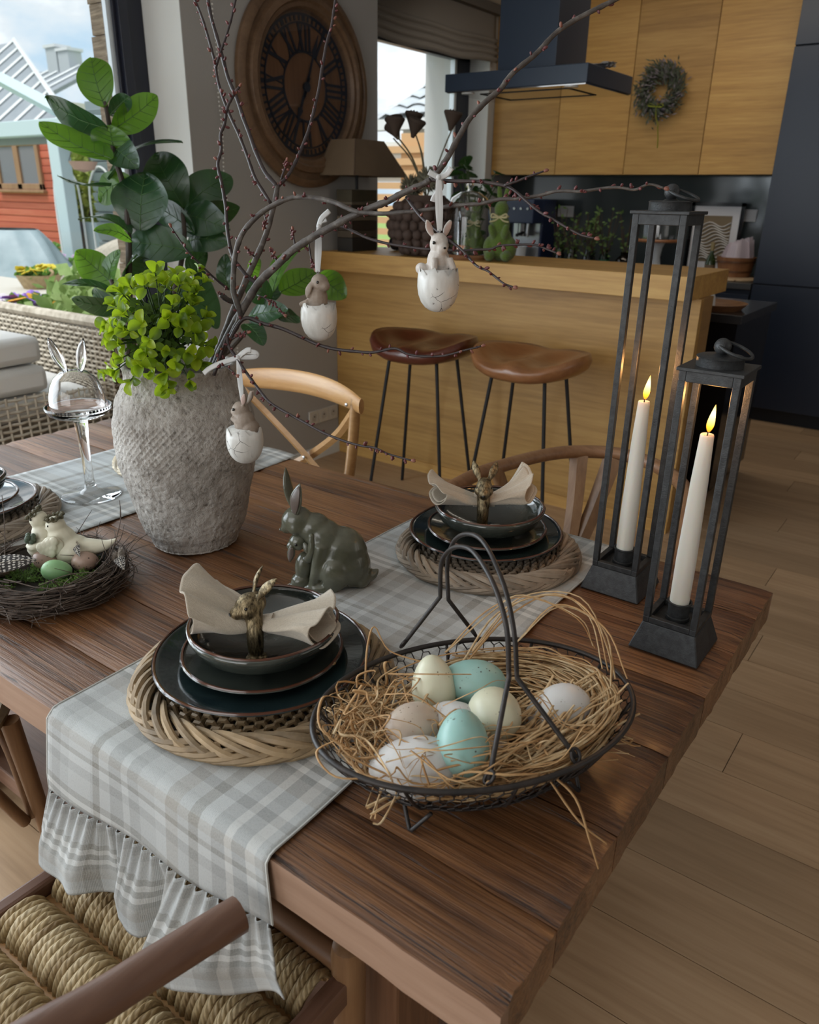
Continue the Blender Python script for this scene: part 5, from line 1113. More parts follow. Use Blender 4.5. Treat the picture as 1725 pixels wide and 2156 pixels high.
for i, q in enumerate(FL):
    b, t_, wd = V(q[:3]), V(q[3:6]), q[6]
    ax = t_-b; L = ax.length; axn = ax.normalized(); n0 = (-fwv-axn*(-fwv).dot(axn)).normalized()   # normal towards the room
    wd *= 1.22; t_ = b+ax*1.06; ax = t_-b; L = ax.length; real = max(wd, min(.16, L*.62)); tilt = math.acos(max(-1, min(1, wd/real)))*rg.choice((-1, 1))
    n = n0.copy(); n.rotate(Matrix.Rotation(tilt, 3, axn)); s_ = axn.cross(n)
    bend = rg.uniform(.01, .035)*(1 if rg.random() < .75 else -1); ph = rg.uniform(0, 6)
    def lf(u, v, L=L, real=real, ph=ph):
        tt = .5-.5*cos(pi*u); wv = (sin(pi*min(1, tt**.80))**.62)*(.66+.44*tt-.10*tt**4) if 0 < tt < 1 else 0
        wv *= 1+.03*sin(tt*9+ph); e = (v-.5)*2
        nz_ = .10*real*e*e*(.6+.4*sin(tt*5+ph)) + bend*(L/.2)*sin(pi*tt) - .05*L*tt*tt + .022*real*(abs(e)**1.5)*sin(tt*9+ph+e)
        nz_ += .0028*abs(sin((tt*6-abs(e)*1.6)*pi))**.6*(1-abs(e)**3)*min(1, L/.12)
        return b+axn*(L*tt)+s_*(e*wv*real*.5)+n*nz_
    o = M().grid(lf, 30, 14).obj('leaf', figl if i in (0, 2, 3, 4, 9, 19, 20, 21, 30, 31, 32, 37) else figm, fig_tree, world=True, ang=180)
    vm_ = M(); vm_.tube([lf(.04+.92*k/14, .5)+n*.0010 for k in range(15)], [.0018, .0006], 5)
    for k in range(2, 8):
        for e in (-1, 1):
            vm_.tube([lf(k/9+.10*f_, .5+e*.42*f_)+n*.0008 for f_ in (0, .35, .7, 1)] if k/9+.1 < 1 else [lf(.9, .5), lf(.95, .5+e*.2)], [.0009, .0004], 4)
    vm_.obj('vein', veinm, o, ang=180, world=False).location = -Vector(fig_tree.location)
fst = plain('fig_stem', (.035, .024, .016), .7)
for s_ in FS:
    M().tube(crv(list(s_)+[(-2.42+.02*len(s_), 1.70, .30)], 5), [.0075, .013], 8).obj('stem', fst, fig_tree, world=True)
M().lathe([(0, 0), (.13, .0), (.17, .30), (.175, .32), (.16, .32), (.155, .29), (0, .28)], 28).obj('pot', plain('fig_pot', (.10, .10, .10), .8), fig_tree)
# ------------------------------------------------------------------ faux boxwood in the vase mouth
box = thing('boxwood_sprig', 'bright lime green boxwood bush spilling over the left of the vase mouth', 'plant', (-1.235, .90, TZ+.36))
lm_ = NT('boxwood_leaf'); _n = lm_.noise(lm_.co((1, 1, 1), rnd=True), 40, 3, .6); _rv = lm_.n('ObjectInfo', out='Random')
_c = lm_.ramp(lm_.math('ADD', lm_.math('MULTIPLY', _n, .5), lm_.math('MULTIPLY', _rv, .5)), [(.25, (.035, .085, .010)), (.5, (.15, .26, .010)), (.75, (.33, .43, .012))])
lm_.p(Base_Color=_c, Roughness=.45); _tr = lm_.n('BsdfTranslucent', {'Color': (.42, .58, .02)}); lm_.t.links.new(lm_.n('MixShader', {0: .4, 1: lm_.b.outputs[0], 2: _tr}), lm_.out.inputs[0]); lm_ = lm_.m
def bleaf(u, v): t = .5-.5*cos(pi*u); e = (v-.5)*2; w_ = .5*(max(0, sin(pi*t**1.25)))**.55; return (e*w_*.0172, t*.0235, .0045*e*e*w_*2+.003*sin(pi*t))
bl = M().grid(bleaf, 9, 4).mesh('leaf'); shade(bl); bl.materials.append(lm_)
rg = random.Random(12); st = M(); cen = V(-1.215, .885, 1.195); nleaf = 0
dirs = []
tries = 0
while len(dirs) < 58 and tries < 20000:
    tries += 1
    d = V(rg.gauss(0, 1), rg.gauss(0, 1), rg.gauss(.25, .9)).normalized()
    if d.z < -.92 or (d.z > .80 and len(dirs) % 2): continue
    if d.dot(-fw) < -.35: continue
    if all((d-e).length > .235 for e in dirs): dirs.append(d)
for i, d in enumerate(dirs):
    rad_ = V(.092, .086, .104)
    p = cen+V(d.x*rad_.x, d.y*rad_.y, d.z*rad_.z)*rg.uniform(.86, 1.05)
    if d.z > .5 and i % 3 == 0: p += V(0, 0, rg.uniform(.0, .03))
    ax_ = p-V(VX, VY, p.z)
    if ax_.length < .130 and p.z < 1.145: p = V(VX, VY, p.z)+ax_.normalized()*.130
    base = V(-1.225, .90, 1.14); st.tube(crv([base, base.lerp(p, .5)+V(0, 0, .02), p], 4), [.0022, .0012], 5)
    n = (p-cen).normalized()*.7-fw*.5; n.normalize(); q = n.to_track_quat('Z', 'Y').to_matrix(); k_ = 5 if i % 3 else 4
    for k in range(k_):
        R = q @ Matrix.Rotation(2*pi*k/k_+rg.uniform(-.45, .45)+i, 3, 'Z') @ Matrix.Rotation(rg.uniform(-.15, .5) if k % 2 else rg.uniform(.5, 1.15), 3, 'X') @ Matrix.Rotation(rg.uniform(-.4, .4), 3, 'Y')
        inst(bl, 'leaf', box, p-V(*box.location)-n*(.008*(k % 2)), R, rg.uniform(.8, 1.25)); nleaf += 1
for tip in ((-1.27, .93, 1.303), (-1.205, .975, 1.300), (-1.292, .88, 1.248), (-1.17, .955, 1.285)):
    b_, t_ = V(-1.225, .90, 1.17), V(*tip); P = crv([b_, b_.lerp(t_, .5)+V(0, 0, .012), t_], 6); st.tube(P, [.0020, .0010], 5)
    for j in range(5, len(P)):
        ax_ = (P[j]-P[j-1]).normalized(); a_j = j*1.5
        if j % 2 and j != len(P)-1: continue
        for k in range(3 if j == len(P)-1 else 2):
            R = ax_.to_track_quat('Z', 'Y').to_matrix() @ Matrix.Rotation(a_j+2*pi*k/(3 if j == len(P)-1 else 2), 3, 'Z') @ Matrix.Rotation(rg.uniform(.5, .9), 3, 'X')
            inst(bl, 'leaf', box, P[j]-V(*box.location), R, rg.uniform(.75, 1.0)); nleaf += 1
inner = M()
for i in range(520):
    d = V(rg.gauss(0, 1), rg.gauss(0, 1), rg.gauss(.2, 1)).normalized()*rg.uniform(.25, .85); p = cen+V(d.x*.085, d.y*.08, d.z*.085)
    if p.z < 1.14 : continue
    a = V(rg.gauss(0, 1), rg.gauss(0, 1), rg.gauss(.4, 1)).normalized()*.016; b = a.orthogonal().normalized()*.0065; inner.add([p, p+a*.5+b, p+a, p+a*.5-b], [(0, 1, 2, 3)])
stuff(inner.obj('inner_leaves', plain('boxwood_inner', (.035, .085, .015), .6, col2=(.10, .17, .02), vs=30, trans=.3), box, world=True, ang=180))
st.obj('stems', plain('boxwood_stem', (.03, .06, .02), .7), box, world=True)
# ------------------------------------------------------------------ hanging egg ornaments
shellm = NT('cracked_shell'); _v = shellm.co(); _w = shellm.noise(_v, 26, 3, .6); _vo = shellm.n('TexVoronoi', {'Vector': shellm.n('VectorMath', {0: _v, 1: shellm.n('CombineXYZ', {0: shellm.math('MULTIPLY', _w, .02), 1: shellm.math('MULTIPLY', _w, .02), 2: 0.0})}, operation='ADD'), 'Scale': 34.0}, feature='DISTANCE_TO_EDGE')
_m = shellm.noise(_v, 14, 2, .5); _ck = shellm.math('MULTIPLY', shellm.ramp(_vo, [(.006, 1), (.016, 0)]), shellm.ramp(_m, [(.56, 0), (.60, 1)])); _sp = shellm.ramp(shellm.noise(_v, 110, 2, .5), [(.24, 1), (.29, 0)])
_c = shellm.ramp(shellm.noise(shellm.co((1, 1, .3)), 40, 4, .6), [(.3, (.50, .49, .46)), (.7, (.72, .72, .70))]); _c = shellm.mix(_ck, _c, (.04, .032, .028)); _c = shellm.mix(shellm.math('MULTIPLY', _sp, .7), _c, (.12, .10, .09))
shellm.p(Base_Color=_c, Roughness=.35, Coat_Weight=.2); shellm = shellm.m
fur = plain('bunny_taupe', (.20, .155, .12), .6, col2=(.33, .27, .22), vs=60, bump=.0006, bs=200); furw = plain('bunny_whitewash', (.42, .37, .33), .6, col2=(.60, .56, .52), vs=70, bump=.0006, bs=200)
satin = plain('satin_ribbon', (.72, .73, .73), .4, sheen=.4, trans=.25); inpink = plain('bunny_inner_ear', (.48, .36, .32), .7)
def ornament(kind, label, base, knot, s, rz):
    """base = centre of the shell; a rabbit sits in the broken egg; a satin ribbon runs up to the knot on the branch"""
    o = thing('egg_ornament', label, 'ornament', base, rz, 'hanging rabbit egg ornaments'); rg = random.Random(hash(kind) % 97 if False else len(kind)); 
    prof = [(0, -.0440), (.0060, -.0435), (.0125, -.0415), (.0195, -.0370), (.0258, -.0290), (.0300, -.018), (.0318, -.006), (.0315, .006), (.0298, .0175)]
    def jag(a, r, z):
        if z > .015: z += .0045*sin(a*5+1)+.0035*sin(a*11)+.002*sin(a*17+2)
        return r*s, z*s
    M().lathe(prof, 44, wob=jag).obj('shell', shellm, o, ang=180, solid=.0018)
    m = M(); fm = furw if kind == 'upright_white' else fur
    m.ell((0, 0, .008), (.024, .024, .018)).ell((.002, 0, .030), (.019, .018, .024))
    if kind == 'lop':
        m.ell((-.004, 0, .056), (.017, .015, .0165)).ell((-.015, 0, .052), (.010, .010, .009)); top = .071
        for q in (-1, 1): ear(m, (.002, q*.012, .060), (.010, q*.020, .030), .0075, .003, .003, (0, q, .2))
        m.tube([(.012, .014, .024), (.026, .020, .018)], [.006, .005], 8)
    elif kind == 'upright_white':
        m.ell((0, 0, .056), (.0155, .015, .017)).ell((-.012, 0, .051), (.009, .009, .008)); top = .072
        for q in (-1, 1): ear(m, (.004, q*.009, .066), (.004, q*.021, .093), .0065, .0026, -.002, (-1, 0, 0))
        for q in (-1, 1): m.tube([(-.012, q*.012, .036), (-.022, q*.016, .020)], [.006, .0055], 8)
        m.ell((.012, .024, .020), (.012, .009, .009)).ell((.010, -.024, .018), (.012, .008, .009))
    else:
        m.ell((-.004, 0, .052), (.016, .0135, .0155)).ell((-.015, 0, .048), (.009, .008, .008)); top = .066
        for q in (-1, 1): ear(m, (.006, q*.007, .062), (.014, q*.012, .088), .006, .0026, .002, (.2, q, 0))
        for q in (-1, 1): m.tube([(-.004, q*.012, .034), (-.018, q*.008, .038)], [.006, .005], 8)
        m.ell((.014, 0, .020), (.016, .018, .016))
    m.v = [(a*s, b*s, c*s) for a, b, c in m.v]
    fig(m, .0018, 3, 'rabbit', fm, o)
    hz = {'lop': .056, 'upright_white': .056}.get(kind, .052)
    for q in (-1, 1): M().ell((-.0105*s, q*.0132*s, (hz+.003)*s), .0026*s, seg=8, rings=6).obj('eye', eye_m, o)
    if kind != 'lop':
        for q in (-1, 1):
            e = M(); b_, t_ = ((.0025, q*.0095, .069), (.002, q*.020, .089)) if kind == 'upright_white' else ((.0065, q*.0095, .065), (.0145, q*.0145, .085)); ear(e, b_, t_, .0042, .0009, -.002 if kind == 'upright_white' else .002, (-1, 0, 0) if kind == 'upright_white' else (.2, q, 0)); e.v = [(a*s, b*s, c*s) for a, b, c in e.v]; e.obj('inner_ear', inpink, o)
    M().ell((-.0225*s, 0, (hz-.004)*s), (.0016, .0026, .0018), seg=6, rings=5).obj('nose', eye_m, o)
    M().tube([(.0022*cos(2*pi*k/12), 0, top*s+.003+.0026*sin(2*pi*k/12)) for k in range(12)], .0006, 5, closed=True).obj('wire_loop', plain('wire_steel', (.4, .4, .4), .3, .9), o)
    R = Matrix.Rotation(-rz, 3, 'Z'); kn = R @ (V(knot)-V(base)); a = V(0, 0, top*s+.004); rbm = M()
    hor = R @ rt
    for q in (-1, 1): rbm.tube([a.lerp(kn, t)+hor*q*.0022*sin(pi*t) for t in [i/8 for i in range(9)]], .0040 if kind != 'side' else .0026, 6, flat=.12, up=R @ (-fw))
    rbm.obj('ribbon', satin, o)
    bw_ = M()
    if kind == 'lop': paths = [[kn, kn+hor*.006+V(0, 0, .014), kn+hor*.020+V(0, 0, .026)], [kn, kn+hor*.004+V(0, 0, .008), kn+hor*.014+V(0, 0, .012)]]
    elif kind == 'upright_white': paths = [[kn, kn+hor*.012+V(0, 0, .004), kn+hor*.020+V(0, 0, .014)], [kn, kn-hor*.008+V(0, 0, .004), kn-hor*.016+V(0, 0, .008)], [kn, kn+hor*.004-V(0, 0, .014), kn-hor*.006-V(0, 0, .03), kn-hor*.008-V(0, 0, .036)]]
    else: paths = [[kn, kn+hor*.014+V(0, 0, .010), kn+hor*.032+V(0, 0, .008), kn+hor*.030+V(0, 0, .001), kn], [kn, kn+hor*.016+V(0, 0, .012), kn+hor*.024+V(0, 0, .013)], [kn, kn-hor*.018-V(0, 0, .006), kn-hor*.036-V(0, 0, .012), kn-hor*.052-V(0, 0, .020), kn-hor*.062-V(0, 0, .028)]]
    for P in paths: bw_.tube(crv(P, 5), .0048, 6, flat=.13, up=R @ (-fw))
    bw_.ell(kn, (.0045, .0045, .0045), seg=8, rings=6).obj('bow', satin, o, ang=180)
    return o
ornament('lop', 'hanging egg ornament with a lop-eared taupe rabbit, middle of the three', (-.968, 1.045, 1.237), (-1.0, 1.086, 1.385), 1.0, IMG+pi-.6)
ornament('upright_white', 'hanging egg ornament with a whitewashed upright-eared rabbit, highest of the three', (-.737, 1.083, 1.308), (-.757, 1.105, 1.466), 1.05, IMG-pi/2-pi+.35)
ornament('side', 'hanging egg ornament with a crouching taupe rabbit, lowest, before the vase', (-.992, .873, 1.043), (-1.040, .912, 1.172), .98, IMG-.35)
# ------------------------------------------------------------------ glass rabbit cloche on a stem
gr = thing('glass_rabbit_stand', 'clear stemmed glass stand with a dome that carries rabbit ears', 'glass stand', (-1.63, .945, TZ+.003))
M().lathe([(0, .0), (.066, .0), (.069, .002), (.066, .004), (.030, .009), (.014, .018), (.0105, .04), (.0105, .09), (.012, .14), (.0155, .180), (.020, .192), (.055, .197), (.066, .203), (.0725, .214), (.0735, .220), (.070, .220), (.064, .208), (.05, .203), (0, .201)], 48).obj('stem_dish', clear, gr, ang=180)
M().lathe([(.0585, .206), (.0600, .222), (.0585, .244), (.053, .266), (.043, .284), (.028, .296), (.012, .301), (0, .302)], 44).obj('dome', clear, gr, ang=180, solid=.0024)
em = M()
hor = rt.copy(); hor.z = 0; hor.normalize()
for q, tlt in ((-1, .30), (1, .12)):
    em.v = em.v; b = hor*(q*.016)+V(0, 0, .296); t_ = hor*(q*.016+(-.028 if q < 0 else .018))+V(0, 0, .372); e1 = M(); ear(e1, b, t_, .0125, .006, .003, tuple(-fw)); e1.obj('ear', clear, gr, ang=180)
    P = [b.lerp(t_, .08+.82*k/10)+hor*(.0085*sin(pi*(.1+.8*k/10)))-fw*.005 for k in range(11)]; Q = [b.lerp(t_, .08+.82*k/10)-hor*(.0085*sin(pi*(.1+.8*k/10)))-fw*.005 for k in range(11)]
    M().tube(P+Q[::-1], .0017, 6, closed=True).obj('ear_edge', clear, gr)
# ------------------------------------------------------------------ nest
nest = thing('twig_nest', 'dark birch twig nest lined with green moss', 'nest', (-1.265, .632, TZ+.003)); rg = random.Random(33)
tw = M(); Rn = .118
for i in range(330):
    a0 = rg.uniform(0, 2*pi); da = rg.uniform(.7, 2.3)*rg.choice((-1, 1)); lay = rg.random(); rr = Rn*(.80+.42*sin(pi*(.12+.8*lay))*.62)+rg.gauss(0, .006); z0 = .004+.052*lay; P = []
    tx_ = rg.gauss(0, .010); tl = rg.gauss(0, .006)
    for k in range(9):
        t = k/8; a = a0+da*t; r2 = rr+tx_*(t-.5)*2+.004*sin(t*9+i)+(.018*rg.random() if k == 8 and i % 7 == 0 else 0); P.append((r2*cos(a), r2*sin(a), max(.002, z0+tl*(t-.5)*2+.003*sin(t*7+i*1.7))))
    tw.tube(P, [rg.uniform(.0009, .0021), .0007], 4, caps=False)
for i in range(150):
    a0 = rg.uniform(0, 2*pi); r1 = Rn*rg.uniform(.75, 1.1); b = V(r1*cos(a0), r1*sin(a0), rg.uniform(.01, .05)); d = V(cos(a0+rg.gauss(0, 1.0)), sin(a0+rg.gauss(0, 1)), rg.gauss(.3, .5)).normalized()*rg.uniform(.03, .085)
    e_ = b+d; e_.z = max(.003, e_.z); tw.tube(crv([b, b.lerp(e_, .5)+V(rg.gauss(0, .006), rg.gauss(0, .006), rg.gauss(0, .004)+.003), e_], 4), [.0010, .0004], 4, caps=False)
stuff(tw.obj('twigs', plain('nest_twig', (.030, .018, .013), .75, col2=(.14, .105, .082), vs=55), nest, ang=180))
M().lathe([(0, .002), (.085, .002), (.112, .03), (.100, .045), (.075, .026), (0, .018)], 28).obj('bed', plain('nest_bed', (.018, .012, .008), .95), nest)
lt = M(); lt.tube(crv([(.10, .02, .05), (.125, .045, .085), (.148, .06, .15), (.152, .062, .19)], 6), [.0011, .0006], 5).tube(crv([(.125, .045, .085), (.115, .06, .11)], 3), [.0008, .0005], 4).tube(crv([(.148, .06, .15), (.139, .07, .178)], 3), [.0008, .0005], 4).tube(crv([(-.06, -.05, .05), (-.10, -.02, .10), (-.13, .0, .15)], 5), [.0011, .0006], 5).tube(crv([(.06, -.07, .045), (.10, -.02, .066), (.13, .03, .06)], 5), [.0011, .0006], 5)
lt.obj('long_twig', plain('nest_twig', (.030, .018, .013), .75), nest)
ms = M()
for i in range(2600):
    a = rg.uniform(0, 2*pi); r1 = .088*sqrt(rg.random()); p = V(r1*cos(a), r1*sin(a), .026+.016*mnoise.noise(V(r1*cos(a)*30, r1*sin(a)*30, 3))+rg.uniform(0, .008))
    if mnoise.noise(V(p.x*26, p.y*26, 9)) < -.18: continue
    d = V(rg.gauss(0, 1), rg.gauss(0, 1), rg.gauss(.6, .8)).normalized()*rg.uniform(.004, .010); b = d.orthogonal().normalized()*.0016; ms.add([p-b, p+b, p+d], [(0, 1, 2)]); ms.add([p+d*.4-b.cross(d).normalized()*.003, p+d*.5+b, p+d*.9+b], [(0, 1, 2)])
stuff(ms.obj('moss', plain('nest_moss', (.075, .15, .03), .9, col2=(.22, .33, .09), vs=60, trans=.25), nest, ang=180))
def eggmesh(L, w, seg=28):
    pr = []
    for i in range(15): t = pi*i/14; z = -cos(t); r = sin(t)*(1-.13*z); pr.append((max(0, r*w), z*L))
    me = M().lathe(pr, seg).mesh('egg'); shade(me); return me
def eggmat(name, c, c2, spk=60, amt=.30, dk=(.06, .045, .035), rough=.38):
    a = NT(name); v = a.co(rnd=True); n = a.noise(v, 22, 3, .5); vo = a.n('TexVoronoi', {'Vector': v, 'Scale': float(spk*4)}); ms_ = a.noise(v, spk, 2, .5)
    sp = a.math('MULTIPLY', a.ramp(vo, [(.16, 1), (.24, 0)]), a.ramp(ms_, [(1-amt-.06-.02, 0), (1-amt-.04, 1)])); c_ = a.mix(sp, a.ramp(n, [(.35, c), (.65, c2)]), dk)
    a.p(Base_Color=c_, Roughness=rough); a.b.inputs['Subsurface Weight'].default_value = .05; return a.m
def egg(name, label, loc, rot, L, w, mat, group):
    me = eggmesh(L, w); me.materials.append(mat); o = bpy.data.objects.new(name, me); COL.objects.link(o); o.location = loc; o.rotation_euler = rot; return tag(o, label, 'egg', group)
qm = eggmat('quail_pink', (.30, .20, .155), (.38, .27, .215), 34, .42, (.05, .03, .025)); gm = eggmat('quail_green', (.22, .42, .20), (.27, .48, .24), 26, .36, (.05, .06, .03))
NZ = TZ+.003
egg('egg', 'light green speckled quail egg in the twig nest', (-1.243, .632, NZ+.042), (pi/2+.1, 0, IMG+pi/2+.2), .0265, .0190, gm, 'speckled eggs in the nest')
egg('egg', 'brown pink speckled quail egg behind the green egg in the nest', (-1.292, .640, NZ+.044), (pi/2+.3, 0, IMG+pi/2-.3), .0245, .0185, qm, 'speckled eggs in the nest')
egg('egg', 'brown pink speckled quail egg under a small feather at the right of the nest', (-1.232, .682, NZ+.044), (pi/2-.1, 0, IMG+pi/2), .0245, .0190, qm, 'speckled eggs in the nest')
egg('egg', 'brown pink speckled quail egg cut by the left edge of the photo', (-1.325, .575, NZ+.044), (pi/2, 0, IMG+2.2), .0235, .0180, qm, 'speckled eggs in the nest')
# feathers
def feathmat(name, dots=True):
    a = NT(name); uv = a.n('TexCoord', out=2); v = a.n('Mapping', {'Vector': uv, 'Scale': (7, 12, 1)}); vo = a.n('TexVoronoi', {'Vector': v, 'Scale': 1.0, 'Randomness': .35}, voronoi_dimensions='2D'); d = a.ramp(vo, [(.26, (.70, .68, .64)), (.33, (.022, .02, .02))])
    nz = a.noise(a.n('Mapping', {'Vector': uv, 'Scale': (60, 8, 1)}), 1, 3, .6); a.p(Base_Color=a.mix(a.ramp(nz, [(.3, .25), (.6, 0)]), d, (.25, .23, .21)), Roughness=.8); return a.m
fdot = feathmat('guinea_feather'); fdown = plain('down_feather', (.40, .35, .30), .95, trans=.3)
def feather(label, base, tip, w, n, parent=None, bend=.01, fluff=.25, wrapc=None):
    b, t = V(base), V(tip); f_ = thing('feather', label, 'feather', base, 0, 'spotted feathers'); ax = t-b; L = ax.length; n = V(n).normalized(); s_ = ax.normalized().cross(n).normalized(); n = s_.cross(ax.normalized())
    def ff(u, v):
        e = (v-.5)*2; wv = w*.5*(sin(pi*min(1, max(0, u*.94+.06))**.8))**.6*(1-.3*u**6); p = ax*u+s_*(e*wv)+n*(bend*sin(pi*u)-.25*abs(e)*wv+.0008*sin(u*60+abs(e)*9))
        return p
    M().grid(ff, 26, 10, uv=lambda u, v: (v, u)).obj('vane', fdot, f_, ang=180)
    M().tube([ff(k/8, .5)+n*.0004 for k in range(9)], [.0008, .0003], 5).obj('quill', plain('quill', (.6, .55, .45), .5), f_)
    d = M(); rg = random.Random(int(L*1e5))
    for i in range(int(220*fluff*2)):
        u = rg.uniform(0, .3); e = rg.choice((-1, 1)); p = ff(u, .5); q = p+s_*e*rg.uniform(.5, 1.1)*w*.55+ax.normalized()*rg.gauss(.001, .005)+n*rg.gauss(.002, .003); d.tube([p, p.lerp(q, .5)+n*.002, q], [.0004, .00015], 3, caps=False)
    stuff(d.obj('down', fdown, f_, ang=180)); return f_
feather('large white spotted feather lying at the front left of the nest', (-1.315, .535, NZ+.062), (-1.262, .610, NZ+.066), .036, (.1, -.8, .8), bend=.008, fluff=1.5)
feather('small brown tufted feather stuck in the right rim of the nest', (-1.172, .715, NZ+.066), (-1.138, .700, NZ+.048), .020, (.2, -.6, .8), fluff=1.2)
feather('small grey spotted feather lying over a brown quail egg in the nest', (-1.262, .690, NZ+.066), (-1.222, .668, NZ+.062), .014, (.2, -.7, 1), fluff=.6)
# pair of cream birds
birdm = plain('bird_cream', (.60, .57, .44), .45, col2=(.68, .655, .54), vs=20); wreathm = plain('bird_wreath', (.13, .105, .06), .7, col2=(.075, .08, .05), vs=120); winem = plain('bird_succulent', (.055, .085, .055), .6, col2=(.10, .13, .09), vs=80)
birds = thing('bird_figurine', 'pair of cream ceramic birds in leafy wreaths sitting in the nest', 'figurine', (-1.275, .682, NZ+.024), IMG+pi)
def flipb(m): return m
m = M()   # right bird; x = image left
m.ell((-.004, 0, .030), (.037, .031, .030), (0, .15, 0)).ell((.012, 0, .052), (.026, .023, .030), (0, .5, 0)).ell((.021, 0, .080), (.0185, .0165, .0185)).ell((.016, 0, .066), (.020, .018, .018)).tube(crv([(-.02, 0, .034), (-.045, 0, .038), (-.068, 0, .043), (-.088, 0, .054)], 5), [.022, .003], 12)
m.ell((.0385, 0, .074), (.006, .004, .0035))
fig(m, .0024, 4, 'bird_body', birdm, birds)
def wing(m, c, s, fl):
    for j in range(3):
        for i in range(4-j): m.ell(V(c)+V((.008*i-.010+.004*j)*s, .004*fl, (-.011*j+.010-.004*i)*s), (.0085*s, .0035, .0105*s), (0, -.5+.15*i, 0), 8, 6)
w = M(); wing(w, (.026, .026, .050), 1.05, 1); w.ell((.022, .022, .048), (.022, .007, .020), (0, .6, 0)); fig(w, .0013, 2, 'wing', birdm, birds)
m = M(); m.ell((.052, -.010, .032), (.031, .029, .031)).ell((.050, -.010, .058), (.022, .020, .026), (0, .2, 0)).ell((.055, -.010, .087), (.0175, .016, .018)).ell((.070, -.012, .082), (.006, .0035, .0035)).tube(crv([(.04, .014, .048), (.058, .022, .044), (.072, .012, .045)], 4), [.009, .006], 8).tube(crv([(.04, .012, .036), (.058, .020, .033), (.072, .010, .036)], 4), [.009, .006], 8)
fig(m, .0024, 4, 'bird_body', birdm, birds)
for (cx, cy, cz, tl) in ((.020, 0, .0935, .25), (.060, -.010, .098, .75)):
    q = M(); R = Euler((0, tl, 0)).to_matrix(); c = V(cx, cy, cz)
    for k in range(3): q.tube([c+R @ V(.0145*cos(2*pi*j/18), .0135*sin(2*pi*j/18), .0022*sin(j*2+k*2)+.002*k) for j in range(18)], .0019, 5, closed=True)
    for j in range(11): q.ell(c+R @ V(.0155*cos(.57*j), .0145*sin(.57*j), .005), (.0045, .0035, .0035), (0, 0, .57*j), 6, 5)
    q.obj('wreath', wreathm, birds)
s_ = M()
for k in range(9): s_.ell((.064+.006*cos(k*.7), .016+.006*sin(k*.7)*(.5 if k % 2 else 1), .056+.004*(k % 3)), (.0052, .0052, .0062), seg=8, rings=6)
s_.obj('succulent', winem, birds)
for (x, y, z) in ((.029, .0135, .084), (.063, .0045, .092)): M().ell((x, y, z), (.0018, .0014, .0020), seg=8, rings=6).obj('eye', eye_m, birds)
# ------------------------------------------------------------------ wire egg basket
BX, BY, BA, BB, RZm = -.398, .697, .2065, .145, .855
e1 = V(cos(rad(56.65)), sin(rad(56.65)), 0); e2 = V(-e1.y, e1.x, 0)
def bp(p, q, z): return V(BX, BY, 0)+e1*p+e2*q+V(0, 0, z)
wirem = plain('basket_wire', (.016, .016, .017), .45, .3, col2=(.045, .036, .032), vs=60, bump=.0003, bs=300)
bas = thing('wire_basket', 'dark oval wire basket with a double arched handle, filled with eggs', 'basket', (BX, BY, TZ))
def bs(th, s):
    """surface of the wire bowl: s 0 centre .. 1 rim"""
    if s < .62: rho = s/.62*.70; z = .790
    else: t = (s-.62)/.38; rho = .70+.30*(t**.75); z = .790+(RZm-.790)*t**1.15
    return bp(BA*rho*cos(th), BB*rho*sin(th), z)
def oval(s, n=72): return [bs(2*pi*k/n, s) for k in range(n)]
M().tube(oval(1.0), .0036, 8, closed=True).obj('rim', wirem, bas, world=True, ang=180)
M().tube([p-V(0, 0, .002) for p in oval(.62)], .0022, 6, closed=True).obj('base_ring', wirem, bas, world=True, ang=180)
for k in range(10): th = 2*pi*(k+.35)/10; M().tube([bs(th, .55+.45*i/6)-V(0, 0, .001) for i in range(7)], .0022, 6).obj('rib', wirem, bas, world=True, ang=180)
hx = M(); a_ = .0098; DA, DB = .238, .176
def dv(x, y): return hypot(x/DA, y/DB), atan2(y/DB, x/DA)
for i in range(-20, 21):
    for j in range(-16, 17):
        x = a_*1.5*i; y = a_*sqrt(3)*(j+.5*(i % 2)); c6 = [(x+a_*cos(k*pi/3), y+a_*sin(k*pi/3)) for k in range(6)]
        for k in range(3):
            q0, q1 = dv(*c6[k]), dv(*c6[k+1])
            if q0[0] <= 1.0 and q1[0] <= 1.03:
                p0, p1 = bs(q0[1], min(1, q0[0])), bs(q1[1], min(1, q1[0])); jz = V(0, 0, .0008*rng.uniform(-1, 1)); hx.tube([p0+jz, p1+jz], .00075 if k else .0011, 4, caps=False)
stuff(hx.obj('chicken_wire', wirem, bas, world=True, ang=180))
for th, sp_ in ((pi+.757, 0), (-.867, 0), (.867, 0), (pi-.757, 0)):
    c = bs(th, .62); o_ = (c-V(BX, BY, c.z)); o_.z = 0; o_.normalize(); s_ = V(-o_.y, o_.x, 0); tip = c+o_*.012; tip.z = TZ+.0035
    M().tube(crv([c-s_*.020+V(0, 0, -.002), tip-s_*.0025, tip+V(0, 0, -.0005), tip+s_*.0025, c+s_*.020+V(0, 0, -.002)], 4), .0026, 7).obj('foot', wirem, bas, world=True, ang=180)
hc = V(-.402, .710, 0); hd = V(.8288, -.5595, 0); hn = V(.5595, .8288, 0)
hA = [(-.132, .925), (-.140, .975), (-.121, 1.018), (-.078, 1.047), (-.029, 1.055), (.026, 1.028), (.059, .984), (.074, .932)]
hB = [(-.121, .938), (-.121, .986), (-.099, 1.016), (-.062, 1.039), (-.02, 1.049), (.034, 1.035), (.072, 1.0), (.086, .945)]
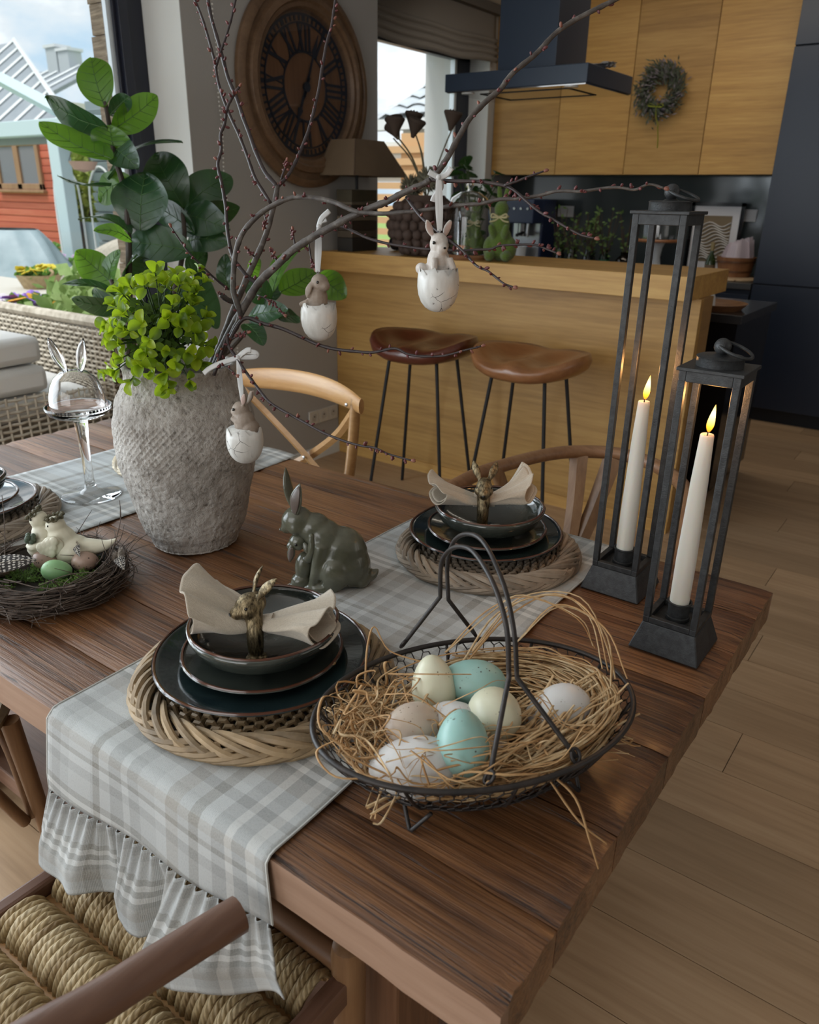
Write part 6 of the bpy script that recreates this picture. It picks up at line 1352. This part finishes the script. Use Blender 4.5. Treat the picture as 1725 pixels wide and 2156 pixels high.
for off, L, h0, h1 in ((.0085, hA, (-.490, .836), (-.256, .679)), (-.0085, hB, (-.551, .746), (-.316, .588))):
    P = [V(*h0, RZm+.002)]+[hc+hd*s+hn*off+V(0, 0, z) for s, z in L]+[V(*h1, RZm+.002)]
    C_ = crv(P[1:-1], 6); Q = [P[0].lerp(C_[0], i/5) for i in range(5)]+C_+[C_[-1].lerp(P[-1], i/5) for i in range(1, 6)]
    M().tube(Q, .0030, 8).obj('handle', wirem, bas, world=True, ang=180)
    for p, q in ((P[0], C_[0]), (P[-1], C_[-1])):
        d = (q-p).normalized(); c = p+V(0, 0, .001); s_ = d.cross(V(0, 0, 1)).normalized(); u_ = s_.cross(d); 
        M().tube([c+d*.0065*(cos(2*pi*k/20)+.3)+(V(d.y, -d.x, 0).normalized()*.65+V(0, 0, .5)).normalized()*.0065*sin(2*pi*k/20) for k in range(20)], .0022, 6, closed=True).obj('hook', wirem, bas, world=True, ang=180)
# raffia bedding
raf = thing('raffia_bedding', 'golden raffia straw bedding under the eggs in the wire basket', 'raffia', (BX, BY, TZ+.03)); rg = random.Random(77); rm = M(); rm2 = M()
def keep_in(p):
    z = p[2]+(.014 if p[2] > .78 else 0); d = V(p[0]-BX, p[1]-BY, 0); a, b = d.dot(e1), d.dot(e2); q = hypot(a/BA, b/BB)
    if q < .99 and z < RZm+.004:
        mx = .64+.31*max(0, min(1, (z-.792)/(RZm-.792)))**.7
        if q > mx: a *= mx/q; b *= mx/q
    return bp(a, b, z)
def strand(P, w, m): P = [keep_in(p) for p in P]; m.tube(crv(P, 5), [w*.5+w*.5*rg.random(), w*.6], 4, flat=.28, caps=False, twist=rg.uniform(-.06, .06), up=(0, 0, 1))
def jit(a): return rg.gauss(0, a)
for i in range(330):   # swirl hugging the right end
    f_ = rg.uniform(.50, .93); z0 = .797+.045*rg.random()**.8*(f_+.1); a0 = rg.uniform(-2.0, -.2); a1 = a0+rg.uniform(1.0, 2.6); n = 6
    strand([bp((BA*f_+jit(.004))*cos(a0+(a1-a0)*k/n)*.98+.0, (BB*f_+jit(.004))*sin(a0+(a1-a0)*k/n)*.97, z0+jit(.002)+.008*sin(pi*k/n)) for k in range(n+1)], rg.uniform(.0014, .0032), rm if i % 3 else rm2)
for i in range(120):   # loose flat bundle along the front right
    y0 = rg.uniform(-.125, -.03); x0 = rg.uniform(-.05, .05); L = rg.uniform(.08, .16); z0 = rg.uniform(.80, .842)
    strand([bp(x0+L*k/4, y0*(1-.25*(k/4)**2)+jit(.004)+.02*k/4, min(z0+jit(.003)+.004*k, .86)) for k in range(5)], rg.uniform(.0018, .0036), rm)
for i in range(230):   # tangle at the left end
    a0 = rg.uniform(pi*.55, pi*1.5); f_ = rg.uniform(.35, .92); z0 = rg.uniform(.798, .848); a = a0; P = []
    for k in range(6): a += rg.uniform(-.12, .5); f2 = max(.2, min(.95, f_+jit(.07))); P.append(bp(BA*f2*cos(a), BB*f2*sin(a), z0+jit(.010)+.01*sin(k)))
    strand(P, rg.uniform(.0010, .0024), rm2 if i % 3 else rm)
for i in range(240):   # floor
    x, y = rg.uniform(-.15, .15), rg.uniform(-.095, .095); d = rg.uniform(0, 6.3); L = rg.uniform(.05, .11)
    strand([bp(max(-.17, min(.17, x+cos(d+.3*k)*L*(k-2)/2)), max(-.105, min(.105, y+sin(d+.3*k)*L*(k-2)/2)), .797+.016*rg.random()) for k in range(5)], rg.uniform(.0014, .003), rm if i % 2 else rm2)
for P in ([(-.185, -.02, .85), (-.212, -.04, .852), (-.205, -.07, .845), (-.16, -.085, .835)], [(-.12, .10, .84), (-.10, .135, .87), (-.085, .15, .885), (-.075, .13, .86), (-.03, .10, .85)], [(-.16, .06, .85), (-.19, .04, .872), (-.20, -.01, .868), (-.17, -.04, .85)],
          [(.02, .09, .84), (.09, .12, .885), (.16, .10, .915), (.19, .05, .90), (.18, .0, .85)], [(.05, .11, .84), (.12, .12, .905), (.18, .08, .91), (.20, .02, .87), (.17, -.03, .85)], [(.10, .10, .85), (.16, .09, .90), (.205, .04, .89), (.20, -.02, .85)], [(.0, .10, .86), (.07, .115, .90), (.12, .11, .92), (.17, .06, .895), (.19, .04, .86)],
          [(-.115, -.075, .868), (-.09, -.11, .879), (-.03, -.11, .872), (.03, -.10, .855)], [(-.12, -.09, .862), (-.085, -.125, .862), (-.03, -.125, .858), (.02, -.09, .85)], [(.03, -.13, .832), (.045, -.165, .82), (.05, -.19, .785), (.055, -.205, TZ+.004)], [(.03, -.13, .825), (.05, -.17, .80), (.075, -.19, .775)],
          [(-.11, .02, .87), (-.09, -.02, .885), (-.05, -.06, .865), (-.02, -.09, .855)], [(-.07, -.03, .875), (-.02, -.05, .90), (.02, -.03, .893), (.06, -.05, .86)], [(-.10, .05, .872), (-.05, .02, .885), (.0, .03, .872)], [(.02, -.03, .88), (.05, -.06, .885), (.06, -.09, .86), (.10, -.10, .85)]):
    for r_ in range(1 if P[0][0] < 0 or P[-1][2] < .80 else 2): strand([bp(x+jit(.004), y+jit(.004), max(TZ+.004, z+jit(.003))) for x, y, z in P], .0022, rm if r_ else rm2)
rafm = NT('raffia'); _n = rafm.noise(rafm.co((1, 1, 1)), 70, 4, .6); rafm.p(Base_Color=rafm.ramp(_n, [(.3, (.46, .29, .13)), (.5, (.68, .48, .26)), (.7, (.80, .66, .42))]), Roughness=.6); _tr = rafm.n('BsdfTranslucent', {'Color': (.6, .4, .2)}); rafm.t.links.new(rafm.n('MixShader', {0: .25, 1: rafm.b.outputs[0], 2: _tr}), rafm.out.inputs[0])
raf2 = plain('raffia_amber', (.50, .27, .11), .6, col2=(.70, .47, .23), vs=60, trans=.25)
stuff(rm.obj('straw', rafm.m, raf, world=True, ang=180)); stuff(rm2.obj('amber_straw', raf2, raf, world=True, ang=180))
white_e = eggmat('egg_white_speckled', (.60, .60, .595), (.68, .68, .675), 62, .34, (.30, .27, .24)); cream_e = eggmat('egg_cream', (.60, .59, .43), (.68, .67, .52), 52, .33, (.16, .13, .07)); blue_e = eggmat('egg_blue', (.27, .47, .43), (.33, .53, .49), 44, .36, (.08, .09, .07)); tan_e = eggmat('egg_tan', (.52, .43, .35), (.60, .51, .43), 52, .34, (.16, .11, .07))
EG = 'decorated eggs in the wire basket'
def tow(dx, dy, dz): return (V(dx, dy, dz).normalized()).to_track_quat('Z', 'Y').to_euler()
R2 = V(rt.x, rt.y, 0).normalized(); F2 = V(-R2.y, R2.x, 0)
def dirv(r, u, f): d = R2*r+V(0, 0, u)+F2*f; return d.normalized().to_track_quat('Z', 'Y').to_euler()
egg('egg', 'cream speckled egg standing upright at the back of the basket', (-.462,.694,.856), dirv(-.1,.9,.45), .0405, .0285, cream_e, EG)
egg('egg', 'turquoise speckled egg lying at the back of the basket', (-.427,.735,.852), dirv(-.97,.12,.1), .0435, .0320, blue_e, EG)
egg('egg', 'tan speckled egg left of the middle in the basket', (-.443,.623,.843), dirv(-.8,.3,-.5), .0375, .0315, tan_e, EG)
egg('egg', 'white speckled egg lying underneath the others, mid basket', (-.414,.664,.830), dirv(-.5,-.3,.6), .0500, .0350, white_e, EG)
egg('egg', 'cream speckled egg seen end-on behind the basket handle', (-.368,.690,.856), dirv(.25,.25,-.93), .0385, .0325, cream_e, EG)
egg('egg', 'turquoise speckled egg carrying a dotted feather, front middle of the basket', (-.368,.616,.862), dirv(0,.62,.55), .0385, .0305, blue_e, EG)
egg('egg', 'largest white speckled egg at the front of the basket', (-.408,.578,.832), dirv(-.98,-.12,.1), .0530, .0360, white_e, EG)
egg('egg', 'white speckled egg half buried in raffia at the right of the basket', (-.318,.755,.838), dirv(-.75,-.35,-.4), .0500, .0350, white_e, EG)
egg('egg', 'small tan egg peeping out beside the front turquoise egg', (-.352,.650,.832), dirv(.6,.2,.3), .0280, .0225, tan_e, EG)
feather('small black feather with white dots stuck on the front turquoise egg', (-.372, .628, .888), (-.366, .590, .850), .027, (.45, -.62, .62), bend=.004, fluff=.2)
# ------------------------------------------------------------------ lanterns and candles
lan = NT('lantern_iron'); _n = lan.noise(lan.co(), 90, 4, .6); _n2 = lan.noise(lan.co(), 420, 3, .6); lan.p(Base_Color=lan.ramp(_n, [(.3, (.022, .023, .024)), (.7, (.048, .050, .052))]), Metallic=.35, Roughness=.48, Normal=lan.bump(_n2, .0005)); lan = lan.m
waxm = NT('candle_wax'); waxm.p(Base_Color=(.72, .69, .62), Roughness=.42); waxm.b.inputs['Subsurface Weight'].default_value = .5; waxm.b.inputs['Subsurface Radius'].default_value = (.02, .011, .006); waxm.b.inputs['Subsurface Scale'].default_value = .6; waxm = waxm.m
flm = NT('flame'); _sp = flm.t.nodes.new('ShaderNodeSeparateXYZ'); flm.t.links.new(flm.n('TexCoord', out=0), _sp.inputs[0]); _fc = flm.ramp(_sp.outputs[2], [(.0, (1, .16, .01)), (.22, (1, .33, .02)), (.42, (1, .68, .14)), (.7, (1, .82, .35)), (1, (1, .50, .08))])
_em = flm.n('Emission', {'Color': _fc, 'Strength': 3.2}); flm.t.links.new(_em, flm.out.inputs[0]); flm = flm.m
def lantern(label, x, y, hgt):
    o = thing('lantern', label, 'lantern', (x, y, TZ+.002), 0, 'open iron frame lanterns'); z0 = .046; B, P_ = .0565, .0375; w = .0052
    M().box((0, 0, z0/2), (2*B, 2*B, z0), top=(P_+.005, P_+.005)).obj('plinth', lan, o, smooth=False, bevel=.002)
    t = M()
    for s in (-1, 1): t.box((s*(P_), 0, z0+.005), (.010, 2*P_+.01, .010)).box((0, s*P_, z0+.005), (2*P_-.01, .010, .010))
    t.obj('tray_rim', lan, o, smooth=False, bevel=.001)
    for sx in (-1, 1):
        for sy in (-1, 1): M().box((sx*P_, sy*P_, (z0+.01+hgt)/2), (2*w, 2*w, hgt-z0-.01)).obj('post', lan, o, smooth=False, bevel=.001)
    t = M()
    for s in (-1, 1): t.box((s*P_, 0, hgt-.007), (.0105, 2*P_+.0106, .016)).box((0, s*P_, hgt-.007), (2*P_-.0105, .0105, .016))
    t.obj('top_frame', lan, o, smooth=False, bevel=.001)
    M().box((0, 0, hgt+.003), (2*P_+.018, 2*P_+.018, .005)).obj('top_plate', lan, o, smooth=False, bevel=.001)
    M().lathe([(.0325, hgt+.005), (.0325, hgt+.017), (.0335, hgt+.0185), (.031, hgt+.020), (.012, hgt+.0205), (.006, hgt+.024), (0, hgt+.024)], 36).obj('cap', lan, o)
    M().ell((0, 0, hgt+.033), .0118, seg=20, rings=14).obj('ball', lan, o)
    d = (R2*.75-F2*.3+V(0, 0, -.10)).normalized(); c = V(0, 0, hgt+.034)+R2*.016-F2*.006-V(0, 0, .0045); a = (R2*.93-F2*.2-V(0, 0, .26)).normalized(); b = (F2*.9+R2*.1+V(0, 0, .22)).normalized()
    M().tube([c+a*.0245*cos(2*pi*k/30)+b*.0245*sin(2*pi*k/30) for k in range(30)], .0024, 8, closed=True).obj('carry_ring', lan, o, ang=180)
    M().lathe([(.0, z0+.001), (.019, z0+.001), (.0185, z0+.006), (.0165, z0+.007), (.0172, z0+.028), (.0195, z0+.030), (.0195, z0+.032), (.0165, z0+.032), (.0155, z0+.014), (0, z0+.012)], 28).obj('candle_cup', lan, o)
    return o
lantern('taller black iron frame lantern with a lit candle, on the runner corner', -.443, 1.291, .655)
lantern('shorter black iron frame lantern with a lit candle, nearest the table corner', -.2925, 1.149, .453)
def candle(label, x, y, zb, zt):
    c = thing('candle', label, 'candle', (x, y, zb), 0, 'lit taper candles in the lanterns'); h_ = zt-zb
    M().lathe([(0, 0), (.0152, 0), (.0155, h_*.3), (.0128, h_*.75), (.0100, h_-.002), (.0092, h_), (.006, h_-.002), (0, h_-.003)], 28).obj('wax', waxm, c, ang=60)
    M().tube(crv([(0, 0, h_-.004), (.0005, 0, h_+.004), (.0022, 0, h_+.009)], 4), .0010, 6).obj('wick', blackmatt, c)
    pr = [(0, 0), (.0028, .003), (.0048, .008), (.0055, .013), (.0048, .021), (.0030, .031), (.0012, .039), (0, .043)]
    fl = M().lathe([(p.x, p.z) for p in crv([(r, 0, z) for r, z in pr], 3)], 16).obj('flame', flm, c, ang=180); fl.location = (.0008, 0, h_+.003); fl.rotation_euler = (0, .10, 0)
    l = bpy.data.lights.new('flame_light', 'POINT'); l.energy = .55; l.color = (1, .47, .15); l.shadow_soft_size = .012; lo = bpy.data.objects.new('flame_light', l); COL.objects.link(lo); lo.parent = c; lo.location = (0, 0, h_+.055)
candle('lit white taper candle in the taller lantern', -.443, 1.291, TZ+.062, 1.117)
candle('lit white taper candle in the shorter lantern', -.2935, 1.149, TZ+.062, 1.119)
# ------------------------------------------------------------------ chairs
chw = wood('chair_oak', (.10, .045, .020), (.20, .098, .045), (.29, .16, .08), 'x', 1.2, .42, .0006); chz = wood('chair_oak_upright', (.11, .052, .022), (.22, .115, .052), (.31, .18, .09), 'z', 1.2, .45, .0006); armm = wood('chair_arm_oak', (.075, .034, .020), (.145, .072, .045), (.21, .115, .075), 'y', 1.3, .42, .0010); chlite = wood('chair_honey', (.26, .13, .045), (.40, .215, .08), (.50, .30, .125), 'x', 1.2, .38, .0005, coat=.2)
rushm = NT('rush_cord'); _v = rushm.co((1, 1, 1), rnd=True); _n = rushm.noise(_v, 50, 4, .6); _rv = rushm.n('ObjectInfo', out='Random'); _wv = rushm.n('TexWave', {'Vector': rushm.co((1, .55, .55)), 'Scale': 95.0, 'Distortion': 3.0, 'Detail': 2.0}, bands_direction='DIAGONAL')
_c = rushm.ramp(rushm.math('ADD', rushm.math('MULTIPLY', _n, .6), rushm.math('MULTIPLY', _rv, .4)), [(.25, (.24, .155, .065)), (.5, (.46, .34, .175)), (.75, (.62, .50, .31))]); _c = rushm.mix(rushm.ramp(_wv, [(.03, .40), (.18, 0)]), _c, (.13, .085, .04)); rushm.p(Base_Color=_c, Roughness=.55, Normal=rushm.bump(_wv, .0010)); rushm = rushm.m
cords = []
for vv in range(4):
    P = []; rg = random.Random(vv)
    for k in range(11):
        a = -.25+(pi+.5)*k/10; P.append((.0012*sin(k*1.1+vv*2)+.002*(k/10-.5)*(vv-1.5), -.0345*cos(a), .032*sin(a)+.0008*sin(k*2+vv)))
    me = M().tube(P, .0066, 6, caps=False).mesh('rush_cord'); shade(me); me.materials.append(rushm); cords.append(me)
def wishbone(name, label, loc, rz, ring_pts, splat, mat_ring, group, rolls=5, rr=.021, cordn=36):
    c = thing(name, label, 'chair', loc, rz, group); W2, D2, SH = .235, .215, .45
    M().tube([(-W2, D2, SH+.025), (W2, D2, SH+.025)], .0185, 12).obj('front_rail', chw, c)
    M().box((0, -D2, SH+.0), (2*W2-.06, .028, .04)).obj('rear_rail', chw, c, bevel=.006)
    for s in (-1, 1):
        M().box((s*W2, 0, SH-.004), (.026, 2*D2, .046)).obj('side_rail', armm, c, bevel=.006, smooth=False)
        M().lathe([(0, 0), (.014, 0), (.019, .2), (.0235, .42), (.0235, .500), (.021, .514), (.012, .521), (0, .522)], 16, (s*W2, D2, 0)).obj('front_leg', chz, c)
        M().tube(crv([(s*(W2-.02), -D2-.03, 0), (s*(W2-.025), -D2-.005, .25), (s*(W2-.03), -D2, .45), (s*(W2+.00), -D2*.55, .60), ring_pts[2] if ring_pts[2][0]*s > 0 else ring_pts[-3]], 6), [.015, .019], 12).obj('rear_leg', chz, c)
        M().tube([(s*W2, D2, .20), (s*(W2-.02), -D2, .22)], .0105, 8).obj('stretcher', chw, c)
    M().tube([(-W2, D2, .15), (W2, D2, .15)], .0105, 8).obj('stretcher', chw, c)
    M().tube(crv(ring_pts, 9), [rr]*1+[rr]*0 if False else rr, 14, flat=1.0).obj('arm_rail', mat_ring, c, ang=50)
    for a, b in splat: 
        P = crv([a, V(a).lerp(V(b), .5)+V(0, -.012, 0), b], 6); M().tube(P, [.028, .022], 4, flat=.32, up=(0, 1, 0)).obj('splat', chz, c, smooth=False)
    pit = .0855; rg = random.Random(5)
    for r in range(rolls):
        yc = -(rolls-1)/2*pit+r*pit
        for k in range(cordn):
            inst(cords[rg.randrange(4)], 'rush_cord', c, (-W2+.024+(2*W2-.048)*k/(cordn-1), yc+rg.uniform(-.001, .001), SH-.010+rg.uniform(-.0015, .0015)+.004*sin(pi*k/cordn)), (rg.uniform(-.05, .05), 0, rg.uniform(-.05, .05)))
        if r: M().box((0, yc-pit/2, SH-.012), (2*W2-.03, .012, .012)).obj('seat_slat', chlite, c, smooth=False)
    return c
wishbone('wishbone_chair', 'oak wishbone armchair with a woven rush seat, nearest the viewer', (-.725, .335, 0), 0,
    [(.213, .060, .700), (.192, -.045, .704), (.177, -.12, .709), (.13, -.255, .722), (0, -.33, .735), (-.13, -.26, .722), (-.19, -.13, .709), (-.213, -.07, .702), (-.225, -.035, .70)], [((-.055, -.318, .725), (0, -.225, .45)), ((.055, -.318, .725), (0, -.225, .45))], armm, 'dining chairs')
wishbone('wishbone_chair', 'round backed oak wishbone armchair pushed under the far side of the table', (-.715, 1.69, 0), pi,
    [(-.315, .235, .735), (-.30, .10, .745), (-.265, -.02, .755), (-.175, -.235, .765), (0, -.345, .770), (.17, -.275, .765), (.27, -.06, .755), (.295, .08, .745), (.30, .19, .735)], [((.135, -.300, .757), (.10, -.20, .45)), ((.045, -.330, .760), (.09, -.20, .45))], chw, 'dining chairs', rolls=5, rr=.0185, cordn=30)
def crossback(name, label, loc, rz):
    c = thing(name, label, 'chair', loc, rz, 'dining chairs'); SH = .455
    M().lathe([(0, .40+.04), (.21, .44), (.232, .447), (.235, .462), (.222, .47), (.20, .464), (0, .462)], 40).obj('seat', rodmat('cane_seat', (.34, .26, .16)), c).scale = (1.04, 1, 1)
    for s in (-1, 1):
        M().tube(crv([(s*.205, .195, 0), (s*.19, .18, .25), (s*.18, .165, .45)], 5), [.015, .019], 12).obj('front_leg', chz, c)
        M().tube(crv([(s*.215, -.245, 0), (s*.205, -.20, .25), (s*.205, -.185, .46), (s*.235, -.20, .70), (s*.248, -.21, .885)], 6), [.016, .0165], 12).obj('rear_post', chlite, c)
        M().tube(crv([(s*.185, .17, .20), (s*.12, .172, .37), (0, .175, .425)], 6), .012, 10).obj('bent_brace', chz, c)
        M().tube(crv([(s*.187, .15, .20), (s*.192, .06, .39), (s*.198, -.06, .40), (s*.205, -.16, .20)], 6), .012, 10).obj('bent_brace', chz, c)
        P = crv([(s*.247, -.205, .85), (s*.14, -.243, .745), (0, -.262+.012*s, .645), (-s*.13, -.235, .555), (-s*.205, -.19, .47)], 7)
        M().tube(P, .0145, 4, flat=.5, up=(0, 1, 0)).obj('cross_slat', chlite, c, smooth=False)
        M().lathe([(0, 0), (.006, 0), (.005, .003), (0, .004)], 10).obj('rivet', plain('rivet_steel', (.5, .5, .5), .25, .9), c).matrix_local = Matrix.Translation((s*.232, -.186, .868)) @ Matrix.Rotation(-pi/2, 4, 'X')
    M().lathe([(0, 0), (.006, 0), (.005, .003), (0, .004)], 10).obj('rivet', plain('rivet_steel', (.5, .5, .5), .25, .9), c).matrix_local = Matrix.Translation((0, -.238, .645)) @ Matrix.Rotation(-pi/2, 4, 'X')
    def rail(u, v):
        a = u*2-1; x = .285*a; y = -.252+.062*a*a; hh = .036*(1-.35*abs(a)**3); t = 2*pi*v
        return (x, y+.0125*sin(t)*1.0, .888-.018*a*a+hh*cos(t)*1.0)
    m = M().grid(rail, 26, 12); n_ = 13
    m.f.append(tuple(range(12))); m.f.append(tuple(26*13+k for k in range(11, -1, -1))); m.obj('top_rail', chlite, c, ang=60)
    return c
crossback('cross_back_chair', 'honey oak cross-back chair at the far side, behind the stone vase', (-1.685, 1.49, 0), pi)
crossback('cross_back_chair', 'cross-back chair at the left edge of the photo, left of the nearest chair', (-1.575, .395, 0), 0)
